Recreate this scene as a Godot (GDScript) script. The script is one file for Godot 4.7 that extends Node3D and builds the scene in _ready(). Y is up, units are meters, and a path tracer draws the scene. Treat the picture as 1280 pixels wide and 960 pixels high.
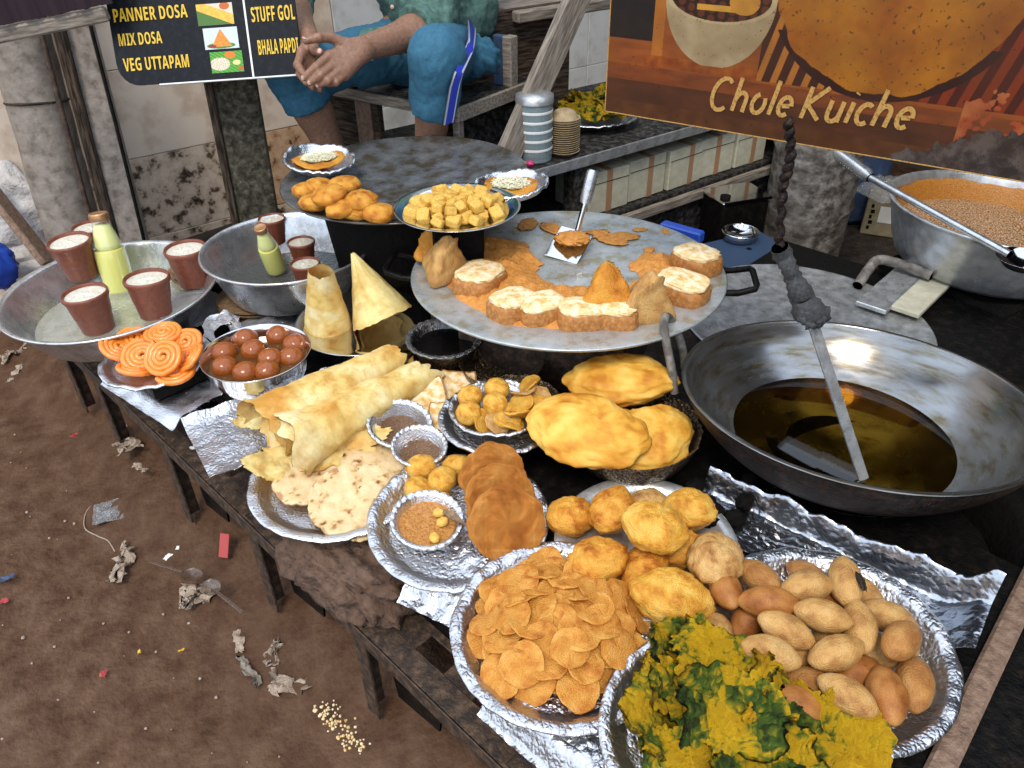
extends Node3D
# A street food stall under an awning: pans, plates and platters of fried food on a low iron table.
# World: metres, y up. F runs along the front edge of the table, N goes in from that edge; A runs along the tiled side wall.

const T := 0.42                                   # height of the table top
const F := Vector3(0.7071, 0, 0.7071)
const N := Vector3(0.7071, 0, -0.7071)
const A := Vector3(0.8038, 0, -0.5949)
const AV := Vector3(0.5949, 0, 0.8038)            # from the side wall towards the street
var M := {}
var taken := {}
var rng := RandomNumberGenerator.new()
var fn := FastNoiseLite.new()

func _ready():
	rng.seed = 11
	fn.noise_type = FastNoiseLite.TYPE_SIMPLEX_SMOOTH
	fn.frequency = 1.0
	fn.fractal_octaves = 3
	look()
	materials()
	setting()
	stall_frame()
	back_of_shop()
	bench_and_stairs()
	signs()
	pans()
	drinks()
	sweets()
	dosas()
	middle_plates()
	fried_breads()
	crisps()
	pakoras()
	seated_man()
	litter()

func look():
	var cam := Camera3D.new()
	cam.name = "camera"
	cam.position = Vector3(0, 1.30, 0)
	cam.basis = Basis(Vector3.RIGHT, deg_to_rad(-35.0)) * Basis(Vector3.BACK, deg_to_rad(-1.0))
	cam.fov = 53.09
	cam.near = 0.02
	cam.far = 200.0
	cam.current = true
	add_child(cam)
	var sun := DirectionalLight3D.new()
	sun.name = "sun"
	sun.light_energy = 0.36
	sun.light_angular_distance = 18.0
	sun.light_color = Color(1.0, 0.96, 0.9)
	sun.shadow_enabled = true
	sun.basis = Basis.looking_at(Vector3(0.15, -1.0, -0.62).normalized())
	add_child(sun)
	var sky := ProceduralSkyMaterial.new()
	sky.sky_top_color = Color(0.86, 0.92, 1.0)
	sky.sky_horizon_color = Color(0.90, 0.95, 1.0)
	sky.ground_bottom_color = Color(0.25, 0.22, 0.2)
	sky.ground_horizon_color = Color(0.4, 0.38, 0.36)
	sky.sky_curve = 0.2
	var e := Environment.new()
	e.background_mode = Environment.BG_SKY
	e.sky = Sky.new()
	e.sky.sky_material = sky
	e.background_energy_multiplier = 1.0
	e.tonemap_mode = Environment.TONE_MAPPER_LINEAR
	e.tonemap_exposure = 2.0
	e.sdfgi_enabled = true
	e.ssao_enabled = true
	e.ssil_enabled = true
	var w := WorldEnvironment.new()
	w.name = "world"
	w.environment = e
	add_child(w)

# ---------------------------------------------------------------- naming and placing
func numbered(called: String, among: Node) -> String:
	var key := str(among.get_instance_id()) + called
	var k: int = taken.get(key, 0)
	taken[key] = k + 1
	return called if k == 0 else "%s_%03d" % [called, k]

func tag(o: Node, label := "", category := "", group := "", kind := ""):
	if label: o.set_meta("label", label)
	if category: o.set_meta("category", category)
	if group: o.set_meta("group", group)
	if kind: o.set_meta("kind", kind)
	return o

func thing(called: String, label: String, category: String, at := Transform3D(), group := "") -> Node3D:
	var o := Node3D.new()
	o.name = numbered(called, self)
	add_child(o)
	o.transform = at
	tag(o, label, category, group)
	return o

func part(parent: Node3D, called: String, mesh: Mesh, mat: Material, at := Transform3D(), label := "") -> MeshInstance3D:
	var o := MeshInstance3D.new()
	o.name = numbered(called, parent)
	o.mesh = mesh
	o.material_override = mat
	parent.add_child(o)
	o.transform = at
	if label: o.set_meta("label", label)
	return o

func one(called: String, mesh: Mesh, mat: Material, label: String, category: String, at := Transform3D(), group := "") -> MeshInstance3D:
	var o := part(self, called, mesh, mat, at)
	tag(o, label, category, group)
	return o

func structure(called: String, mesh: Mesh, mat: Material, at := Transform3D()) -> MeshInstance3D:
	var o := part(self, called, mesh, mat, at)
	o.set_meta("kind", "structure")
	return o

func at(p: Vector3, yaw := 0.0, pitch := 0.0, roll := 0.0, s := 1.0) -> Transform3D:
	return Transform3D(Basis.from_euler(Vector3(deg_to_rad(pitch), deg_to_rad(yaw), deg_to_rad(roll))).scaled(Vector3.ONE * s), p)

func tb(s: float, n: float, y: float) -> Vector3:    # s along the table's front, n in from it
	return F * s + N * n + Vector3(0, y, 0)

func aim(a: Vector3, b: Vector3) -> Transform3D:      # y axis from a to b, origin in a
	var y := (b - a).normalized()
	var x := y.cross(Vector3(0.31, 0.2, 0.93)).normalized()
	return Transform3D(Basis(x, y, x.cross(y)), a)

func ns(p: Vector3, f: float, sd := 0.0) -> float:
	return fn.get_noise_3d(p.x * f + sd * 17.3, p.y * f - sd * 9.1, p.z * f + sd * 5.7)

func lin(r: float, g: float, b: float) -> Color:
	return Color(r, g, b).linear_to_srgb()

# ---------------------------------------------------------------- meshes
func finish(v: PackedVector3Array, idx: PackedInt32Array, c := PackedColorArray(), uv := PackedVector2Array(), closed := false, ring := 0) -> ArrayMesh:
	if closed:
		var vol := 0.0
		for k in range(0, idx.size(), 3):
			vol += v[idx[k]].dot(v[idx[k + 1]].cross(v[idx[k + 2]]))
		if vol > 0.0:                                 # Godot's front faces run clockwise
			for k in range(0, idx.size(), 3):
				var t := idx[k]
				idx[k] = idx[k + 1]
				idx[k + 1] = t
	var n := PackedVector3Array()
	n.resize(v.size())
	for k in range(0, idx.size(), 3):
		var a := idx[k]; var b := idx[k + 1]; var d := idx[k + 2]
		var fnm := (v[d] - v[a]).cross(v[b] - v[a])
		n[a] += fnm; n[b] += fnm; n[d] += fnm
	if ring:                                         # a row that shrinks to one point gets one normal
		for first in [0, v.size() - ring]:
			if v[first].is_equal_approx(v[first + ring / 2]):
				var sum := Vector3.ZERO
				for k in ring: sum += n[first + k]
				for k in ring: n[first + k] = sum
	for k in n.size():
		n[k] = n[k].normalized() if n[k].length_squared() > 1e-24 else Vector3.UP
	return bake(v, n, idx, c, uv)

func bake(v, n, idx, c := PackedColorArray(), uv := PackedVector2Array()) -> ArrayMesh:
	var a := []
	a.resize(Mesh.ARRAY_MAX)
	a[Mesh.ARRAY_VERTEX] = v
	a[Mesh.ARRAY_NORMAL] = n
	a[Mesh.ARRAY_INDEX] = idx
	if c.size(): a[Mesh.ARRAY_COLOR] = c
	if uv.size(): a[Mesh.ARRAY_TEX_UV] = uv
	var m := ArrayMesh.new()
	m.add_surface_from_arrays(Mesh.PRIMITIVE_TRIANGLES, a)
	return m

func surf(nu: int, nv: int, f: Callable, wrap := true, closed := true, cf = null) -> ArrayMesh:
	var v := PackedVector3Array(); var c := PackedColorArray(); var uv := PackedVector2Array(); var idx := PackedInt32Array()
	var w := nu if wrap else nu + 1
	for j in nv + 1:
		for i in w:
			var p: Vector3 = f.call(float(i) / nu, float(j) / nv)
			v.append(p)
			uv.append(Vector2(float(i) / nu, float(j) / nv))
			if cf != null: c.append(cf.call(p, float(i) / nu, float(j) / nv))
	for j in nv:
		for i in nu:
			var a := j * w + i; var b := j * w + (i + 1) % w
			idx.append_array([a, b, a + w, b, b + w, a + w])
	return finish(v, idx, c, uv, closed, w if wrap else 0)

func lathe(prof: Array, seg := 48, warp = null, cf = null) -> ArrayMesh:   # Vector2(radius, height), outside upwards then inside down
	var n := prof.size() - 1
	return surf(seg, n, func(u: float, v: float):
		var q: Vector2 = prof[roundi(v * n)]
		var p := Vector3(cos(u * TAU) * q.x, q.y, sin(u * TAU) * q.x)
		return warp.call(p, u, v) if warp != null else p, true, true, cf)

func smooth_prof(prof: Array, times := 2) -> Array:
	for t in times:
		var o := [prof[0]]
		for k in prof.size() - 1:
			o.append(prof[k].lerp(prof[k + 1], 0.25)); o.append(prof[k].lerp(prof[k + 1], 0.75))
		o.append(prof[-1])
		prof = o
	return prof

func blob(r: Vector3, amp: float, freq: float, sd: float, seg := 24, cf = null, shape = null) -> ArrayMesh:
	return surf(seg, int(seg * 0.6), func(u: float, v: float):
		var a: float = v * PI
		var d := Vector3(sin(a) * cos(u * TAU), cos(a), sin(a) * sin(u * TAU))
		var q: Vector3 = shape.call(d) if shape != null else d
		return q * r * (1.0 + amp * ns(d, freq, sd)), true, true, cf)

func shell(nu: int, nv: int, f: Callable, thick: float, cf = null, wrap := false) -> ArrayMesh:   # an open sheet with two faces and an edge
	var v := PackedVector3Array(); var n := PackedVector3Array(); var c := PackedColorArray(); var idx := PackedInt32Array()
	var w := nu if wrap else nu + 1
	for j in nv + 1:
		for i in w:
			v.append(f.call(float(i) / nu, float(j) / nv))
	n.resize(v.size())
	for j in nv:
		for i in nu:
			var a := j * w + i; var b := j * w + (i + 1) % w
			var m := (v[a] - v[b + w]).cross(v[b] - v[a + w])
			n[a] += m; n[b] += m; n[a + w] += m; n[b + w] += m
	var k := v.size()
	for i in k:
		n[i] = n[i].normalized() if n[i].length_squared() > 1e-24 else Vector3.UP
	for i in k:
		v.append(v[i] - n[i] * thick)
	for i in k:
		v[i] += n[i] * 0.0
		n.append(-n[i])
	if cf != null:
		for s in 2:
			for j in nv + 1:
				for i in w:
					c.append(cf.call(v[j * w + i], float(i) / nu, float(j) / nv))
	for j in nv:
		for i in nu:
			var a := j * w + i; var b := j * w + (i + 1) % w
			idx.append_array([a, a + w, b, b, a + w, b + w, a + k, b + k, a + w + k, b + k, b + w + k, a + w + k])
	for i in nu:
		var a := i; var b := (i + 1) % w
		idx.append_array([a, b, a + k, b, b + k, a + k])
		a += nv * w; b += nv * w
		idx.append_array([a, a + k, b, b, a + k, b + k])
	if not wrap:
		for j in nv:
			var a := j * w; var b := a + w
			idx.append_array([a, a + k, b, b, a + k, b + k])
			a += nu; b += nu
			idx.append_array([a, b, a + k, b, b + k, a + k])
	return bake(v, n, idx, c)

func polys(list: Array, c := PackedColorArray()) -> ArrayMesh:    # flat faces round the origin of a convex solid, turned outwards
	var v := PackedVector3Array(); var n := PackedVector3Array(); var idx := PackedInt32Array()
	for q in list:
		var mid := Vector3.ZERO
		for p in q: mid += p
		var m: Vector3 = (q[1] - q[0]).cross(q[2] - q[0])
		var r: Array = q.duplicate()
		if m.dot(mid) > 0.0: r.reverse()
		var nm := m.normalized() * signf(m.dot(mid))
		var b := v.size()
		for p in r:
			v.append(p); n.append(nm)
		for k in range(1, r.size() - 1):
			idx.append_array([b, b + k, b + k + 1])
	return bake(v, n, idx)

func cbox(s: Vector3, b := 0.003) -> ArrayMesh:       # a box with chamfered edges, centred
	var h := s / 2
	b = minf(b, minf(h.x, minf(h.y, h.z)) * 0.7)
	var g := func(ax: int, sg: Vector3) -> Vector3:
		var p := sg * h
		for k in 3:
			if k != ax: p[k] -= sg[k] * b
		return p
	var out := []
	for ax in 3:
		var u := (ax + 1) % 3; var w := (ax + 2) % 3
		for sa in [-1.0, 1.0]:
			var q := []
			for st in [[-1, -1], [1, -1], [1, 1], [-1, 1]]:
				var sg := Vector3.ONE
				sg[ax] = sa; sg[u] = st[0]; sg[w] = st[1]
				q.append(g.call(ax, sg))
			out.append(q)
			for sb in [-1.0, 1.0]:                    # the edge between face ax and face u
				var e := []
				for sc in [-1.0, 1.0]:
					var sg := Vector3.ONE
					sg[ax] = sa; sg[u] = sb; sg[w] = sc
					e.append(g.call(ax, sg)); e.append(g.call(u, sg))
				out.append([e[0], e[1], e[3], e[2]])
	for k in 8:
		var sg := Vector3(1 if k & 1 else -1, 1 if k & 2 else -1, 1 if k & 4 else -1)
		out.append([g.call(0, sg), g.call(1, sg), g.call(2, sg)])
	return polys(out)

func bar(a: Vector3, b: Vector3, w: float, t: float, up := Vector3.UP, ch := 0.002) -> Array:   # [mesh, transform] of a chamfered bar from a to b
	var x := (b - a)
	var l := x.length()
	x /= l
	var z := x.cross(up).normalized()
	return [cbox(Vector3(l, t, w), ch), Transform3D(Basis(x, z.cross(x), z), (a + b) / 2)]

func join(list: Array) -> ArrayMesh:
	var st := SurfaceTool.new()
	for q in list: st.append_from(q[0], 0, q[1])
	return st.commit()

func tube(pts: Array, rad, seg := 10, closed := false) -> ArrayMesh:    # rad: a number or one per point
	var v := PackedVector3Array(); var n := PackedVector3Array(); var idx := PackedInt32Array()
	var up := Vector3(0.12, 0.9, 0.4).normalized()
	var cnt := pts.size()
	for k in cnt:
		var d: Vector3 = (pts[(k + 1) % cnt] - pts[(k - 1 + cnt) % cnt]) if closed else (pts[mini(k + 1, cnt - 1)] - pts[maxi(k - 1, 0)])
		d = d.normalized()
		up = (up - d * up.dot(d))
		if up.length() < 0.01: up = d.cross(Vector3(0.7, 0.1, 0.7))
		up = up.normalized()
		var s := d.cross(up)
		var r: float = rad[k] if rad is Array or rad is PackedFloat32Array else rad
		for i in seg:
			var a := TAU * i / seg
			var m := up * cos(a) + s * sin(a)
			v.append(pts[k] + m * r); n.append(m)
	for k in (cnt if closed else cnt - 1):
		for i in seg:
			var a := k * seg + i; var b := k * seg + (i + 1) % seg
			var c := ((k + 1) % cnt) * seg + i; var d2 := ((k + 1) % cnt) * seg + (i + 1) % seg
			idx.append_array([a, c, b, b, c, d2])
	if not closed:
		for e in [0, cnt - 1]:
			var ctr := v.size()
			v.append(pts[e]); n.append((pts[e] - pts[1 if e == 0 else cnt - 2]).normalized())
			for i in seg:
				var p := v[e * seg + i]
				v.append(p); n.append(n[ctr])
			for i in seg:
				idx.append_array([ctr, ctr + 1 + (i + 1) % seg, ctr + 1 + i] if e == 0 else [ctr, ctr + 1 + i, ctr + 1 + (i + 1) % seg])
	return bake(v, n, idx)

func curve(keys: Array, n := 24) -> Array:           # Catmull-Rom through the keys
	var out := []
	for k in n + 1:
		var t := float(k) / n * (keys.size() - 1)
		var i := mini(int(t), keys.size() - 2)
		var p0: Vector3 = keys[maxi(i - 1, 0)]; var p3: Vector3 = keys[mini(i + 2, keys.size() - 1)]
		out.append(keys[i].cubic_interpolate(keys[i + 1], p0, p3, t - i))
	return out

func plane_poly(pts: Array, thick: float, mid := Vector2.ZERO) -> ArrayMesh:   # a flat shape in x, y with depth along z
	var st := CSGPolygon3D.new()
	st.free()
	var poly := PackedVector2Array(pts)
	var tri := Geometry2D.triangulate_polygon(poly)
	var v := PackedVector3Array(); var n := PackedVector3Array(); var idx := PackedInt32Array(); var uv := PackedVector2Array()
	var cw := Geometry2D.is_polygon_clockwise(poly)
	for s in 2:
		var b := v.size()
		for p in poly:
			v.append(Vector3(p.x - mid.x, p.y - mid.y, thick * (0.5 - s))); n.append(Vector3(0, 0, 1 - 2 * s)); uv.append(p)
		for k in range(0, tri.size(), 3):
			var o := [tri[k], tri[k + 1], tri[k + 2]]
			var ar := (poly[o[1]] - poly[o[0]]).cross(poly[o[2]] - poly[o[0]])
			if (ar > 0.0) == (s == 0): o.reverse()
			idx.append_array([b + o[0], b + o[1], b + o[2]])
	for k in poly.size():
		var p := poly[k]; var q := poly[(k + 1) % poly.size()]
		var m := Vector3(q.y - p.y, p.x - q.x, 0).normalized() * (-1.0 if cw else 1.0)
		var b := v.size()
		for w in [[p, 0.5], [q, 0.5], [q, -0.5], [p, -0.5]]:
			v.append(Vector3(w[0].x - mid.x, w[0].y - mid.y, thick * w[1])); n.append(m); uv.append(w[0])
		idx.append_array([b, b + 2, b + 1, b, b + 3, b + 2] if not cw else [b, b + 1, b + 2, b, b + 2, b + 3])
	return bake(v, n, idx, PackedColorArray(), uv)

# ---------------------------------------------------------------- textures and materials
func noise(sd: int, freq: float, oct := 4, type := FastNoiseLite.TYPE_SIMPLEX_SMOOTH) -> FastNoiseLite:
	var q := FastNoiseLite.new()
	q.seed = sd
	q.frequency = freq
	q.noise_type = type
	q.fractal_octaves = oct
	q.fractal_type = FastNoiseLite.FRACTAL_FBM
	q.fractal_gain = 0.62
	if type == FastNoiseLite.TYPE_CELLULAR:
		q.cellular_return_type = FastNoiseLite.RETURN_DISTANCE2_SUB
		q.cellular_jitter = 1.0
	return q

func tex(q: FastNoiseLite, cols := [], offs := [], size := 512, normal := false, bump := 6.0) -> NoiseTexture2D:
	var t := NoiseTexture2D.new()
	t.width = size; t.height = size
	t.seamless = true
	t.noise = q
	if cols.size():
		var g := Gradient.new()
		var o := PackedFloat32Array(); var c := PackedColorArray()
		for k in cols.size():
			o.append(offs[k] if offs.size() else float(k) / (cols.size() - 1))
			c.append(cols[k])
		g.offsets = o; g.colors = c
		t.color_ramp = g
	if normal:
		t.as_normal_map = true
		t.bump_strength = bump
	return t

func mat(called: String, color: Color, rough := 0.7, metal := 0.0, albedo: Texture2D = null, scale := 4.0, relief: Texture2D = null, depth := 0.1, rtex: Texture2D = null) -> StandardMaterial3D:
	var m := StandardMaterial3D.new()
	m.resource_name = called
	m.albedo_color = color
	m.roughness = rough
	m.metallic = metal
	if albedo: m.albedo_texture = albedo
	if rtex: m.roughness_texture = rtex
	if relief:
		m.heightmap_enabled = true
		m.heightmap_texture = relief
		m.heightmap_scale = depth
	if albedo or relief or rtex:
		m.uv1_triplanar = true
		m.uv1_scale = Vector3.ONE * scale
	M[called] = m
	return m

func vcol(m: StandardMaterial3D) -> StandardMaterial3D:
	m.vertex_color_use_as_albedo = true
	return m

# ---------------------------------------------------------------- the materials
func materials():
	var fine := tex(noise(1, 0.05, 5))                                   # grey grain, used as relief and roughness by many
	var cells := tex(noise(2, 0.03, 2, FastNoiseLite.TYPE_CELLULAR))
	var lumps := tex(noise(3, 0.015, 4))
	var rough_soft := tex(noise(4, 0.012, 5), [Color(0.45, 0.45, 0.45), Color(1, 1, 1)])
	var smears := tex(noise(5, 0.008, 5), [Color(0.35, 0.35, 0.35), Color(0.6, 0.6, 0.6), Color(1, 1, 1)])
	M.fine_tex = fine; M.cells_tex = cells; M.lumps_tex = lumps
	# ground and mud
	var q := noise(10, 0.012, 6)
	mat("mud", Color.WHITE, 0.75, 0, tex(q, [lin(0.062, 0.031, 0.018), lin(0.088, 0.047, 0.028), lin(0.110, 0.062, 0.038), lin(0.135, 0.080, 0.052)], [0.15, 0.42, 0.65, 0.9], 1024), 0.9, tex(noise(11, 0.045, 6), [], [], 1024), 0.35, rough_soft)
	mat("bank_mud", Color.WHITE, 0.9, 0, tex(noise(12, 0.014, 6), [lin(0.026, 0.014, 0.009), lin(0.065, 0.033, 0.018), lin(0.11, 0.058, 0.032)], [0.25, 0.5, 0.8]), 2.0, lumps, 1.5)
	mat("wet_floor", lin(0.05, 0.045, 0.045), 0.35, 0, tex(noise(13, 0.02, 5), [lin(0.25, 0.22, 0.2), lin(1, 0.92, 0.85)]), 1.5, lumps, 0.5, rough_soft)
	# iron, soot and rust
	mat("black_iron", Color.WHITE, 0.55, 0.3, tex(noise(14, 0.02, 5), [lin(0.006, 0.006, 0.006), lin(0.011, 0.010, 0.009), lin(0.028, 0.020, 0.015)], [0.2, 0.6, 0.95]), 3.0, fine, 0.15, rough_soft)
	mat("rusty_iron", Color.WHITE, 0.7, 0.25, tex(noise(15, 0.02, 6), [lin(0.03, 0.02, 0.015), lin(0.07, 0.042, 0.026), lin(0.13, 0.08, 0.05)], [0.25, 0.55, 0.85]), 4.0, fine, 0.12)
	mat("soot", lin(0.007, 0.0065, 0.006), 0.85, 0, null, 6.0, lumps, 0.4)
	mat("kadhai_outside", Color.WHITE, 0.5, 0.4, tex(noise(16, 0.025, 5), [lin(0.012, 0.012, 0.013), lin(0.035, 0.026, 0.022), lin(0.13, 0.055, 0.03)], [0.3, 0.6, 0.9]), 5.0, fine, 0.25)
	# steel and aluminium
	mat("steel_inside", Color.WHITE, 0.36, 0.9, tex(noise(17, 0.012, 6), [lin(0.17, 0.14, 0.085), lin(0.25, 0.23, 0.195), lin(0.30, 0.30, 0.30), lin(0.335, 0.34, 0.35)], [0.12, 0.32, 0.55, 0.9]), 2.4, null, 0.0, smears)
	M.steel_inside.uv1_triplanar = false
	M.steel_inside.uv1_scale = Vector3(2.0, 2.0, 1.0)
	mat("aluminium", Color.WHITE, 0.42, 0.85, tex(noise(18, 0.015, 5), [lin(0.42, 0.42, 0.42), lin(0.62, 0.63, 0.64), lin(0.72, 0.73, 0.74)], [0.2, 0.5, 0.8]), 3.0, fine, 0.04, smears)
	mat("dull_aluminium", Color.WHITE, 0.55, 0.7, tex(noise(19, 0.015, 6), [lin(0.36, 0.36, 0.35), lin(0.52, 0.53, 0.54), lin(0.64, 0.65, 0.66)], [0.2, 0.5, 0.8]), 3.0, fine, 0.05, smears)
	mat("bright_steel", lin(0.66, 0.66, 0.67), 0.16, 1.0, null, 6.0, null, 0.0, smears)
	mat("tawa_plate", Color.WHITE, 0.5, 0.55, tex(noise(20, 0.012, 5), [lin(0.36, 0.33, 0.22), lin(0.47, 0.50, 0.51), lin(0.56, 0.60, 0.61)], [0.15, 0.45, 0.85]), 2.5, fine, 0.05, smears)
	mat("dark_tawa", Color.WHITE, 0.42, 0.5, tex(noise(21, 0.01, 5), [lin(0.09, 0.065, 0.035), lin(0.16, 0.163, 0.168), lin(0.25, 0.26, 0.27)], [0.2, 0.5, 0.85]), 2.5, fine, 0.04, smears)
	mat("foil", lin(0.58, 0.58, 0.60), 0.34, 1.0, null, 6.0, cells, 0.22)
	mat("foil_fine", lin(0.70, 0.70, 0.72), 0.26, 1.0, null, 13.0, cells, 0.12)
	mat("dark_foil", Color.WHITE, 0.35, 0.8, tex(noise(22, 0.03, 4), [lin(0.05, 0.036, 0.022), lin(0.20, 0.14, 0.085), lin(0.55, 0.44, 0.31)], [0.35, 0.6, 0.95]), 9.0, cells, 0.5)
	mat("foil_smooth", lin(0.46, 0.48, 0.52), 0.26, 1.0, null, 3.0, cells, 0.3)
	mat("black_foil", lin(0.24, 0.24, 0.24), 0.2, 1.0, null, 16.0, cells, 0.3)
	vcol(mat("shell_brown", lin(0.90, 0.77, 0.68), 0.5, 0, tex(noise(40, 0.06, 4), [lin(0.62, 0.55, 0.45), lin(1, 1, 1)], [0.15, 0.55]), 14.0, fine, 0.05))
	mat("leaf_plate", Color.WHITE, 0.6, 0, tex(noise(23, 0.02, 5), [lin(0.09, 0.05, 0.025), lin(0.20, 0.12, 0.06), lin(0.33, 0.22, 0.12)]), 6.0, fine, 0.1)
	mat("wood_old", Color.WHITE, 0.8, 0, tex(noise(24, 0.03, 6), [lin(0.12, 0.10, 0.08), lin(0.22, 0.185, 0.15), lin(0.34, 0.295, 0.245)], [0.2, 0.5, 0.85]), 3.0, fine, 0.1)
	M.wood_old.uv1_scale = Vector3(0.7, 6.0, 6.0)
	mat("wood_dark", Color.WHITE, 0.75, 0, tex(noise(25, 0.03, 6), [lin(0.02, 0.015, 0.012), lin(0.055, 0.04, 0.03), lin(0.12, 0.085, 0.06)], [0.25, 0.5, 0.85]), 3.0, fine, 0.2)
	M.wood_dark.uv1_scale = Vector3(0.7, 6.0, 6.0)
	mat("wood_grimy", Color.WHITE, 0.6, 0, tex(noise(26, 0.02, 6), [lin(0.015, 0.014, 0.014), lin(0.045, 0.042, 0.04), lin(0.10, 0.09, 0.08)], [0.3, 0.6, 0.9]), 3.5, fine, 0.12, rough_soft)
	mat("plank", Color.WHITE, 0.8, 0, tex(noise(27, 0.025, 6), [lin(0.10, 0.06, 0.04), lin(0.20, 0.125, 0.085), lin(0.28, 0.19, 0.135)]), 4.0, fine, 0.2)
	mat("concrete", Color.WHITE, 0.9, 0, tex(noise(28, 0.018, 6), [lin(0.12, 0.098, 0.08), lin(0.23, 0.195, 0.165), lin(0.32, 0.28, 0.25)], [0.15, 0.45, 0.85]), 2.0, lumps, 0.25)
	mat("stone_post", Color.WHITE, 0.9, 0, tex(noise(29, 0.03, 5), [lin(0.025, 0.022, 0.017), lin(0.065, 0.058, 0.042), lin(0.15, 0.14, 0.105)], [0.15, 0.5, 0.9]), 2.6, lumps, 0.25)
	# tiles: pale glaze with stains where the wall is splashed
	mat("tile_clean", Color.WHITE, 0.3, 0, tex(noise(30, 0.006, 5), [lin(0.62, 0.48, 0.37), lin(0.78, 0.65, 0.53), lin(0.80, 0.69, 0.57)], [0.15, 0.45, 0.8]), 1.6, null, 0.0)
	mat("tile_white", Color.WHITE, 0.28, 0, tex(noise(31, 0.006, 5), [lin(0.52, 0.52, 0.50), lin(0.68, 0.69, 0.69), lin(0.72, 0.74, 0.74)], [0.15, 0.45, 0.8]), 1.6, null, 0.0)
	mat("tile_stained", Color.WHITE, 0.45, 0, tex(noise(32, 0.014, 7), [lin(0.03, 0.022, 0.015), lin(0.13, 0.09, 0.06), lin(0.58, 0.46, 0.35), lin(0.74, 0.61, 0.48)], [0.13, 0.24, 0.40, 0.75], 1024), 1.1, fine, 0.05)
	mat("tile_orange", Color.WHITE, 0.5, 0, tex(noise(33, 0.024, 6), [lin(0.06, 0.03, 0.02), lin(0.46, 0.26, 0.15), lin(0.62, 0.42, 0.27)], [0.10, 0.28, 0.6]), 1.5, fine, 0.05)
	mat("grout", lin(0.10, 0.07, 0.05), 0.9)
	# food
	var speck := tex(noise(40, 0.06, 4), [lin(0.84, 0.78, 0.68), lin(1, 1, 1)], [0.15, 0.55])
	var pits := tex(noise(41, 0.045, 5))
	vcol(mat("fried", Color.WHITE, 0.48, 0, speck, 14.0, pits, 0.22, rough_soft))
	vcol(mat("fried_grainy", Color.WHITE, 0.55, 0, tex(noise(42, 0.12, 3), [lin(0.66, 0.58, 0.52), lin(1, 1, 1)], [0.2, 0.6]), 14.0, tex(noise(43, 0.1, 3)), 0.4))
	vcol(mat("smooth_dough", Color.WHITE, 0.5, 0, null, 12.0, pits, 0.07))
	vcol(mat("crepe", Color.WHITE, 0.5, 0, tex(noise(44, 0.014, 5), [lin(0.80, 0.68, 0.52), lin(1, 1, 1)], [0.2, 0.6]), 6.0, pits, 0.05))
	for k in ["fried", "smooth_dough", "crepe"]:
		M[k].subsurf_scatter_enabled = true
		M[k].subsurf_scatter_strength = 0.12
	vcol(mat("leafy", Color.WHITE, 0.5, 0, speck, 22.0, tex(noise(45, 0.06, 5)), 0.6))
	mat("mash", Color.WHITE, 0.55, 0, tex(noise(46, 0.02, 5), [lin(0.42, 0.15, 0.03), lin(0.56, 0.235, 0.05), lin(0.64, 0.32, 0.085)]), 6.0, tex(noise(47, 0.03, 5)), 0.3)
	mat("syrup_orange", lin(0.88, 0.235, 0.010), 0.2)
	M.syrup_orange.clearcoat_enabled = true
	M.syrup_orange.subsurf_scatter_enabled = true
	M.syrup_orange.subsurf_scatter_strength = 0.3
	mat("jamun", Color.WHITE, 0.2, 0, tex(noise(48, 0.02, 4), [lin(0.20, 0.045, 0.008), lin(0.36, 0.105, 0.018)]), 14.0)
	mat("sugar_syrup", lin(0.09, 0.035, 0.008), 0.06)
	var oil := mat("frying_oil", Color(0.60, 0.45, 0.13, 0.0), 0.02)
	oil.refraction_enabled = true
	oil.refraction_scale = 0.045
	mat("black_sauce", lin(0.006, 0.005, 0.005), 0.06)
	mat("curry", Color.WHITE, 0.25, 0, tex(noise(49, 0.03, 5), [lin(0.26, 0.085, 0.012), lin(0.46, 0.19, 0.03), lin(0.58, 0.31, 0.07)]), 9.0, pits, 0.2)
	mat("curry_brown", Color.WHITE, 0.3, 0, tex(noise(50, 0.04, 5), [lin(0.10, 0.045, 0.018), lin(0.22, 0.11, 0.05), lin(0.40, 0.25, 0.15)]), 12.0, pits, 0.5)
	mat("chickpea_curry", Color.WHITE, 0.35, 0, tex(noise(51, 0.06, 4), [lin(0.26, 0.09, 0.012), lin(0.48, 0.22, 0.05), lin(0.70, 0.56, 0.44)], [0.30, 0.48, 0.62]), 5.0, tex(noise(52, 0.06, 3)), 0.7)
	mat("crust", Color.WHITE, 0.45, 0, tex(noise(53, 0.02, 5), [lin(0.25, 0.085, 0.02), lin(0.40, 0.165, 0.045), lin(0.56, 0.30, 0.11)]), 10.0, fine, 0.06)
	mat("crumb", Color.WHITE, 0.7, 0, tex(noise(54, 0.012, 5), [lin(0.62, 0.33, 0.09), lin(0.76, 0.53, 0.25), lin(0.84, 0.72, 0.50)], [0.15, 0.42, 0.7]), 7.0, pits, 0.07)
	mat("potato", Color.WHITE, 0.4, 0, tex(noise(55, 0.02, 4), [lin(0.50, 0.23, 0.03), lin(0.68, 0.41, 0.08), lin(0.75, 0.52, 0.16)]), 16.0, pits, 0.06)
	mat("clay", Color.WHITE, 0.38, 0, tex(noise(56, 0.02, 5), [lin(0.10, 0.024, 0.012), lin(0.18, 0.048, 0.024), lin(0.24, 0.075, 0.040)]), 8.0, fine, 0.08)
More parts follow.
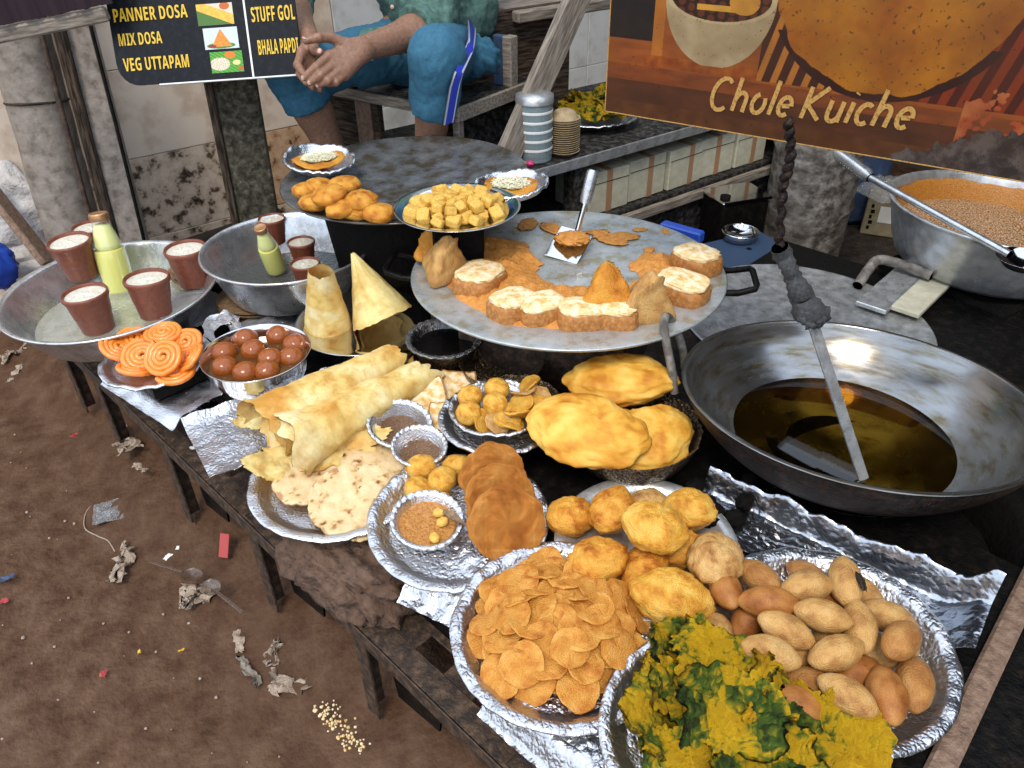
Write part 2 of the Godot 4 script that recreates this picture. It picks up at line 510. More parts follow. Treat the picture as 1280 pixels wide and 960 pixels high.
	mat("cream", Color.WHITE, 0.35, 0, tex(noise(57, 0.05, 5), [lin(0.70, 0.50, 0.20), lin(0.85, 0.78, 0.58), lin(0.90, 0.88, 0.82)], [0.22, 0.38, 0.55]), 14.0, tex(noise(58, 0.05, 4)), 0.35)
	mat("coconut_topping", Color.WHITE, 0.6, 0, tex(noise(59, 0.09, 3), [lin(0.10, 0.22, 0.02), lin(0.66, 0.55, 0.18), lin(0.80, 0.74, 0.48)], [0.24, 0.34, 0.48]), 14.0, tex(noise(60, 0.1, 3)), 0.35)
	# drinks and glass
	mat("green_drink", lin(0.70, 0.70, 0.16), 0.2)
	M.green_drink.subsurf_scatter_enabled = true
	M.green_drink.subsurf_scatter_strength = 0.5
	mat("pale_drink", lin(0.70, 0.72, 0.26), 0.3)  # upper part of the green drink, light difference put into the colour
	var g := mat("clear_glass", Color(1, 1, 1, 0.06), 0.05)
	g.transparency = BaseMaterial3D.TRANSPARENCY_ALPHA
	g = mat("clear_plastic", Color(0.9, 0.92, 0.95, 0.12), 0.12, 0, null, 20.0, cells, 0.4)
	g.transparency = BaseMaterial3D.TRANSPARENCY_ALPHA
	g = mat("water", Color(0.85, 0.86, 0.78, 0.30), 0.06, 0, null, 10.0, lumps, 0.15)
	g.transparency = BaseMaterial3D.TRANSPARENCY_ALPHA
	g = mat("clear_plastic_dull", Color(0.4, 0.32, 0.27, 0.35), 0.2)
	g.transparency = BaseMaterial3D.TRANSPARENCY_ALPHA
	g = mat("jar_glass", Color(0.62, 0.70, 0.72, 0.45), 0.1)
	g.transparency = BaseMaterial3D.TRANSPARENCY_ALPHA
	mat("copper_cap", lin(0.50, 0.27, 0.13), 0.35, 0.7)
	# cloth, plastic, print
	mat("shirt_cloth", Color.WHITE, 0.85, 0, tex(noise(61, 0.02, 5), [lin(0.035, 0.075, 0.06), lin(0.07, 0.15, 0.125), lin(0.11, 0.21, 0.18)], [0.2, 0.5, 0.85]), 5.0, fine, 0.05)
	mat("trouser_cloth", Color.WHITE, 0.8, 0, tex(noise(62, 0.02, 4), [lin(0.016, 0.07, 0.135), lin(0.026, 0.12, 0.20), lin(0.04, 0.165, 0.25)]), 6.0, fine, 0.05)
	mat("stripe_blue", lin(0.03, 0.06, 0.55), 0.7)
	mat("stripe_white", lin(0.6, 0.65, 0.75), 0.7)
	mat("skin", Color.WHITE, 0.5, 0, tex(noise(63, 0.02, 5), [lin(0.15, 0.072, 0.042), lin(0.25, 0.13, 0.082), lin(0.31, 0.17, 0.11)], [0.15, 0.5, 0.85]), 9.0, fine, 0.06)
	M.skin.subsurf_scatter_enabled = true
	M.skin.subsurf_scatter_strength = 0.15
	mat("nail", lin(0.52, 0.33, 0.26), 0.3)
	mat("hair", lin(0.012, 0.01, 0.009), 0.5)
	mat("sign_black", Color.WHITE, 0.3, 0, tex(noise(64, 0.02, 5), [lin(0.006, 0.007, 0.009), lin(0.010, 0.011, 0.014), lin(0.022, 0.025, 0.03)], [0.3, 0.7, 1.0]), 5.0)
	M.sign_black.metallic_specular = 0.3
	mat("letter_yellow", Color.WHITE, 0.45, 0, tex(noise(65, 0.03, 4), [lin(0.60, 0.33, 0.02), lin(0.80, 0.58, 0.03)]), 8.0)
	mat("letter_banner", Color.WHITE, 0.45, 0, tex(noise(73, 0.03, 5), [lin(0.24, 0.12, 0.03), lin(0.48, 0.27, 0.07)], [0.2, 0.5]), 8.0)
	mat("print_white", lin(0.75, 0.75, 0.74), 0.5)
	mat("print_cream", lin(0.78, 0.74, 0.56), 0.6)
	mat("leaf_bowl", Color.WHITE, 0.7, 0, tex(noise(75, 0.02, 5), [lin(0.22, 0.15, 0.075), lin(0.38, 0.28, 0.16), lin(0.48, 0.38, 0.24)]), 6.0, fine, 0.1)
	mat("cardboard", Color.WHITE, 0.85, 0, tex(noise(66, 0.012, 5), [lin(0.40, 0.38, 0.28), lin(0.56, 0.54, 0.42)]), 4.0, fine, 0.03)
	mat("carton_brown", Color.WHITE, 0.85, 0, tex(noise(67, 0.012, 5), [lin(0.20, 0.17, 0.10), lin(0.31, 0.27, 0.17)]), 4.0, fine, 0.03)
	mat("packing_tape", lin(0.36, 0.20, 0.11), 0.35)
	mat("blue_plastic", lin(0.028, 0.055, 0.115), 0.5, 0, null, 8.0, fine, 0.03)
	mat("bright_blue_plastic", lin(0.02, 0.07, 0.42), 0.4)
	mat("drum_old", Color.WHITE, 0.7, 0, tex(noise(68, 0.014, 6), [lin(0.05, 0.04, 0.032), lin(0.15, 0.135, 0.12), lin(0.33, 0.31, 0.29)], [0.25, 0.5, 0.8]), 2.6, lumps, 0.3)
	mat("drum_blue", Color.WHITE, 0.6, 0, tex(noise(69, 0.014, 6), [lin(0.06, 0.06, 0.07), lin(0.03, 0.06, 0.14), lin(0.06, 0.11, 0.24)]), 2.6, lumps, 0.2)
	mat("rag", Color.WHITE, 0.95, 0, tex(noise(70, 0.03, 5), [lin(0.015, 0.015, 0.016), lin(0.05, 0.053, 0.056), lin(0.11, 0.115, 0.12)]), 9.0, fine, 0.10)
	mat("dark_cloth", lin(0.035, 0.025, 0.03), 0.95)
	M.dark_cloth.metallic_specular = 0.1
	mat("white_sack", lin(0.50, 0.48, 0.47), 0.5, 0, null, 5.0, lumps, 0.6)
	mat("paper_scrap", Color.WHITE, 0.85, 0, tex(noise(71, 0.02, 5), [lin(0.25, 0.17, 0.12), lin(0.50, 0.42, 0.34)]), 9.0, pits, 0.2)
	mat("tarp", lin(0.03, 0.03, 0.035), 0.9)
	mat("pink", lin(0.55, 0.03, 0.16), 0.5)
	mat("red_wrapper", lin(0.38, 0.05, 0.045), 0.45)
	mat("yellow_wrapper", lin(0.6, 0.35, 0.02), 0.45)
	mat("packet_lining", Color.WHITE, 0.4, 0.3, tex(noise(74, 0.012, 4), [lin(0.12, 0.10, 0.10), lin(0.40, 0.37, 0.36)], [0.4, 0.55]), 12.0, cells, 0.2)
	for k in ["soot", "black_iron", "wood_grimy", "wood_dark", "mud", "bank_mud", "kadhai_outside", "wet_floor", "stone_post"]:
		M[k].metallic_specular = 0.2
	for k in ["fried", "fried_grainy", "smooth_dough", "crepe", "leafy", "crust", "crumb", "potato", "mash", "shell_brown"]:
		M[k].metallic_specular = 0.35
	mat("dark_water", lin(0.06, 0.06, 0.055), 0.06, 0, null, 10.0, lumps, 0.15)
	mat("rock", Color.WHITE, 0.95, 0, tex(noise(72, 0.02, 6), [lin(0.035, 0.022, 0.015), lin(0.11, 0.062, 0.040), lin(0.18, 0.105, 0.068)]), 4.0, lumps, 0.8)

# ---------------------------------------------------------------- ground, wall, roof
func setting():
	var reach := func(t: float) -> float: return sinh(6.2 * (t - 0.5)) / sinh(3.1)       # fine cells near the stall, wide ones far away
	structure("ground", surf(230, 230, func(u: float, v: float):
		var s: float = -0.7 + 45.0 * reach.call(u)
		var n: float = 0.1 + 45.0 * reach.call(1.0 - v)
		var p := tb(s, n, 0)
		var e := 0.335 + 0.03 * ns(p, 4.0, 3.0) + 0.012 * ns(p, 14.0, 4.0)
		var bank := smoothstep(e - 0.035, e + 0.03, n)
		p.y = 0.06 * bank + 0.010 * ns(p, 3.0) + (0.006 + 0.010 * bank) * ns(p, 13.0, 1.0) - 0.03 * smoothstep(0.75, 0.9, n)
		return p, false, false), M.mud)
	# the shop floor, raised and dark
	var fl := cbox(Vector3(3.6, 0.06, 2.6), 0.004)
	structure("floor", fl, M.wet_floor, Transform3D(Basis(F, Vector3.UP, -N), tb(0.2, 2.2, 0.04)))
	# tiled side wall: mortar behind, every tile a piece of its own
	var base := Vector3(-1.2088, 0.2000, -2.4763)
	base.y = 0.0
	var wall := thing("tiled_wall", "pale tiled side wall with brown splashes and dark joints behind the pans", "wall", Transform3D(Basis(A, Vector3.UP, AV), base))
	part(wall, "mortar", cbox(Vector3(5.0, 2.52, 0.12), 0.002), M.grout, Transform3D(Basis(), Vector3(1.4, 1.26, -0.071)))
	var tile := cbox(Vector3(0.397, 0.2685, 0.012), 0.002)
	var mats := [M.tile_clean, M.tile_stained, M.tile_orange, M.tile_white]
	for r in 9:
		for c in 10:
			var x := -0.645 + 0.4 * c
			var k := 1 if r < 2 else 0
			if c >= 4 and r >= 1: k = 3
			if r == 1 and c == 3: k = 2
			if r == 2 and c == 2 and false: k = 2
			part(wall, "tile", tile, mats[k], Transform3D(Basis.from_euler(Vector3(rng.randf_range(-0.003, 0.003), rng.randf_range(-0.003, 0.003), 0)), Vector3(x, 0.351 - 0.27 + 0.27 * r, -0.006 + rng.randf_range(-0.001, 0.001))))
	# roof over the stall with a light well beyond, and the walls that close the shop
	var holes := [Vector3(1.76, 2.5, -3.35), 0.30, 0.17]
	var ce := CSGBox3D.new()
	ce.name = "awning_roof"
	ce.size = Vector3(5.6, 0.05, 3.4)
	ce.material = M.tarp
	add_child(ce)
	ce.transform = Transform3D(Basis(F, Vector3.UP, -N), tb(0.9, 3.85, 2.54))
	tag(ce, "dark awning roof stretched over the stall", "awning")
	var inv := ce.transform.affine_inverse()
	for k in 2:
		var hole := CSGBox3D.new()
		hole.name = "opening" if k == 0 else "opening_001"
		hole.operation = CSGShape3D.OPERATION_SUBTRACTION
		hole.size = Vector3(0.26, 0.3, 0.16)
		ce.add_child(hole)
		hole.transform = inv * Transform3D(Basis(Vector3.UP, deg_to_rad(-47.0)), Vector3(1.76, 2.53, -3.355) + Vector3(0.047, 0, 0.043) * (1.0 if k else -1.0) * 1.7)
	structure("back_wall", cbox(Vector3(5.6, 2.5, 0.1), 0.002), M.grout, Transform3D(Basis(F, Vector3.UP, -N), tb(0.4, 3.9, 1.25)))
	structure("side_wall", cbox(Vector3(3.6, 2.5, 0.1), 0.002), M.grout, Transform3D(Basis(A, Vector3.UP, AV), tb(2.1, 2.2, 1.25)))

# ---------------------------------------------------------------- the iron table
func stall_frame():
	var loc := Transform3D(Basis(F, Vector3.UP, -N), Vector3.ZERO)
	var t := thing("stall_table", "low rusty angle iron table with a slotted front ledge, carrying the food", "table", loc)
	var s0 := -2.06; var s1 := 0.62
	var l := s1 - s0; var mid := (s0 + s1) / 2
	part(t, "table_top", cbox(Vector3(l, 0.012, 0.60), 0.003), M.black_iron, Transform3D(Basis(), Vector3(mid, 0.408, -0.775)))
	part(t, "added_skirt", cbox(Vector3(l, 0.33, 0.012), 0.002), M.soot, Transform3D(Basis(), Vector3(mid, 0.235, -0.62)))  # added dark skirt, keeps light from showing through under the table
	part(t, "outer_rail", join([[cbox(Vector3(l, 0.034, 0.005), 0.0015), at(Vector3(mid, 0.286, -0.367))], [cbox(Vector3(l, 0.005, 0.042), 0.0015), at(Vector3(mid, 0.3005, -0.386))]]), M.rusty_iron)
	part(t, "ledge_plate", cbox(Vector3(l, 0.004, 0.014), 0.001), M.rusty_iron, at(Vector3(mid, 0.299, -0.447)))
	part(t, "inner_rail", join([[cbox(Vector3(l, 0.04, 0.005), 0.0015), at(Vector3(mid, 0.312, -0.458))], [cbox(Vector3(l, 0.005, 0.03), 0.0015), at(Vector3(mid, 0.334, -0.474))]]), M.black_iron)
	part(t, "upper_rail", cbox(Vector3(l, 0.03, 0.006), 0.0015), M.black_iron, at(Vector3(mid, 0.392, -0.476)))
	part(t, "shelf_board", cbox(Vector3(l, 0.01, 0.12), 0.002), M.soot, at(Vector3(mid, 0.255, -0.55)))
	var web := cbox(Vector3(0.062, 0.004, 0.034), 0.001)
	var k := 0
	var s := s0 + 0.03
	while s < s1 - 0.03:                              # the webs between the slots
		part(t, "slot_web", web, M.rusty_iron, at(Vector3(s, 0.2995 + 0.0005 * (k % 2), -0.4235)))
		s += 0.125
		k += 1
	for x in [-2.03, -1.80, -1.43, -1.07, -0.74, -0.40, 0.05]:
		var h := 0.25
		part(t, "leg", join([[cbox(Vector3(0.005, h, 0.034), 0.001), at(Vector3(x, 0.055 + h / 2, -0.386))], [cbox(Vector3(0.03, h, 0.005), 0.001), at(Vector3(x + 0.0155, 0.055 + h / 2, -0.3715))]]), M.rusty_iron)
	for x in [-1.43, -1.07, -0.74]:                     # a dark plate stiffens the leg behind
		part(t, "gusset", plane_poly([Vector2(0, 0), Vector2(0.16, 0), Vector2(0.13, -0.17), Vector2(0.02, -0.19)], 0.004), M.black_iron, at(Vector3(x + 0.02, 0.283, -0.41)))
	# the rock on the ledge that props up the plates
	one("rock", blob(Vector3(0.125, 0.056, 0.062), 0.42, 1.8, 5.0, 48, null, func(d: Vector3):
		return d.sign() * Vector3(pow(absf(d.x), 0.7), pow(absf(d.y), 0.62), pow(absf(d.z), 0.7))), M.rock, "rough brown rock lying on the ledge under the bread and the foil thali", "rock", Transform3D(Basis(Vector3.UP, deg_to_rad(-38.0)), Vector3(-0.2676, 0.3450, -0.8555)))
	# the stove block under the big pan and the boards at the right end
	one("stove", join([[cbox(Vector3(0.62, 0.30, 0.5), 0.02), at(Vector3(0, -0.17, 0))], [lathe([Vector2(0.25, -0.02), Vector2(0.24, 0.05), Vector2(0.19, 0.05), Vector2(0.17, -0.03)], 40), at(Vector3(0, 0, 0))]]), M.soot, "sooty black stove block under the oil pan", "stove", Transform3D(Basis(Vector3.UP, deg_to_rad(-45.0)), Vector3(0.62, 0.35, -0.92)))
	var pa := Vector3(0.4996, 0.4000, -0.4808); var pb := Vector3(0.7659, 0.4000, -0.7615)
	var b := bar(pa + (pa - pb) * 0.3, pb + (pb - pa) * 0.8, 0.03, 0.05, Vector3.UP, 0.004)
	var w := thing("wooden_crate", "worn brown plank crate at the bottom right corner by the stove", "crate", b[1])
	part(w, "rim_plank", b[0], M.plank)
	for i in 3:
		part(w, "plank", cbox(Vector3(0.7, 0.012, 0.09), 0.002), M.plank, at(Vector3(0, -0.02 - 0.03 * 0, 0.065 + 0.094 * i)))
	part(w, "front_plank", cbox(Vector3(0.7, 0.34, 0.012), 0.002), M.wood_dark, at(Vector3(0, -0.2, -0.006)))
	var hd := [Vector3(0.4457, 0.3600, -0.5378), Vector3(0.4758, 0.3850, -0.5407), Vector3(0.5090, 0.3900, -0.5328), Vector3(0.5228, 0.3800, -0.5196), Vector3(0.5160, 0.3400, -0.5111), Vector3(0.5155, 0.3000, -0.5066)]
	one("wire_handle", tube(curve(hd, 30), 0.004, 8), M.bright_steel, "bent steel wire handle poking out beside the pakora plate", "handle")

func back_of_shop():
	# counter along the wall with boxes on its lower shelf
	var org := Vector3(0.0411, 0.6000, -1.9658)
	org.y = 0.0
	var loc := Transform3D(Basis(A, Vector3.UP, AV), org)
	var c := thing("counter", "black shop counter with a steel edged top and a lower shelf of boxes", "counter", loc)
	part(c, "counter_top", cbox(Vector3(1.9, 0.035, 0.55), 0.004), M.wood_grimy, at(Vector3(0.75, 0.585, -0.275)))
	part(c, "steel_edge", cbox(Vector3(1.9, 0.03, 0.006), 0.002), M.dull_aluminium, at(Vector3(0.75, 0.584, 0.0035)))
	part(c, "shelf_board", cbox(Vector3(1.9, 0.03, 0.5), 0.004), M.wood_grimy, at(Vector3(0.75, 0.385, -0.25)))
	part(c, "shelf_lip", cbox(Vector3(1.9, 0.03, 0.02), 0.003), M.wood_old, at(Vector3(0.75, 0.372, 0.012)))
	part(c, "lower_panel", cbox(Vector3(1.9, 0.30, 0.02), 0.003), M.wood_grimy, at(Vector3(0.75, 0.20, -0.01)))
	part(c, "back_board", cbox(Vector3(1.9, 0.55, 0.02), 0.003), M.soot, at(Vector3(0.75, 0.29, -0.5)))
	for x in [-0.18, 0.20, 1.68]:
		part(c, "post", cbox(Vector3(0.035, 0.2, 0.05), 0.003), M.wood_grimy, at(Vector3(x, 0.4845, -0.03)))
	var bx := cbox(Vector3(0.155, 0.125, 0.16), 0.003)
	for k in 5:
		var p := loc * Vector3(0.335 + 0.162 * k, 0.4635, -0.10 - 0.006 * (k % 2))
		var t := thing("parcel_box", ["first white cardboard box on the counter shelf, with a brown tape strip, nearest the stair", "second white cardboard box on the counter shelf, brown tape down its middle", "third white cardboard box on the counter shelf, tucked under the orange banner", "fourth white cardboard box on the counter shelf, mostly behind the banner", "last white cardboard box on the counter shelf, hidden beside the drum"][k], "box", Transform3D(loc.basis * Basis(Vector3.UP, 0.03 * (k % 3 - 1)), p), "white boxes on the counter shelf")
		part(t, "carton", bx, M.cardboard)
		part(t, "tape", cbox(Vector3(0.024, 0.1265, 0.1612), 0.001), M.packing_tape, at(Vector3(0.012 * (k % 3), 0, 0)))
		part(t, "flap_gap", cbox(Vector3(0.15, 0.0015, 0.002), 0.0005), M.soot, at(Vector3(0, 0.03, 0.0805)))
	# on the counter: jar, stack of leaf bowls, plate of pakoras
	var t := thing("banded_jar", "tall clear jar with white bands on the counter behind the stair", "jar", Transform3D(Basis(), Vector3(0.0716, 0.6030, -2.0621)))
	part(t, "body", lathe(smooth_prof([Vector2(0, 0), Vector2(0.047, 0), Vector2(0.048, 0.004), Vector2(0.048, 0.15), Vector2(0.044, 0.155), Vector2(0.042, 0.15), Vector2(0.042, 0.01), Vector2(0, 0.008)], 1), 40), M.jar_glass)
	for k in 5:
		part(t, "white_band", lathe([Vector2(0.0482, 0.03 + 0.024 * k), Vector2(0.0490, 0.031 + 0.024 * k), Vector2(0.0490, 0.036 + 0.024 * k), Vector2(0.0482, 0.037 + 0.024 * k)], 40), M.print_white)
	part(t, "lid", lathe([Vector2(0.05, 0.15), Vector2(0.05, 0.168), Vector2(0.03, 0.175), Vector2(0, 0.176)], 40), M.dull_aluminium)
	var sp := Vector3(0.1521, 0.6030, -2.0976)
	for k in 17:
		one("leaf_bowl", lathe([Vector2(0, 0), Vector2(0.03, 0), Vector2(0.0415, 0.0105), Vector2(0.0445, 0.0112), Vector2(0.0448, 0.0128), Vector2(0.041, 0.0122), Vector2(0.031, 0.003), Vector2(0, 0.003)] if k < 16 else smooth_prof([Vector2(0.041, 0), Vector2(0.036, 0.010), Vector2(0.028, 0.022), Vector2(0.02, 0.026), Vector2(0, 0.026)], 1), 28), M.leaf_bowl, "brown leaf bowl in the stack on the counter" if k < 16 else "pale upturned bowl on top of the stack of leaf bowls", "bowl", at(sp + Vector3(rng.randf_range(-0.001, 0.001), 0.0058 * k, rng.randf_range(-0.001, 0.001)), rng.randf() * 360), "stack of leaf bowls on the counter" if k < 16 else "")
	var pp := Vector3(0.2625, 0.6120, -2.3765)
	one("foil_platter", foil_plate(0.135, 0.018), M.foil, "foil platter under the yellow leaf fritters on the back counter", "plate", at(pp))
	for k in 26:
		var a := k * 2.4
		var r := 0.105 * sqrt((k + 0.5) / 26.0)
		one("leaf_fritter", pakora(100 + k % 4), M.leafy, "yellow green leaf fritter in the heap on the back counter", "fritter", at(pp + Vector3(cos(a) * r, 0.03 + 0.045 * (1 - r / 0.12), sin(a) * r), rng.randf() * 360, rng.randf_range(-40, 40), rng.randf_range(-30, 30), 0.62), "heap of leaf fritters on the back counter")
	for k in 5:
		var cc: Array = [M.pink, M.pink, M.bright_blue_plastic, M.yellow_wrapper, M.pink]
		one("paper_flower", blob(Vector3(0.011, 0.007, 0.010), 0.5, 2.0, k + 30.0, 14), cc[k], ["pink scrap at the counter corner, leftmost", "pink scrap at the counter corner, upper", "blue scrap at the counter corner by the pink ones", "yellow scrap lying at the counter corner", "pink scrap at the counter corner, lowest"][k], "scrap", at(Vector3(0.0309, 0.6120, -1.9747) + A * (0.016 * k - 0.03) + AV * (-0.012 * (k % 2))))
	# drums, carton and cans on the shop floor
	var dp := Vector3(1.0307, 0.0700, -2.5191)
	t = thing("steel_drum", "grimy grey ribbed drum standing behind the dark stool", "drum", at(dp))
	part(t, "shell", lathe([Vector2(0, 0), Vector2(0.13, 0), Vector2(0.138, 0.012), Vector2(0.142, 0.20), Vector2(0.150, 0.215), Vector2(0.142, 0.23), Vector2(0.143, 0.40), Vector2(0.151, 0.415), Vector2(0.143, 0.43), Vector2(0.14, 0.56), Vector2(0.13, 0.575), Vector2(0, 0.575)], 48), M.drum_old)
	part(t, "hoop", lathe([Vector2(0.138, 0.002), Vector2(0.143, 0.006), Vector2(0.138, 0.014)], 48), M.dull_aluminium)
	one("blue_drum", lathe([Vector2(0, 0), Vector2(0.13, 0), Vector2(0.145, 0.03), Vector2(0.15, 0.22), Vector2(0.14, 0.26), Vector2(0.15, 0.30), Vector2(0.14, 0.44), Vector2(0, 0.46)], 40), M.drum_blue, "dirty blue plastic drum half hidden behind the grey drum", "drum", at(Vector3(1.2910, 0.0700, -2.7850) + Vector3(0.04, 0, -0.14)))
	t = thing("brown_carton", "printed brown carton on the floor beside the blue drum", "carton", at(Vector3(1.4173, 0.0700, -2.6755) + Vector3(0.05, 0.085, -0.07), -24))
	part(t, "carton", cbox(Vector3(0.22, 0.17, 0.16), 0.003), M.carton_brown)
	part(t, "label", cbox(Vector3(0.052, 0.062, 0.001), 0.0003), M.print_white, at(Vector3(-0.035, 0.0, 0.0808)))
	part(t, "red_print", cbox(Vector3(0.03, 0.09, 0.001), 0.0003), M.red_wrapper, at(Vector3(0.045, -0.01, 0.0808)))
	for k in 5:
		part(t, "print_mark", cbox(Vector3(0.010 + 0.004 * (k % 2), 0.014, 0.001), 0.0003), M.soot, at(Vector3(-0.088 + 0.004 * (k % 2), -0.055 + 0.021 * k, 0.0808)))
	one("plastic_bag", shell(22, 22, func(u: float, v: float):
		var p := Vector3((u - 0.5) * 0.2, 0, (v - 0.5) * 0.16)
		p.y = 0.05 * (1.0 - pow(absf(u * 2 - 1), 3.0)) * (1.0 - pow(absf(v * 2 - 1), 3.0)) + 0.03 * ns(p, 16.0, 7.0) * (1 - absf(u * 2 - 1))
		return p, 0.001), M.clear_plastic, "clear crumpled plastic bag lying on the brown carton", "bag", at(Vector3(1.3842, 0.2450, -2.6864), 20))
	# stool with a dark blue top, canister and its lid
	var st := Vector3(0.7044, 0.3000, -2.0749)
	t = thing("dark_stool", "dark blue plastic stool top with a small hole, behind the griddle", "stool", Transform3D(Basis(Vector3.UP, deg_to_rad(24.0)), st))
	part(t, "seat", cbox(Vector3(0.24, 0.035, 0.2), 0.010), M.blue_plastic)
	part(t, "hole", lathe([Vector2(0, 0.0182), Vector2(0.008, 0.0182), Vector2(0.008, 0.0188), Vector2(0, 0.0188)], 16), M.soot)
	for sx in [-1, 1]:
		for sz in [-1, 1]:
			part(t, "leg", cbox(Vector3(0.03, 0.24, 0.03), 0.004), M.blue_plastic, at(Vector3(0.095 * sx, -0.135, 0.078 * sz)))
	t = thing("steel_canister", "square shiny steel canister with a flat lid behind the dark stool", "canister", Transform3D(Basis(Vector3.UP, deg_to_rad(18.0)), Vector3(0.7260, 0.2650, -2.3461)))
	part(t, "body", cbox(Vector3(0.17, 0.22, 0.13), 0.008), M.black_iron, at(Vector3(0, 0.0, 0)))
	part(t, "lid", cbox(Vector3(0.18, 0.012, 0.14), 0.004), M.bright_steel, at(Vector3(0, 0.116, 0)))
	part(t, "cap", lathe([Vector2(0.016, 0), Vector2(0.016, 0.008), Vector2(0, 0.009)], 20), M.soot, at(Vector3(-0.06, 0.122, 0.03)))
	one("steel_tin", lathe([Vector2(0, 0), Vector2(0.050, 0), Vector2(0.052, 0.016), Vector2(0.055, 0.018), Vector2(0.055, 0.024), Vector2(0.047, 0.024), Vector2(0.046, 0.006), Vector2(0, 0.006)], 36), M.bright_steel, "round steel tin lid rim between the dark stool and the canister", "tin", at(Vector3(0.6928, 0.3220, -2.1455)))
	one("blue_crate_edge", cbox(Vector3(0.12, 0.03, 0.03), 0.004), M.bright_blue_plastic, "bright blue plastic bar at the back edge of the griddle", "bar", Transform3D(Basis(Vector3.UP, deg_to_rad(-40.0)), Vector3(0.4537, 0.4600, -1.8840)))
	# big flat tray, boards and pipe behind the oil pan
	t = thing("steel_tray", "large round pale steel lid lying behind the oil pan", "lid", Transform3D(Basis(Vector3(0, 0, 1), -0.04), Vector3(0.6991, 0.3600, -1.5808)))
	part(t, "disc", lathe(smooth_prof([Vector2(0, -0.005), Vector2(0.26, -0.005), Vector2(0.29, 0.0), Vector2(0.292, 0.008), Vector2(0.285, 0.010), Vector2(0.26, 0.004), Vector2(0, 0.006)], 1), 64), M.dull_aluminium)
	one("tray_stand", cbox(Vector3(0.3, 0.26, 0.3), 0.01), M.soot, "sooty block carrying the pale steel lid", "stand", Transform3D(Basis(Vector3.UP, deg_to_rad(-45.0)), Vector3(0.8032, 0.2200, -1.8162) + Vector3(0, 0, -0.04)))
	one("iron_table", cbox(Vector3(0.62, 0.02, 0.5), 0.004), M.black_iron, "black iron side table right behind the oil pan", "table", Transform3D(Basis(Vector3.UP, deg_to_rad(-34.0)), Vector3(1.1054, 0.3300, -1.4800)))
	for k in 2:
		var ba := bar(Vector3(0.8696, 0.3720, -1.6193) + Vector3(0.07, 0, 0.02) * k, Vector3(1.0918, 0.3720, -1.8493) + Vector3(0.07, 0, 0.02) * k, 0.075, 0.012)
		one("white_board", ba[0], M.cardboard if k else M.dull_aluminium, ["pale metal board strip left of its neighbour by the brown stew pot", "pale board strip nearer the stew pot, with a dark stain"][k], "board", ba[1])
	one("bent_pipe", tube(curve([Vector3(0.8841, 0.3700, -1.7381), Vector3(0.9227, 0.3900, -1.7822), Vector3(0.9623, 0.4000, -1.8207), Vector3(1.0080, 0.4000, -1.7955), Vector3(1.0648, 0.3950, -1.7354)], 24), 0.013, 12), M.drum_old, "bent grimy iron pipe handle behind the pale lid", "pipe")

func face(bold := true) -> Font:
	var f := SystemFont.new()
	f.font_names = PackedStringArray(["Droid Sans"])
	f.font_weight = 700 if bold else 400
	return f

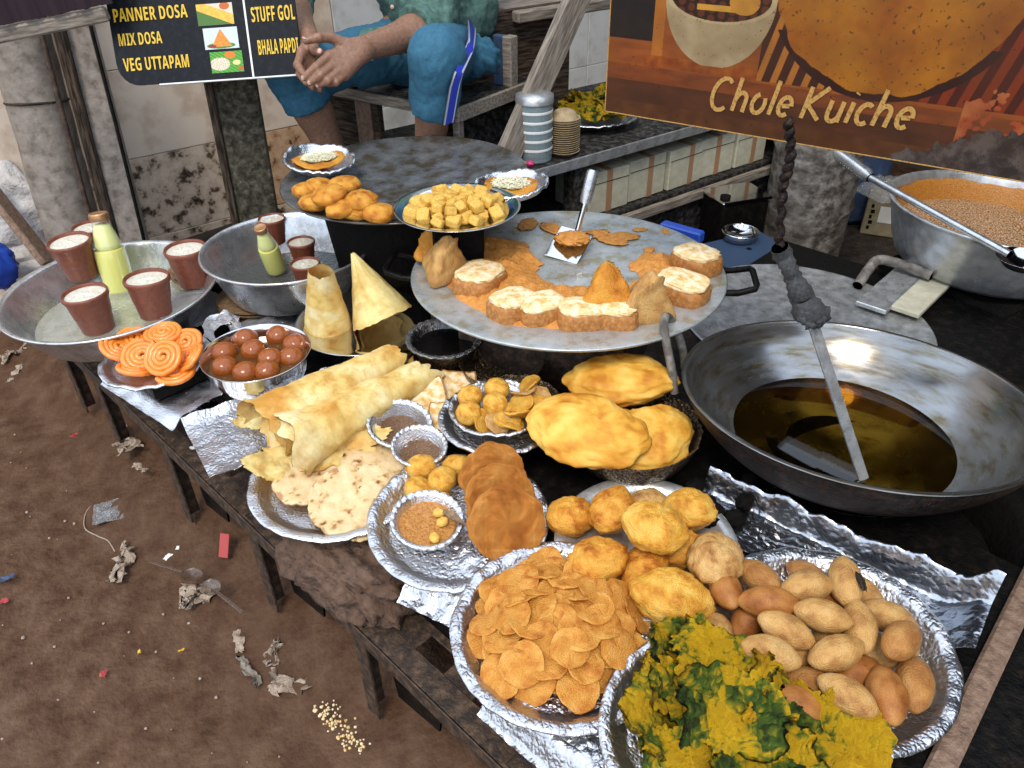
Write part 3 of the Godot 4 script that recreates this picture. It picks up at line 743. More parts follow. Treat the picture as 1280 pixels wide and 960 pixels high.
func bench_and_stairs():
	# the bench on which the man sits: seat plank, legs, panels; front edge along BF, side edge along A
	var c := Vector3(-0.1286, 0.7550, -2.0145)                          # the front right corner of the seat
	var bf := (c - Vector3(-0.4463, 0.7550, -2.2433)).normalized()     # along the front edge, to the right
	var bi := Vector3(bf.z, 0, -bf.x)                 # inwards
	var loc := Transform3D(Basis(bf, Vector3.UP, -bi), c)
	var t := thing("wooden_bench", "grimy dark wooden bench with a worn edge that the man sits on", "bench", loc)
	part(t, "seat", cbox(Vector3(0.60, 0.03, 0.36), 0.004), M.wood_grimy, at(Vector3(-0.30, -0.0165, -0.18)))
	part(t, "seat_edge", cbox(Vector3(0.60, 0.026, 0.012), 0.002), M.wood_old, at(Vector3(-0.30, -0.017, 0.0062)))
	part(t, "side_edge", cbox(Vector3(0.012, 0.036, 0.372), 0.002), M.wood_old, at(Vector3(0.0062, -0.018, -0.174)))
	for x in [-0.012, -0.115, -0.30, -0.585]:
		part(t, "leg", cbox(Vector3(0.022, 0.74, 0.024), 0.003), M.wood_old if x > -0.2 else M.wood_dark, at(Vector3(x, -0.402, -0.016)))
	part(t, "back_leg", cbox(Vector3(0.026, 0.72, 0.03), 0.003), M.wood_dark, at(Vector3(-0.014, -0.393, -0.34)))
	part(t, "front_panel", cbox(Vector3(0.26, 0.74, 0.008), 0.002), M.wood_dark, at(Vector3(-0.44, -0.402, -0.034)))
	part(t, "corner_post", cbox(Vector3(0.06, 0.74, 0.05), 0.006), M.plank, at(Vector3(-0.352, -0.402, -0.030)))
	# stair: stringer, upper tread, post, back board
	t = thing("wooden_stair", "steep worn wooden stair with pale scuffed stringer right of the seated man", "stair", Transform3D(Basis(), c))
	var top := Vector3(0.2206, 1.0389, -2.2343) - c; var bot := Vector3(-0.0109, 0.6151, -1.9864) - c
	var b := bar(bot + (bot - top) * 0.12, top + (top - bot) * 0.7, 0.075, 0.026, AV, 0.004)
	part(t, "stringer", b[0], M.wood_old, b[1])
	var u := Vector3(0.0312, 0.9258, -2.3260) - c
	part(t, "upper_tread", cbox(Vector3(0.36, 0.03, 0.26), 0.004), M.wood_old, Transform3D(Basis(A, Vector3.UP, AV), u + A * 0.175 - AV * 0.115 - Vector3(0, 0.015, 0)))
	part(t, "upper_board", cbox(Vector3(0.10, 0.026, 0.27), 0.003), M.wood_grimy, Transform3D(Basis(bf, Vector3.UP, -bi), u - bf * 0.052 + bi * 0.14 - Vector3(0, 0.017, 0)))
	var p0 := Vector3(0.0143, 0.7450, -2.2178) - c
	part(t, "post", cbox(Vector3(0.03, 0.13, 0.035), 0.003), M.wood_old, Transform3D(Basis(bf, Vector3.UP, -bi), p0 + Vector3(-0.004, 0.072, -0.01)))
	part(t, "blue_post", cbox(Vector3(0.035, 0.13, 0.02), 0.003), M.drum_blue, Transform3D(Basis(bf, Vector3.UP, -bi), p0 + Vector3(-0.004, 0.072, -0.01) - bf * 0.034))
	part(t, "back_board", cbox(Vector3(0.46, 0.75, 0.015), 0.003), M.wood_dark, Transform3D(Basis(A, Vector3.UP, AV), p0 - AV * 0.10 + A * 0.06 + Vector3(0, -0.19, 0)))
	part(t, "lower_board", cbox(Vector3(0.34, 0.70, 0.015), 0.003), M.wood_grimy, Transform3D(Basis(A, Vector3.UP, AV), p0 - AV * 0.03 + A * 0.02 + Vector3(0, -0.40, 0)))
	# poles at the left
	var sp := Vector3(-0.6865, 0.4956, -2.0004)
	b = bar(Vector3(sp.x - 0.012, 0.03, sp.z + 0.006), Vector3(-0.6798, 0.8480, -2.0213), 0.105, 0.05, Vector3(0.3, 0, 1), 0.006)
	t = thing("stone_post", "mossy grey stone post that carries the black menu board", "post", b[1])
	part(t, "post", b[0], M.stone_post)
	part(t, "edge_strip", cbox(Vector3(b[0].get_aabb().size.x, 0.04, 0.02), 0.003), M.wood_dark, at(Vector3(0, 0.008, -0.064)))
	b = bar(Vector3(-1.2895, 0.3522, -2.1441), Vector3(-1.2601, 1.0474, -2.2036), 0.10, 0.10, AV, 0.01)
	var la := Vector3(-1.2930, 0.2800, -2.1302); var lb := Vector3(-1.2960, 1.0437, -2.2377)
	var ll := (lb - la).length()
	t = thing("concrete_pole", "thick round weathered concrete pole, leftmost in the picture", "pole", aim(la - (lb - la) * 0.1, lb))
	part(t, "shaft", surf(32, 40, func(u2: float, v2: float):
		var p := Vector3(cos(u2 * TAU), 0, sin(u2 * TAU)) * 0.078
		p.y = v2 * (ll * 1.1 + 0.5)
		return p * Vector3(1 + 0.05 * ns(p, 9.0, 2.0), 1, 1 + 0.05 * ns(p, 9.0, 3.0))), M.concrete)
	for y in [0.12 + ll * 0.55, 0.12 + ll * 0.78]:
		part(t, "joint_band", lathe([Vector2(0.076, -0.004), Vector2(0.081, -0.002), Vector2(0.081, 0.002), Vector2(0.076, 0.004)], 32), M.wood_dark, at(Vector3(0, y, 0)))
	one("iron_rod", tube([Vector3(-1.1831, 0.3926, -2.0504), Vector3(-1.1973, 0.9429, -2.1549), Vector3(-1.2067, 1.0658, -2.1921)], 0.007, 10), M.rusty_iron, "thin rusty iron rod beside the round concrete pole", "rod")
	b = bar(Vector3(-1.1612, 0.3671, -2.1057), Vector3(-1.1768, 1.0251, -2.2247), 0.03, 0.05, Vector3(0.3, 0, 1), 0.006)
	one("dark_plank", b[0], M.wood_dark, "narrow dark splintered plank between the rod and the wooden post", "plank", b[1])
	b = bar(Vector3(-1.1176, 0.3301, -2.1286), Vector3(-1.1502, 1.0189, -2.2691), 0.075, 0.06, Vector3(0.3, 0, 1), 0.008)
	t = thing("wooden_post", "pale cracked wooden post at the left edge of the tiled wall", "post", b[1])
	part(t, "post", b[0], M.concrete)
	part(t, "cable", tube([Vector3(-0.5, 0.03, 0.03), Vector3(0, 0.034, 0.037), Vector3(0.5, 0.03, 0.035)], 0.005, 8), M.black_iron)
	# the hanging cloth and beam in the top left corner
	b = bar(Vector3(-1.1895, 0.9622, -1.8388), Vector3(-0.8910, 1.0051, -1.8932), 0.03, 0.03, Vector3.UP, 0.004)
	t = thing("awning_beam", "brown wooden beam with a fringed dark cloth in the top left corner", "beam", b[1])
	part(t, "beam", b[0], M.wood_old)
	var cl := part(t, "fringed_cloth", shell(60, 12, func(u3: float, v3: float):
		return Vector3((u3 - 0.5) * 0.36, 0.02 + v3 * 0.16, 0.02 - v3 * 0.02 + 0.004 * sin(u3 * 150.0) * (1 - v3) + 0.006 * sin(u3 * 40.0)), 0.002), M.dark_cloth)
	# sacks behind the pole
	t = thing("white_sack", "white plastic sack slumped behind the concrete pole", "sack", at(Vector3(-1.5313, 0.3836, -2.3126)))
	part(t, "bag", blob(Vector3(0.15, 0.17, 0.13), 0.35, 2.0, 9.0, 44), M.white_sack)
	part(t, "neck", blob(Vector3(0.07, 0.06, 0.06), 0.5, 3.0, 8.0, 20), M.white_sack, at(Vector3(-0.03, 0.17, 0)))
	one("grey_bundle", surf(40, 40, func(u4: float, v4: float):
		var a: float = v4 * PI
		var d := Vector3(sin(a) * cos(u4 * TAU), cos(a), sin(a) * sin(u4 * TAU))
		return d * Vector3(0.12, 0.08, 0.12) * (1.0 + 0.03 * sin(d.y * 40.0) + 0.15 * ns(d, 2.0, 1.0))), M.white_sack, "grey pleated bundle under the white sack", "bundle", at(Vector3(-1.5224, 0.2465, -2.2532)))
	one("blue_bag", blob(Vector3(0.06, 0.07, 0.06), 0.3, 2.4, 12.0, 30), M.bright_blue_plastic, "blue plastic bag at the left picture edge under the sack", "bag", at(Vector3(-1.5109, 0.3149, -2.0570)))
	b = bar(Vector3(-1.3469, 0.3164, -2.0580), Vector3(-1.5118, 0.5474, -2.1587), 0.02, 0.07, Vector3(0.3, 0, 1), 0.003)
	one("brown_board", b[0], M.plank, "brown board leaning across the front of the grey bundle", "board", b[1])
	one("added_doorway_board", cbox(Vector3(1.6, 2.4, 0.05), 0.01), M.plank, "added brown board across the dark doorway behind the concrete pole", "backdrop", Transform3D(Basis(A, Vector3.UP, AV), Vector3(-1.8517, 0.5531, -3.0173) * Vector3(1, 0, 1) + Vector3(-0.35, 1.2, -0.15)))  # added board, stands where the doorway is only dark

# ---------------------------------------------------------------- the two signs
func strokes(list: Array, w: float, thick := 0.0012) -> ArrayMesh:     # brush lettering: each stroke a flat band along its points
	var out := []
	for pts in list:
		var q := PackedVector2Array()
		for p in pts: q.append(p)
		for poly in Geometry2D.offset_polyline(q, w, Geometry2D.JOIN_ROUND, Geometry2D.END_ROUND):
			if not Geometry2D.is_polygon_clockwise(poly):
				out.append([plane_poly(Array(poly), thick), Transform3D(Basis(), Vector3(0, 0, 0.0003 * out.size()))])
	return join(out)

func arc(cx: float, cy: float, rx: float, ry: float, a0: float, a1: float, n := 9) -> Array:
	var o := []
	for k in n + 1:
		var a := deg_to_rad(lerpf(a0, a1, float(k) / n))
		o.append(Vector2(cx + rx * cos(a), cy + ry * sin(a)))
	return o

func brush(ch: String) -> Array:                        # letter shapes on a unit x-height, [strokes, width]
	match ch:
		"C": return [[arc(0.62, 0.80, 0.52, 0.82, 50, 310, 14)], 1.12]
		"h": return [[[Vector2(0.12, 0), Vector2(0.12, 1.7)], [Vector2(0.12, 0.6)] + arc(0.42, 0.62, 0.26, 0.36, 150, 0, 7) + [Vector2(0.68, 0)]], 0.86]
		"o": return [[arc(0.40, 0.5, 0.32, 0.48, 100, 400, 16)], 0.84]
		"l": return [[[Vector2(0.14, 0), Vector2(0.14, 1.7)]], 0.36]
		"e": return [[[Vector2(0.24, 0.5), Vector2(0.62, 0.54)], arc(0.40, 0.5, 0.30, 0.46, 5, 310, 13)], 0.82]
		"K": return [[[Vector2(0.14, 0), Vector2(0.14, 1.55)], [Vector2(0.95, 1.6), Vector2(0.2, 0.72), Vector2(0.98, 0)]], 1.04]
		"u": return [[[Vector2(0.12, 1)] + arc(0.40, 0.34, 0.28, 0.34, 180, 350, 8) + [Vector2(0.68, 1)], [Vector2(0.68, 1), Vector2(0.70, 0)]], 0.86]
		"i": return [[[Vector2(0.14, 0), Vector2(0.14, 1)], [Vector2(0.15, 1.38), Vector2(0.17, 1.45)]], 0.36]
		"c": return [[arc(0.42, 0.5, 0.32, 0.48, 50, 310, 11)], 0.74]
	return [[], 0.5]

func picture(w: int, h: int, f: Callable) -> ImageTexture:
	var im := Image.create(w, h, false, Image.FORMAT_RGB8)
	for y in h:
		for x in w:
			im.set_pixel(x, y, f.call((x + 0.5) / w, 1.0 - (y + 0.5) / h))
	return ImageTexture.create_from_image(im)

func print_quad(w: float, h: float, t: Texture2D, rough := 0.35) -> Array:
	var st := SurfaceTool.new()
	var m := StandardMaterial3D.new()
	m.albedo_texture = t
	m.roughness = rough
	var v := PackedVector3Array([Vector3(0, 0, 0), Vector3(w, 0, 0), Vector3(w, h, 0), Vector3(0, h, 0)])
	var n := PackedVector3Array([Vector3.BACK, Vector3.BACK, Vector3.BACK, Vector3.BACK])
	var uv := PackedVector2Array([Vector2(0, 1), Vector2(1, 1), Vector2(1, 0), Vector2(0, 0)])
	return [bake(v, n, PackedInt32Array([0, 2, 1, 0, 3, 2]), PackedColorArray(), uv), m]

func signs():
	# the black menu board
	var x := Vector3(0.9986, 0.0431, -0.0302); var y := Vector3(-0.0514, 0.9220, -0.3838)
	var loc := Transform3D(Basis(x, y, x.cross(y)), Vector3(-0.9055, 0.8514, -1.8833))
	var t := thing("menu_board", "black menu board with yellow dish names and small food photographs", "menu sign", loc)
	var pts := [Vector2(0.045, 0), Vector2(0.43, 0), Vector2(0.43, 0.30), Vector2(0.0, 0.30), Vector2(0.0, 0.05)]
	for k in 5: pts.append(Vector2(0.045 - 0.045 * sin(PI / 12 * (5 - k)), 0.05 - 0.05 * cos(PI / 12 * (5 - k))))
	part(t, "panel", plane_poly(pts, 0.006), M.sign_black, at(Vector3(0, 0, -0.0035)))
	part(t, "white_strip", cbox(Vector3(0.0045, 0.30, 0.001), 0.0003), M.print_white, at(Vector3(0.3135, 0.15, 0.0004)))
	part(t, "white_edge", cbox(Vector3(0.34, 0.0035, 0.008), 0.0005), M.print_white, at(Vector3(0.262, -0.0018, -0.0035), 0))
	var rows := [["PANNER DOSA", 0.012, 0.1385, 0.170, 0.028], ["MIX DOSA", 0.015, 0.087, 0.100, 0.026], ["VEG UTTAPAM", 0.017, 0.0315, 0.152, 0.028], ["STUFF GOL", 0.327, 0.118, 0.100, 0.032], ["BHALA PAPDI", 0.333, 0.047, 0.094, 0.032]]
	for r in rows:
		var tx := TextMesh.new()
		tx.font = face(true)
		tx.text = r[0]
		tx.font_size = 48; tx.pixel_size = 0.001; tx.depth = 0.001; tx.curve_step = 3.0
		tx.horizontal_alignment = HORIZONTAL_ALIGNMENT_LEFT
		tx.vertical_alignment = VERTICAL_ALIGNMENT_BOTTOM
		var b := tx.get_aabb()
		var arr := tx.get_mesh_arrays()
		var v: PackedVector3Array = arr[Mesh.ARRAY_VERTEX]
		var wide: float = r[3]
		for k in v.size():                              # narrow upright display lettering, feet a little uneven
			var p := v[k]
			v[k] = Vector3((p.x - b.position.x) / b.size.x * wide, (p.y - b.position.y) / b.size.y * r[4], p.z)
		arr[Mesh.ARRAY_VERTEX] = v
		var keep := arr
		var am := ArrayMesh.new()
		am.add_surface_from_arrays(Mesh.PRIMITIVE_TRIANGLES, keep)
		part(t, "lettering", am, M.letter_yellow, at(Vector3(r[1], r[2], 0.0012)))
	# three small printed food pictures
	var img := [
		func(u: float, v: float):                                     # a rolled dosa on a leaf
			var c := Color(0.80, 0.78, 0.70)
			if v < 0.25 + 0.5 * (1 - u): c = Color(0.25, 0.42, 0.12)
			if absf(v - (0.95 - 0.75 * u)) < 0.24: c = Color(0.93, 0.77, 0.30).lerp(Color(0.86, 0.60, 0.18), 0.5 + 0.5 * fn.get_noise_2d(u * 6, v * 6))
			if Vector2(u - 0.78, (v - 0.86) * 0.8).length() < 0.14: c = Color(0.75, 0.36, 0.08)
			return c,
		func(u: float, v: float):                                     # a golden cone on a plate
			var c := Color(0.78, 0.82, 0.84)
			if Vector2(u - 0.48, (v - 0.16) * 3.0).length() < 0.42: c = Color(0.30, 0.48, 0.16)
			var e: float = absf(u - 0.5)
			if v > 0.12 and v < 0.93 and e < 0.36 * (0.95 - v): c = Color(0.93, 0.62, 0.18).lerp(Color(0.80, 0.42, 0.10), 0.5 + 0.6 * fn.get_noise_2d(u * 9, v * 9))
			if Vector2(u - 0.22, (v - 0.14) * 1.6).length() < 0.12: c = Color(0.55, 0.13, 0.07)
			return c,
		func(u: float, v: float):                                     # rice pancake with dips on a green leaf
			var c := Color(0.20, 0.50, 0.10).lerp(Color(0.35, 0.65, 0.15), 0.5 + 0.5 * sin((u + v) * 40))
			if Vector2(u - 0.28, (v - 0.42)).length() < 0.31: c = Color(0.88, 0.84, 0.76).lerp(Color(0.55, 0.45, 0.30), clampf(fn.get_noise_2d(u * 22, v * 22) * 2.0, 0, 1))
			if Vector2(u - 0.62, v - 0.82).length() < 0.17: c = Color(0.85, 0.45, 0.05)
			if Vector2(u - 0.80, v - 0.45).length() < 0.12: c = Color(0.88, 0.80, 0.55)
			if Vector2(u - 0.92, v - 0.16).length() < 0.10: c = Color(0.70, 0.35, 0.08)
			return c]
	for k in 3:
		var pq := print_quad(0.083 - 0.004 * k, 0.046, picture(96, 54, img[k]))
		part(t, "food_picture", pq[0], pq[1], at(Vector3(0.203 + 0.006 * (2 - k) * 0 + 0.008 * k, 0.118 - 0.052 * k, 0.0006)))
	# the orange banner
	var bl := Transform3D(Basis(Vector3(0.8165, 0.0000, 0.5774), Vector3(0.0000, 1.0000, 0.0000), Vector3(0.8165, 0.0000, 0.5774).cross(Vector3(0.0000, 1.0000, 0.0000))).scaled(Vector3.ONE * 0.755), Vector3(0.1668, 0.9300, -1.3323))
	t = thing("food_banner", "orange banner picturing a bowl and a puffed bread, lettered Chole Kulche in yellow", "banner", bl)
	var W := 0.96; var H := 0.42
	var pic := picture(900, 394, func(u: float, v: float): return banner_color(u * W, v * H))
	var pq := print_quad(W, H, pic, 0.3)
	part(t, "print", pq[0], pq[1], at(Vector3(0, 0, 0.0008)))
	part(t, "panel", cbox(Vector3(W, H, 0.006), 0.001), M.plank, at(Vector3(W / 2, H / 2, -0.0034)))
	part(t, "yellow_edge", join([[cbox(Vector3(W, 0.0025, 0.008), 0.0005), at(Vector3(W / 2, -0.0013, -0.003))], [cbox(Vector3(0.0025, H, 0.008), 0.0005), at(Vector3(-0.0013, H / 2, -0.003))]]), M.letter_banner)
	for cx in [0.06, 0.90]:                              # hung from the awning roof
		part(t, "cord", tube([Vector3(cx, H - 0.01, -0.008), Vector3(cx + 0.01, H + 0.8, -0.01), Vector3(cx, H + 1.62, -0.01)], 0.003, 6), M.rag)
	var x0 := 0.236
	for ch in "Chole Kuiche":
		if ch == " ":
			x0 += 0.012
			continue
		var g := brush(ch)
		var sc := 0.0385
		var sl := []
		for s in g[0]:
			var o := []
			for p in s: o.append(Vector2(p.x + 0.22 * p.y, p.y) * sc)
			sl.append(o)
		part(t, "lettering", strokes(sl, 0.0042), M.letter_banner, at(Vector3(x0, 0.040 + 0.045 * (x0 - 0.236), 0.0020), 0, 0, 0.6))
		x0 += g[1] * sc * 1.14

func n2(x: float, y: float, f: float) -> float:
	return fn.get_noise_2d(x * f, y * f)

func banner_color(x: float, y: float) -> Color:         # the print: a brown board, a white bowl of chickpeas, a big puffed bread
	var wood := Color(0.50, 0.23, 0.08).lerp(Color(0.66, 0.35, 0.12), 0.5 + 0.7 * n2(x * 0.4, y * 2.0, 16.0))
	var c := wood
	if y < 0.105 - 0.01 * x: c = Color(0.42, 0.19, 0.08).lerp(Color(0.56, 0.28, 0.11), 0.5 + 0.7 * n2(x * 0.5, y * 2.0, 20.0))
	if y < 0.072: c = Color(0.25, 0.13, 0.07).lerp(Color(0.33, 0.17, 0.09), 0.5 + n2(x * 0.3, y, 25.0))
	if y < 0.03: c = Color(0.36, 0.20, 0.09).lerp(Color(0.28, 0.15, 0.07), 0.5 + n2(x, y, 20.0))
	if x < 0.10 and y > 0.155: c = Color(0.07, 0.055, 0.05)
	if x > 0.10 and x < 0.125 and y > 0.125: c = Color(0.72, 0.42, 0.13)
	if y > 0.106 and y < 0.128 and x > 0.085 and x < 0.55: c = Color(0.66, 0.34, 0.10).lerp(Color(0.52, 0.22, 0.06), 0.5 + n2(x, y, 30.0))
	# slatted mat behind the bowl
	if x > 0.33 and x < 0.86 and y > 0.105 and y > 0.105 + 0.0 * x:
		var sl := fposmod(x * 1.0 - y * 0.25, 0.030)
		c = Color(0.70, 0.42, 0.14) if sl < 0.013 else Color(0.22, 0.10, 0.05)
		if x > 0.62: c = Color(0.50, 0.17, 0.05) if sl < 0.015 else Color(0.26, 0.08, 0.04)
	# bowl
	var bq := Vector2((x - 0.235) / 0.112, (y - 0.245) / 0.127)
	if y <= 0.245 and bq.length() < 1.0 and y > 0.12:
		c = Color(0.66, 0.58, 0.42).lerp(Color(0.74, 0.67, 0.52), clampf(0.5 + n2(x, y, 12.0), 0, 1))
	var top := Vector2((x - 0.235) / 0.112, (y - 0.245) / 0.046)
	if top.length() < 1.0: c = Color(0.78, 0.70, 0.52)
	if top.length() < 0.90:
		c = Color(0.14, 0.06, 0.03)
		var cell := Vector2(fposmod(x, 0.021) - 0.0105, fposmod(y + 0.009 * floorf(x / 0.021), 0.017) - 0.0085)
		if cell.length() < 0.0075: c = Color(0.36, 0.16, 0.06)
		if y > 0.222 and y < 0.232 and x > 0.19 and x < 0.27: c = Color(0.85, 0.62, 0.22)
		if Vector2((x - 0.285) / 0.03, (y - 0.24) / 0.022).length() < 1.0: c = Color(0.82, 0.56, 0.18)
	# bread
	var q := Vector2((x - 0.545) / 0.20, (y - 0.285) / 0.178)
	if q.length() < 1.0 + 0.05 * n2(x, y, 10.0):
		c = Color(0.70, 0.43, 0.08).lerp(Color(0.58, 0.30, 0.05), clampf(0.4 + 0.8 * n2(x, y, 9.0) + 0.2 * n2(x, y, 40.0), 0, 1))
		if n2(x, y, 55.0) > 0.52: c = Color(0.40, 0.22, 0.06)
	elif q.length() < 1.06 and y < 0.2: c = Color(0.16, 0.06, 0.03)
	# fire and soot towards the right end
	if x > 0.70:
		var e := n2(x, y, 11.0) + 0.5 * n2(x, y, 30.0)
		if y < 0.11 + 0.10 * (x - 0.70) + 0.04 * e and e > -0.1 and y > 0.035: c = Color(0.62, 0.20, 0.10).lerp(Color(0.75, 0.42, 0.22), clampf(0.4 + e, 0, 1))
	if x > 0.58:
		var s := n2(x, y, 14.0) + 0.6 * n2(x, y, 50.0)
		if y < 0.42 * (x - 0.59) + 0.025 * s: c = Color(0.17, 0.15, 0.15).lerp(Color(0.36, 0.33, 0.32), clampf(0.4 + s + 0.4 * n2(x * 2.2 + y, y - x, 120.0), 0, 1))
	# fly specks and scratches
	if n2(x, y, 90.0) > 0.62: c = c.darkened(0.5)
	var grime := clampf(0.5 + 0.9 * n2(x, y * 1.3, 7.0) + 0.4 * n2(x, y, 33.0), 0, 1)      # greasy film in patches
	return c.lerp(Color(0.33, 0.22, 0.13), 0.10 + 0.22 * grime).darkened(0.08)

# ---------------------------------------------------------------- shapes shared by the food
func foil_plate(r: float, h: float, seg := 96, crimp := 1.0) -> ArrayMesh:
	var p := [Vector2(0, 0), Vector2(r * 0.4, 0), Vector2(r * 0.74, 0.0), Vector2(r * 0.80, 0.001), Vector2(r * 0.88, h * 0.85), Vector2(r * 0.91, h), Vector2(r * 0.97, h + 0.001), Vector2(r, h - 0.002), Vector2(r, h + 0.0008), Vector2(r * 0.97, h + 0.0030), Vector2(r * 0.91, h + 0.0020), Vector2(r * 0.875, h * 0.85 + 0.001), Vector2(r * 0.79, 0.003), Vector2(r * 0.74, 0.002), Vector2(r * 0.4, 0.002), Vector2(0, 0.002)]
	return lathe(p, seg, func(q: Vector3, u: float, _v: float):
		var rr := Vector2(q.x, q.z).length() / r
		var k := smoothstep(0.78, 0.95, rr)
		var w := sin(u * TAU * 22.0 + 2.0 * sin(u * 31.0)) * 0.0016 * k * crimp
		var bend := 0.006 * k * ns(Vector3(cos(u * TAU), 0, sin(u * TAU)), 1.3, r * 100.0)
		return q * Vector3(1 + 0.012 * ns(q, 22.0) * k, 1, 1 + 0.012 * ns(q, 22.0) * k) + Vector3(0, w + bend, 0))

func foil_bowl(r: float, h: float, seg := 80) -> ArrayMesh:
	var p := [Vector2(0, 0), Vector2(r * 0.60, 0), Vector2(r * 0.66, 0.004), Vector2(r * 0.84, h * 0.92), Vector2(r * 0.88, h), Vector2(r * 0.97, h + 0.001), Vector2(r, h - 0.002), Vector2(r, h + 0.001), Vector2(r * 0.97, h + 0.003), Vector2(r * 0.87, h + 0.002), Vector2(r * 0.82, h * 0.92), Vector2(r * 0.645, 0.006), Vector2(r * 0.6, 0.0025), Vector2(0, 0.0025)]
	return lathe(p, seg, func(q: Vector3, u: float, _v: float):
		var rr := Vector2(q.x, q.z).length() / r
		var k := smoothstep(0.62, 0.86, rr)
		var w := sin(u * TAU * 26.0 + 1.5 * sin(u * 20.0)) * 0.010 * k
		return q * Vector3(1 + w, 1, 1 + w) + Vector3(0, 0.0012 * k * sin(u * TAU * 26.0), 0))

func tint(base: Array, p: Vector3, f: float, sd: float, spread := 1.0) -> Color:   # three tones picked by noise: pale, gold, brown
	var t := clampf(0.45 + spread * (0.75 * ns(p, f, sd) + 0.25 * ns(p, f * 4.0, sd)), 0.0, 1.0)
	return base[0].lerp(base[1], t * 2.0) if t < 0.5 else base[1].lerp(base[2], t * 2.0 - 1.0)

const GOLD := [Color(0.72, 0.38, 0.065), Color(0.63, 0.265, 0.032), Color(0.36, 0.105, 0.012)]
const BRONZE := [Color(0.74, 0.33, 0.075), Color(0.64, 0.235, 0.040), Color(0.40, 0.115, 0.018)]
const SAND := [Color(0.66, 0.43, 0.18), Color(0.56, 0.315, 0.105), Color(0.31, 0.13, 0.042)]
const WAFER := [Color(0.72, 0.37, 0.09), Color(0.63, 0.265, 0.045), Color(0.38, 0.11, 0.016)]
const TAN := [Color(0.52, 0.29, 0.10), Color(0.44, 0.205, 0.060), Color(0.26, 0.095, 0.024)]
const BUTTER := [Color(0.78, 0.48, 0.105), Color(0.70, 0.36, 0.050), Color(0.50, 0.19, 0.020)]
const CREPE := [Color(0.84, 0.70, 0.40), Color(0.78, 0.55, 0.20), Color(0.60, 0.29, 0.055)]

func puri(r: Vector3, sd: float, tones: Array, seam := 0.0, seg := 44, pointy := 0.12, wrinkle := 0.05) -> ArrayMesh:
	return blob(r, 0.12, 1.3, sd, seg, func(p: Vector3, _u: float, _v: float): return tint(tones, p / r.x, 1.5, sd, 1.35), func(d: Vector3):
		var k := 1.0 + pointy * pow(absf(d.x), 6.0)
		var e := 1.0 + seam * exp(-pow(d.y * 9.0, 2.0))
		var w := 1.0 + wrinkle * ns(d, 4.0, sd + 3.0) + 0.010 * ns(d, 9.0, sd) + 0.006 * ns(d, 22.0, sd)
		return Vector3(d.x * k * e, signf(d.y) * pow(absf(d.y), 0.9), d.z * e) * w)

func crisp(r: float, sd: float, tones: Array, curl := 0.25, thick := 0.0028, seg := 26) -> ArrayMesh:
	return blob(Vector3(r, 1, r), 0.0, 1.0, sd, seg, func(p: Vector3, _u: float, _v: float): return tint(tones, p / r, 1.3, sd, 1.0), func(d: Vector3):
		var h := Vector2(d.x, d.z)
		var l := h.length()
		var k := pow(l, 0.55) / maxf(l, 0.001)
		var q := h * k * (1.0 + 0.13 * ns(Vector3(d.x, 0, d.z).normalized(), 1.5, sd))
		var y := r * curl * (q.x * q.x * 0.9 - 0.35 * q.y * q.y) + r * 0.10 * ns(Vector3(q.x, 0, q.y), 2.2, sd)
		return Vector3(q.x, y + thick * signf(d.y) * pow(absf(d.y), 0.6) * (1 + 0.4 * ns(d, 5.0, sd)), q.y))

func samosa(s: float, sd: float) -> ArrayMesh:         # a plump three cornered pasty with a pinched, folded seam
	var nn := [Vector3(0.94, 0.33, 0), Vector3(-0.47, 0.33, 0.82), Vector3(-0.47, 0.33, -0.82), Vector3(0, -1, 0)]
	return blob(Vector3.ONE * s, 0.05, 2.0, sd, 56, func(p: Vector3, _u: float, _v: float): return tint(GOLD if int(sd) % 2 else SAND, p / s, 1.6, sd, 0.8), func(d: Vector3):
		var m := 0.0
		for q in nn: m += pow(maxf(d.dot(q), 0.0), 3.0)
		var r := minf(1.0 / maxf(pow(m, 0.3333), 0.1), 2.1)
		var ridge := exp(-pow((d.z - 0.25 * d.y - 0.1 * sin(d.y * 7.0)) * 12.0, 2.0)) * smoothstep(-0.3, 0.4, d.y)
		var pleat := 0.010 * sin(d.z * 26.0 + d.y * 8.0) * smoothstep(0.2, 0.9, d.y)
		return d * r * (0.56 + 0.13 * ridge + pleat * 0.6 + 0.02 * ns(d, 6.0, sd)))

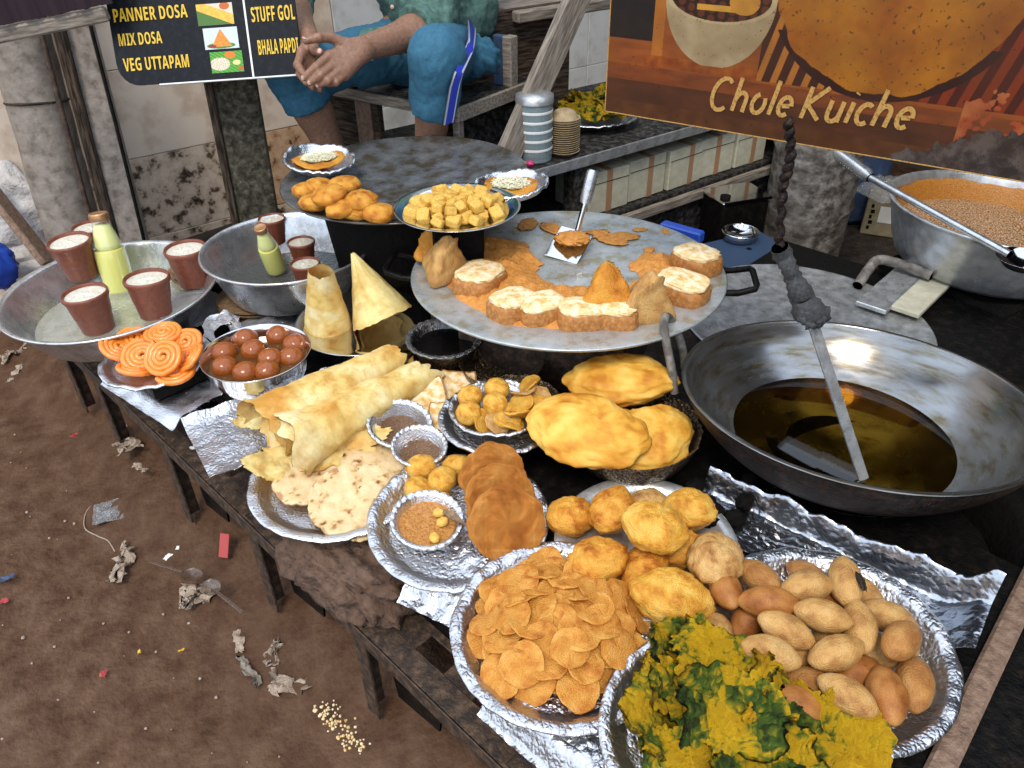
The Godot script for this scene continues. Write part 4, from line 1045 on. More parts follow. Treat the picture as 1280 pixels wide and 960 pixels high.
func pakora(sd: float) -> ArrayMesh:                    # a batter coated leaf: crumpled sheet with blistered edges
	if M.has("pakora%d" % int(sd)): return M["pakora%d" % int(sd)]
	var m := shell(58, 46, func(u: float, v: float):
		var x: float = (u - 0.5) * 2.0; var y: float = (v - 0.5) * 2.0
		var e := 1.0 + 0.26 * ns(Vector3(x, y, 0).normalized(), 1.7, sd) + 0.05 * ns(Vector3(x, y, 0).normalized(), 6.0, sd)
		var k := (1.0 - 0.18 * absf(x * y)) * e
		var p := Vector3(x * 0.060 * k, 0, y * 0.044 * k)
		var b := p
		p.y = 0.012 * ns(b, 12.0, sd) + 0.0035 * ns(b, 40.0, sd) + 0.0030 * ns(b, 120.0, sd) + 0.0016 * ns(b, 260.0, sd) + 0.020 * x * x * signf(sin(sd * 7.0)) + 0.008 * x * y
		p += Vector3(ns(b, 16.0, sd + 5.0), 0, ns(b, 16.0, sd + 8.0)) * 0.007
		return p, 0.0055, func(p: Vector3, _u: float, _v: float):
			var q := Vector3(p.x, 0, p.z)
			var t := 0.20 + 0.9 * ns(q, 15.0, sd + 2.0) + 0.25 * ns(q, 60.0, sd + 1.0) - 0.55 * ns(q, 120.0, sd) - 0.3 * ns(q, 260.0, sd) + 0.24 * sin(sd * 2.1)      # batter sits on the bumps, leaf shows in the hollows
			var c := Color(0.76, 0.45, 0.014).lerp(Color(0.58, 0.29, 0.010), clampf(-t * 1.1, 0, 1))
			c = c.lerp(Color(0.30, 0.28, 0.020), smoothstep(0.12, 0.28, t)).lerp(Color(0.075, 0.135, 0.018), smoothstep(0.28, 0.42, t))
			return c.lerp(Color(0.028, 0.042, 0.010), smoothstep(0.55, 0.75, t)))
	M["pakora%d" % int(sd)] = m
	return m

func pav(s: Vector3, sd: float) -> Array:               # soft bread: [crust, crumb cap] halves with rounded corners
	var sq := func(d: Vector3, e: float) -> Vector3:
		return Vector3(signf(d.x) * pow(absf(d.x), e), signf(d.y) * pow(absf(d.y), e), signf(d.z) * pow(absf(d.z), e))
	var c := blob(s, 0.06, 1.6, sd, 32, null, func(d: Vector3): return sq.call(d, 0.62))
	var t := blob(Vector3(s.x * 0.90, s.y * 0.30, s.z * 0.90), 0.14, 2.6, sd + 2.0, 32, null, func(d: Vector3): return sq.call(d, 0.66))
	return [c, t]


func relax(c: Array, ax: Array, half: Array, r: Array, floor_y: float, rounds := 24) -> Array:     # push touching capsules apart until the heap rests piece on piece
	for k in rounds:
		for i in c.size():
			for j in range(i + 1, c.size()):
				for si in [-1.0, 0.0, 1.0]:
					for sj in [-1.0, 0.0, 1.0]:
						var d: Vector3 = c[i] + ax[i] * half[i] * si - c[j] - ax[j] * half[j] * sj
						var gap: float = r[i] + r[j] - d.length()
						if gap > 0.0:
							var m := d.normalized() * gap * 0.28
							c[i] += m; c[j] -= m
		for i in c.size(): c[i].y = maxf(c[i].y, floor_y + r[i])
	return c
# ---------------------------------------------------------------- pans, griddles and what lies on them
func pans():
	# the oil pan
	var kc := Vector3(0.5684, 0.5520, -1.0279)
	var kx := Transform3D(Basis(Vector3(0, 0, 1), deg_to_rad(-2.0)) * Basis(Vector3(1, 0, 0), deg_to_rad(-6.0)), kc)
	var t := thing("oil_pan", "big black iron frying pan full of dark oil, its inside scoured to steel", "frying pan", kx)
	var R := 0.283
	var bowl := smooth_prof([Vector2(0, -0.172), Vector2(0.06, -0.166), Vector2(0.115, -0.150), Vector2(0.172, -0.120), Vector2(0.216, -0.088), Vector2(0.247, -0.058), Vector2(0.270, -0.028), Vector2(R, 0.0)], 2)
	var inner := []
	for k in bowl.size():
		var q: Vector2 = bowl[bowl.size() - 1 - k]
		inner.append(Vector2(maxf(q.x - 0.006, 0.0), q.y + (0.002 if k == 0 else 0.0045)))
	part(t, "outside", lathe(bowl + [Vector2(R + 0.0015, 0.001)], 96), M.kadhai_outside)
	part(t, "inside", lathe([Vector2(R + 0.0012, 0.0014), Vector2(R - 0.002, 0.0032)] + inner, 96), M.steel_inside, at(Vector3.ZERO, -90.0))
	part(t, "oil", lathe([Vector2(0, -0.066), Vector2(0.06, -0.060), Vector2(0.115, -0.044), Vector2(0.170, -0.014), Vector2(0.190, -0.001), Vector2(0.188, 0.0), Vector2(0.1, 0.0), Vector2(0, 0.0)], 72), M.frying_oil, Transform3D(kx.basis.inverse(), kx.basis.inverse() * Vector3(0.0, -0.104, -0.004)))
	for sgn in [-1.0, 1.0]:
		var hp := []
		for k in 21:
			var a := PI * k / 20.0
			hp.append(Vector3(sgn * (R + 0.004 + 0.040 * sin(a)), -0.040 + 0.115 * pow(sin(a), 0.7), 0.050 * cos(a)))
		part(t, "loop_handle", tube(hp, 0.0075, 12), M.drum_old, Transform3D(Basis(Vector3.UP, deg_to_rad(-22.0)), Vector3.ZERO))
	# the long skimmer leaning in the pan
	var lad := thing("stirring_rod", "long flat iron rod with a rag wound round its grip, standing in the oil", "stirring rod")
	var a0 := Vector3(0.5702, 0.4460, -0.9298); var a1 := Vector3(0.4547, 0.7102, -1.0153); var a2 := Vector3(0.3962, 0.8119, -1.0377); var a3 := Vector3(0.3759, 0.9936, -1.0429)
	var b := bar(a0, a1 + (a1 - a0) * 0.02, 0.018, 0.005, Vector3(0.3, 0.4, 1), 0.001)
	part(lad, "blade_rod", b[0], M.dull_aluminium, b[1])
	var rag := []; var rr := []
	for k in 25:
		var w := k / 24.0
		rag.append(a1.lerp(a2, w) + Vector3(0, 0, 0.003 * sin(w * 20)))
		rr.append(0.0150 + 0.0016 * sin(w * 60.0) + 0.003 * sin(w * 7.0) + (0.008 * exp(-pow((w - 0.06) * 12, 2.0))) - (0.004 if k > 22 else 0.0))
	part(lad, "wound_rag", tube(rag, rr, 16), M.rag)
	for k in 9:
		var d := Vector3(cos(k * 2.4), -0.3 + 0.25 * (k % 3), sin(k * 2.4)) * 0.018
		part(lad, "rag_end", blob(Vector3(0.013, 0.007, 0.010), 0.7, 2.4, k + 2.0, 16), M.rag, at(a1 + d, k * 70.0, k * 33.0))
	var tw := []; var tr := []
	var keys := curve([a2, Vector3(0.3881, 0.8923, -1.0452), Vector3(0.3893, 0.9440, -1.0447), a3], 60)
	for k in keys.size():
		tw.append(keys[k] + Vector3(sin(k * 1.1), 0, cos(k * 1.1)) * 0.0022)
		tr.append(0.0062 + 0.0018 * ns(keys[k], 60.0))
	part(lad, "twisted_grip", tube(tw, tr, 10), M.kadhai_outside)
	# the big griddle
	var gc := Vector3(0.1148, 0.6000, -1.3938)
	t = thing("round_griddle", "large round grey iron griddle with bread, samosas and orange mash on it", "griddle", Transform3D(Basis(Vector3.RIGHT, deg_to_rad(-1.0)), gc))
	part(t, "plate", lathe([Vector2(0, -0.012), Vector2(0.25, -0.010), Vector2(0.308, -0.004), Vector2(0.313, 0.001), Vector2(0.310, 0.004), Vector2(0.30, 0.002), Vector2(0.15, -0.004), Vector2(0, -0.006)], 96), M.tawa_plate)
	for q in [[-8.0, 1.0], [172.0, 0.8]]:
		var hb := Basis(Vector3.UP, deg_to_rad(q[0]))
		part(t, "bar_handle", tube([hb * Vector3(0.285, -0.012, 0.045), hb * Vector3(0.33, -0.008, 0.05), hb * Vector3(0.362, 0.000, 0.045), hb * Vector3(0.366, 0.002, 0.03), hb * Vector3(0.366, 0.002, -0.03), hb * Vector3(0.362, 0.0, -0.045), hb * Vector3(0.33, -0.008, -0.05), hb * Vector3(0.285, -0.012, -0.045)], 0.0065, 8), M.black_iron)
	one("griddle_stand", cbox(Vector3(0.34, 0.165, 0.34), 0.004), M.rusty_iron, "dark rusty square burner box under the round griddle", "stand", Transform3D(Basis(Vector3.UP, deg_to_rad(-22.0)), gc + Vector3(0.0, -0.097, -0.01)))
	var gx := gc + Vector3(0, -0.004, 0)
	# orange mash spread in a crescent
	var mash := func(r0: float, r1: float, a0d: float, a1d: float, h: float, sd: float, c: Vector3) -> ArrayMesh:
		return shell(64, 22, func(u: float, v: float):
			var a := deg_to_rad(lerpf(a0d, a1d, u))
			var wob := 0.16 * ns(Vector3(cos(a), sin(a), 0), 2.6, sd) + 0.05 * ns(Vector3(cos(a), sin(a), 0), 9.0, sd)
			var r := lerpf(r0 * (1.0 + wob), r1 * (1.0 + 0.3 * wob), v)
			var taper := sin(PI * clampf(u, 0.0, 1.0))
			r = lerpf((r0 + r1) / 2, r, clampf(taper * 3.0, 0.15, 1.0))
			var p := Vector3(cos(a) * r, 0, sin(a) * r)
			var rim := minf(minf(u, 1.0 - u) * 8.0, minf(v, 1.0 - v) * 4.0)
			p.y = h * clampf(rim, 0.0, 1.0) * (0.75 + 0.5 * ns(p, 26.0, sd) + 0.25 * ns(p, 70.0, sd)) + 0.001
			return c + p, 0.0015)
	var m := thing("orange_mash", "orange spiced potato mash spread in a crescent on the round griddle", "potato mash", at(gx))
	part(m, "crescent", mash.call(0.060, 0.252, 55.0, 240.0, 0.027, 3.0, Vector3(-0.0, 0, 0.0)), M.mash)
	part(m, "streak", mash.call(0.14, 0.230, -26.0, 66.0, 0.014, 5.0, Vector3.ZERO), M.mash)
	var smp := [Vector3(0.2900, 0.5980, -1.5912), Vector3(0.2951, 0.5980, -1.4878), Vector3(0.3442, 0.5980, -1.5760), Vector3(0.2218, 0.5980, -1.5391), Vector3(0.1853, 0.5980, -1.5741), Vector3(0.0425, 0.5980, -1.6327), Vector3(0.0956, 0.5980, -1.6082), Vector3(0.2503, 0.5980, -1.5587), Vector3(0.1441, 0.5980, -1.5423)]
	for k in smp.size():
		one("mash_smear", blob(Vector3(0.016 if k < 3 else 0.034, 0.0016, 0.010 if k < 3 else 0.020), 0.45, 2.2, k + 50.0, 22), M.mash, ["round lump of orange mash at the back right of the griddle, uppermost", "larger round lump of orange mash at the right of the griddle", "small crumb of orange mash near the back rim of the griddle", "streak of orange mash right of the spatula blade", "streak of orange mash behind the spatula", "smear of orange mash next to the potato plate", "smear of orange mash left of the spatula shaft", "thin smear of orange mash between the spatula and the lumps", "smear of orange mash right at the spatula blade"][k], "smear", at(smp[k], k * 50.0), "mash smears on the griddle")
	# bread round the front edge
	var breads := [[Vector3(-0.0583, 0.6120, -1.3288), 62.0, 0.052, "soft white bread roll on the griddle beside the samosa pair"], [Vector3(-0.0977, 0.6050, -1.4099), 20.0, 0.036, "flat piece of white bread half under the samosas"], [Vector3(0.0039, 0.6120, -1.2232), 40.0, 0.044, "cut bread roll, leftmost of the front row on the griddle"], [Vector3(0.0555, 0.6120, -1.2067), 24.0, 0.042, "cut bread roll, second of the front row on the griddle"], [Vector3(0.1256, 0.6120, -1.1843), 5.0, 0.043, "cut bread roll in the middle of the front row under a samosa"], [Vector3(0.1839, 0.6120, -1.1851), -12.0, 0.042, "cut bread roll at the front edge right of the middle"], [Vector3(0.3198, 0.6150, -1.2734), -35.0, 0.050, "round brown bread roll lying against the right hand samosa"], [Vector3(0.3706, 0.6150, -1.3892), -60.0, 0.048, "white topped bread roll at the right edge of the griddle"]]
	for k in breads.size():
		var q = breads[k]
		var pv := pav(Vector3(q[2] * 1.06, 0.026 if k != 1 else 0.010, q[2] * 0.86), k + 3.0)
		var o := thing("bread_roll", q[3], "bread", at(q[0], q[1], 0, 4.0 if k % 2 else -3.0), "bread on the griddle")
		part(o, "crust", pv[0], M.crust)
		part(o, "crumb", pv[1], M.crumb, at(Vector3(0, 0.0205 if k != 1 else 0.009, 0)))
	for q in [[Vector3(-0.1447, 0.6350, -1.4417), 20.0, -8.0, 1.0, 0.052, "upper samosa of the pair at the left edge of the griddle"], [Vector3(-0.1292, 0.6300, -1.3711), 75.0, 12.0, 2.0, 0.058, "lower samosa of the pair at the left edge of the griddle"], [Vector3(0.1702, 0.6400, -1.2169), 150.0, 0.0, 3.0, 0.056, "pointed samosa standing on the middle bread of the griddle"], [Vector3(0.2391, 0.6300, -1.2031), 40.0, 10.0, 4.0, 0.062, "samosa with a folded seam right of the middle on the griddle"]]:
		one("samosa", samosa(q[4] * 0.92, q[3]), M.fried, q[5], "samosa", at(q[0], q[1], q[2]), "samosas on the griddle")
	# spatula
	t = thing("spatula", "steel spatula with a round handle lying in mash on the griddle", "spatula")
	var sa := Vector3(0.1185, 0.6070, -1.4758); var sb := Vector3(0.1451, 0.6280, -1.5247); var sc := Vector3(0.1761, 0.7500, -1.5516)
	var bl := bar(sa + (sa - sb).normalized() * 0.03, sb, 0.075, 0.003, Vector3(0, 1, 0.2), 0.001)
	part(t, "blade", bl[0], M.bright_steel, bl[1])
	part(t, "shaft", tube([sb, sb.lerp(sc, 0.6)], 0.006, 10), M.bright_steel)
	part(t, "handle", tube([sb.lerp(sc, 0.45), sb.lerp(sc, 0.47), sb.lerp(sc, 0.55), sb.lerp(sc, 0.97), sc], [0.008, 0.011, 0.0125, 0.0125, 0.009], 16), M.aluminium)
	part(t, "mash_load", blob(Vector3(0.036, 0.009, 0.034), 0.35, 2.4, 8.0, 30), M.mash, at((sa + sb) / 2 + Vector3(0, 0.006, 0.004)))
	# the rear griddle
	var rc := Vector3(-0.2338, 0.6850, -1.7040)
	t = thing("dark_griddle", "wide dark oiled griddle behind, empty but for fried buns at its left", "griddle", Transform3D(Basis(Vector3(0, 0, 1), 0.02), rc))
	part(t, "plate", lathe([Vector2(0, -0.016), Vector2(0.2, -0.014), Vector2(0.272, 0.002), Vector2(0.279, 0.006), Vector2(0.276, 0.009), Vector2(0.262, 0.004), Vector2(0.12, -0.008), Vector2(0, -0.011)], 96), M.dark_tawa)
	one("dark_griddle_stand", lathe([Vector2(0, -0.26), Vector2(0.17, -0.26), Vector2(0.2, -0.02), Vector2(0.19, -0.018), Vector2(0, -0.018)], 40), M.soot, "black drum burner under the dark rear griddle", "stand", at(rc))
	var kpos := [Vector3(-0.4232, 0.7080, -1.5734), Vector3(-0.3388, 0.7300, -1.5432), Vector3(-0.3957, 0.7160, -1.5694), Vector3(-0.3627, 0.7280, -1.4917), Vector3(-0.2952, 0.7220, -1.4781), Vector3(-0.3973, 0.7060, -1.5103), Vector3(-0.3341, 0.7080, -1.4686), Vector3(-0.2596, 0.7060, -1.4496), Vector3(-0.3048, 0.7040, -1.4729)]
	var kl := ["leftmost fried bun on the dark griddle", "topmost fried bun of the pile on the dark griddle", "fried bun second from left in the pile", "fried bun in the middle of the pile", "fried bun lying right of the middle of the pile", "fried bun at the lower left of the pile", "fried bun at the front of the pile", "rightmost fried bun of the pile on the dark griddle", "fried bun hidden low behind the rightmost one"]
	for k in kpos.size():
		one("fried_bun", puri(Vector3(0.036, 0.017, 0.033), 40.0 + k % 4, GOLD, 0.0, 30, 0.0), M.fried, kl[k], "bun", at(kpos[k], k * 67.0, rng.randf_range(-8, 8), rng.randf_range(-8, 8)), "pile of fried buns on the dark griddle")
	# two leaf shaped foil plates with a topped pancake
	for q in [[Vector3(-0.4291, 0.7100, -1.7274), "foil plate with a topped pancake left above the fried buns", 12.0], [Vector3(0.0054, 0.7000, -1.5694), "foil plate with a topped pancake behind the potato plate", -10.0]]:
		one("small_foil_plate", foil_plate(0.082, 0.016, 72), M.foil_fine, q[1].replace("foil plate with a topped pancake", "small foil plate carrying a topped pancake"), "plate", at(q[0], 0, 4.0 if q[2] > 0 else 0.0, -q[2] * 0.5))
		var o := thing("topped_pancake", q[1].replace("foil plate with a topped pancake", "golden pancake, white and green topping, on the foil plate"), "pancake", at(q[0] + Vector3(0, 0.011, 0), q[2]))
		part(o, "pancake", crisp(0.058, q[2] + 60.0, GOLD, 0.1, 0.004), M.fried)
		var sh := []
		var bit := cbox(Vector3(0.011, 0.0012, 0.0016), 0.0004)
		for k in 150:
			var a := k * 2.4
			var r := sqrt((k + 0.5) / 150.0)
			sh.append([bit, at(Vector3(cos(a) * r * 0.040, 0.0150 - 0.007 * r * r, sin(a) * r * 0.032), rng.randf() * 360, rng.randf_range(-30, 30), rng.randf_range(-25, 25))])
		part(o, "shreds", join(sh), M.print_cream)
		part(o, "topping", blob(Vector3(0.040, 0.005, 0.032), 0.3, 3.0, q[2] + 5.0, 30), M.coconut_topping, at(Vector3(0, 0.007, 0)))
	# the plate of potato cubes
	var pc := Vector3(-0.1024, 0.7000, -1.4490)
	one("potato_plate", lathe(smooth_prof([Vector2(0, 0), Vector2(0.085, 0), Vector2(0.105, 0.012), Vector2(0.125, 0.016), Vector2(0.126, 0.019), Vector2(0.104, 0.0145), Vector2(0.084, 0.003), Vector2(0, 0.003)], 1), 72), M.bright_steel, "round steel plate heaped with potato cubes", "plate", at(pc, 0, 0, 0))
	one("potato_stand", cbox(Vector3(0.10, 0.24, 0.08), 0.005), M.soot, "sooty block propping the potato plate at the griddle's rim", "stand", Transform3D(Basis(), pc + Vector3(0.0, -0.122, 0.0)))
	var cubes := []
	for k in 4:
		cubes.append(blob(Vector3(0.0150, 0.0105, 0.0128), 0.22, 1.6, k + 1.0, 16, null, func(d: Vector3):
			return Vector3(signf(d.x) * pow(absf(d.x), 0.4), signf(d.y) * pow(absf(d.y), 0.4), signf(d.z) * pow(absf(d.z), 0.4))))
	for k in 51:
		var lay := 0 if k < 32 else (1 if k < 51 else 2)
		var kk: int = [k, k - 32, k - 51][lay]
		var cnt: int = [32, 19, 11][lay]
		var r: float = [0.092, 0.066, 0.042][lay] * sqrt((kk + 0.5) / cnt)
		var a := kk * 2.39996 + lay
		one("potato_cube", cubes[k % 4], M.potato, "golden boiled potato cube heaped on the round steel plate", "potato", at(pc + Vector3(cos(a) * r, 0.013 + 0.0150 * lay + rng.randf_range(0, 0.004), sin(a) * r * 0.95), rng.randf() * 360, rng.randf_range(-25, 25), rng.randf_range(-25, 25), rng.randf_range(0.75, 1.1)), "potato cubes on the steel plate")
	# the stew pot at the right with its ladle
	var sc2 := Vector3(1.2592, 0.5200, -1.8530)
	t = thing("stew_pot", "wide dented aluminium pot of chickpea stew at the right edge", "pot", Transform3D(Basis(Vector3(0, 0, 1), deg_to_rad(-3.0)), sc2))
	part(t, "pot", lathe(smooth_prof([Vector2(0, -0.16), Vector2(0.19, -0.16), Vector2(0.225, -0.13), Vector2(0.262, -0.01), Vector2(0.272, 0.0), Vector2(0.276, 0.006), Vector2(0.268, 0.010), Vector2(0.256, 0.0), Vector2(0.222, -0.12), Vector2(0.19, -0.15), Vector2(0, -0.15)], 1), 80), M.dull_aluminium)
	part(t, "sauce_crust", lathe([Vector2(0.2505, -0.012), Vector2(0.243, -0.03), Vector2(0.231, -0.075), Vector2(0.229, -0.075), Vector2(0.241, -0.028), Vector2(0.2485, -0.012)], 80, func(p: Vector3, u: float, v: float): return p + Vector3(0, 0.010 * ns(p, 14.0, 4.0), 0)), M.curry)
	part(t, "stew", surf(64, 20, func(u: float, v: float):
		var p := Vector3(cos(u * TAU), 0, sin(u * TAU)) * 0.236 * (1.0 - v)
		p.y = -0.062 + 0.006 * ns(p, 40.0, 2.0) + 0.004 * ns(p, 110.0, 3.0)
		return p, true, false), M.chickpea_curry)
	one("pot_stand", cbox(Vector3(0.36, 0.2, 0.36), 0.01), M.soot, "sooty block under the stew pot", "stand", at(sc2 + Vector3(0, -0.265, 0), 30))
	t = thing("long_ladle", "long steel ladle resting across the rim of the stew pot", "ladle")
	var l0 := Vector3(0.8618, 0.6285, -1.9957); var l1 := Vector3(0.9086, 0.6045, -1.8691); var l2 := Vector3(1.0791, 0.5617, -1.5095)
	part(t, "grip", tube([l0, l0.lerp(l1, 0.1), l0.lerp(l1, 0.9), l1], [0.010, 0.017, 0.017, 0.012], 16), M.aluminium)
	part(t, "shaft", tube([l1, l2], 0.0085, 12), M.aluminium)
	part(t, "bowl", lathe(smooth_prof([Vector2(0, -0.03), Vector2(0.035, -0.022), Vector2(0.055, 0.0), Vector2(0.056, 0.002), Vector2(0.033, -0.018), Vector2(0, -0.026)], 1), 36), M.bright_steel, at(l2 + Vector3(0.035, -0.01, 0.0)))

# ---------------------------------------------------------------- basins, clay cups, bottles
func basin(c: Vector3, r: float, h: float, tilt: Basis, label: String) -> Node3D:
	var t := thing("aluminium_basin", label, "basin", Transform3D(tilt, c))
	part(t, "bowl", lathe(smooth_prof([Vector2(0, -h), Vector2(r * 0.70, -h), Vector2(r * 0.76, -h * 0.96), Vector2(r * 0.93, -0.012), Vector2(r * 0.95, -0.004), Vector2(r * 0.99, -0.002), Vector2(r, 0.002), Vector2(r * 0.99, 0.006), Vector2(r * 0.945, 0.002), Vector2(r * 0.915, -0.012), Vector2(r * 0.745, -h * 0.93), Vector2(r * 0.69, -h * 0.965), Vector2(0, -h * 0.965)], 1), 96), M.aluminium)
	part(t, "water", lathe([Vector2(r * 0.765, -h * 0.80), Vector2(r * 0.765, -h * 0.795), Vector2(r * 0.4, -h * 0.795), Vector2(0, -h * 0.795)], 64), M.dark_water if r < 0.2 else M.water)
	return t

func cup(p: Vector3, rx: float, rz: float, s: float, label: String):
	var t := thing("clay_cup", label, "cup", at(p, p.x * 300.0, rx, rz, s), "clay cups of cream in the basins")
	part(t, "cup", M.cup_mesh, M.clay)
	part(t, "cream", M.cream_mesh, M.cream)

func bottle(a: Vector3, b: Vector3, label: String):
	var t := thing("glass_bottle", label, "bottle", aim(a, b), "bottles of green drink in the basins")
	var k := (b - a).length() / 0.180
	var pr := [Vector2(0, 0), Vector2(0.029, 0), Vector2(0.033, 0.005), Vector2(0.034, 0.07), Vector2(0.033, 0.10), Vector2(0.022, 0.14), Vector2(0.018, 0.158), Vector2(0.018, 0.166)]
	var o := []; var i1 := []; var i2 := []
	for q in pr: o.append(Vector2(q.x * k, q.y * k))
	part(t, "glass", lathe(smooth_prof(o + [Vector2(0.0165, 0.166) * k], 2), 40), M.clear_glass)
	part(t, "drink", lathe(smooth_prof([Vector2(0, 0.003) * k, Vector2(0.028, 0.003) * k, Vector2(0.032, 0.007) * k, Vector2(0.0325, 0.07) * k, Vector2(0.0318, 0.098) * k, Vector2(0.0315, 0.1) * k, Vector2(0, 0.1) * k], 1), 40), M.green_drink)
	part(t, "upper_drink", lathe(smooth_prof([Vector2(0, 0.1005) * k, Vector2(0.0312, 0.1005) * k, Vector2(0.0205, 0.14) * k, Vector2(0.0165, 0.156) * k, Vector2(0, 0.158) * k], 1), 40), M.pale_drink)  # paler top of one drink; light passing lower down is put into colour
	part(t, "cap", lathe([Vector2(0.0185, 0.164) * k, Vector2(0.0205, 0.165) * k, Vector2(0.0205, 0.177) * k, Vector2(0.0185, 0.180) * k, Vector2(0.016, 0.1805) * k, Vector2(0.0145, 0.178) * k, Vector2(0, 0.178) * k], 32), M.copper_cap)

func drinks():
	var ring := [Vector2(0, 0), Vector2(0.026, 0), Vector2(0.029, 0.003), Vector2(0.0325, 0.03), Vector2(0.0335, 0.034), Vector2(0.0345, 0.038), Vector2(0.038, 0.066), Vector2(0.0415, 0.072), Vector2(0.042, 0.078), Vector2(0.040, 0.082), Vector2(0.0375, 0.080), Vector2(0.0355, 0.07), Vector2(0.033, 0.06)]
	M.cup_mesh = lathe(ring, 40, func(p: Vector3, u: float, v: float): return p * Vector3(1 + 0.012 * ns(p, 60.0), 1, 1 + 0.012 * ns(p, 60.0)))
	M.cream_mesh = surf(40, 14, func(u: float, v: float):
		var p := Vector3(cos(u * TAU), 0, sin(u * TAU)) * 0.0365 * (1.0 - v)
		p.y = 0.0755 + (0.0028 * ns(p, 90.0) + 0.002 * ns(p, 220.0)) * smoothstep(0.0, 0.2, v) + 0.002 * v
		return p, true, false)
	var lc := Vector3(-0.8874, 0.5070, -1.5318)
	basin(lc, 0.232, 0.083, Basis(Vector3.RIGHT, deg_to_rad(1.5)) * Basis(Vector3.BACK, deg_to_rad(1.0)), "aluminium basin at the left end of the table holding five clay cups and a bottle")
	# where the brim of each cup shows, down to its foot on the basin's floor
	cup(Vector3(-0.9104, 0.5280, -1.4711) + Vector3(0, -0.092, 0), -2, 0, 1.15, "clay cup of cream at the front left of the left basin")
	cup(Vector3(-0.8054, 0.5300, -1.5302) + Vector3(0, -0.094, 0), 2, -2, 1.18, "clay cup of cream in the middle front of the left basin")
	cup(Vector3(-0.7497, 0.5500, -1.6414) + Vector3(0, -0.092, 0), 0, 0, 1.15, "clay cup of cream at the right rim of the left basin")
	cup(Vector3(-1.0091, 0.5720, -1.6476) + Vector3(0, -0.092, 0), 0, 3, 1.15, "clay cup of cream left of the bottle in the left basin")
	cup(Vector3(-1.0316, 0.5480, -1.7810) + Vector3(0, -0.085, 0), 0, 0, 1.05, "clay cup of cream half hidden behind the bottle in the left basin")
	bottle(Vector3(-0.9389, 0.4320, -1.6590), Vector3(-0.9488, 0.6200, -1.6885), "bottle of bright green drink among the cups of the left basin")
	var mc := Vector3(-0.4962, 0.5720, -1.5921)
	basin(mc, 0.192, 0.100, Basis(), "aluminium basin in the second row with three small cups and a tilted bottle")
	cup(Vector3(-0.5685, 0.5800, -1.7391) + Vector3(0, -0.064, 0), 0, 0, 0.78, "small clay cup at the back of the second basin")
	cup(Vector3(-0.4884, 0.5480, -1.6700) + Vector3(0, -0.062, 0), 0, 0, 0.78, "small clay cup in the middle of the second basin")
	cup(Vector3(-0.4508, 0.5560, -1.5424) + Vector3(0, -0.064, 0), 0, 0, 0.78, "small clay cup at the front rim of the second basin")
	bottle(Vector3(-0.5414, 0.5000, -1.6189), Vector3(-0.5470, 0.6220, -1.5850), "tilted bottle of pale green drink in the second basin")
	# stacks of pressed leaf plates that carry the second basin
	var base := Vector3(-0.5755, 0.4200, -1.5588)
	for k in 9:
		one("leaf_plate", lathe([Vector2(0, 0), Vector2(0.075, 0), Vector2(0.092, 0.006), Vector2(0.0925, 0.0075), Vector2(0.074, 0.002), Vector2(0, 0.002)], 40, func(p: Vector3, u: float, v: float): return p * Vector3(1 + 0.03 * ns(Vector3(u * 4, 0, k), 1.0), 1, 1)), M.leaf_plate, "brown pressed leaf plate in the stack in front of the second basin", "leaf plate", at(base + Vector3(rng.randf_range(-0.004, 0.004), 0.0052 * k, rng.randf_range(-0.004, 0.004)), rng.randf() * 360), "stack of leaf plates in front of the second basin")
	var b2 := Vector3(-0.7525, 0.4200, -1.7337)
	for k in 9:
		one("leaf_plate", lathe([Vector2(0, 0), Vector2(0.07, 0), Vector2(0.085, 0.005), Vector2(0.0855, 0.0065), Vector2(0.069, 0.002), Vector2(0, 0.002)], 36), M.leaf_plate, "brown pressed leaf plate in the stack between the two basins", "leaf plate", at(b2 + Vector3(rng.randf_range(-0.004, 0.004), 0.0052 * k, rng.randf_range(-0.004, 0.004)), rng.randf() * 360), "stack of leaf plates between the basins")
	one("basin_stand", cbox(Vector3(0.16, 0.05, 0.14), 0.006), M.soot, "black block carrying the second basin", "stand", at(mc + Vector3(0.0, -0.127, -0.06), 30))
	for k in 5:
		one("silver_saucer", lathe(smooth_prof([Vector2(0, 0), Vector2(0.045, 0), Vector2(0.07, 0.010), Vector2(0.071, 0.0115), Vector2(0.045, 0.002), Vector2(0, 0.002)], 1), 44), M.clear_plastic if k == 4 else M.bright_steel, "shallow silvery saucer in the nest right of the left basin" if k < 4 else "clear wrapped saucer on top of the silvery nest", "saucer", at(Vector3(-0.7276, 0.4200, -1.5419) + Vector3(0, 0.005 * k, 0), 0, 2.0 * k - 4, 0), "nest of silvery saucers")
	one("plastic_wrap", shell(30, 24, func(u: float, v: float):
		var p := Vector3((u - 0.5) * 0.15, 0, (v - 0.5) * 0.07)
		p.y = 0.010 * ns(p, 22.0, 3.0) + 0.006 * ns(p, 60.0, 2.0) + 0.03 * (1 - pow(absf(u * 2 - 1), 2.0)) * (1 - pow(absf(v * 2 - 1), 2.0))
		return p, 0.0008), M.clear_plastic, "clear crinkled plastic film over the front of the leaf plate stack", "film", at(Vector3(-0.5350, 0.4350, -1.4605), 30, 35))
	one("crumpled_tub", surf(30, 16, func(u: float, v: float):
		var p := Vector3(cos(u * TAU), 0, sin(u * TAU)) * (0.022 + 0.018 * v)
		p.y = 0.022 * v
		return p * (1 + 0.25 * ns(p, 40.0, 6.0)), true, false), M.foil_fine, "small crumpled silvery tub behind the orange sweets", "tub", at(Vector3(-0.6262, 0.4350, -1.4533), 0, 25))

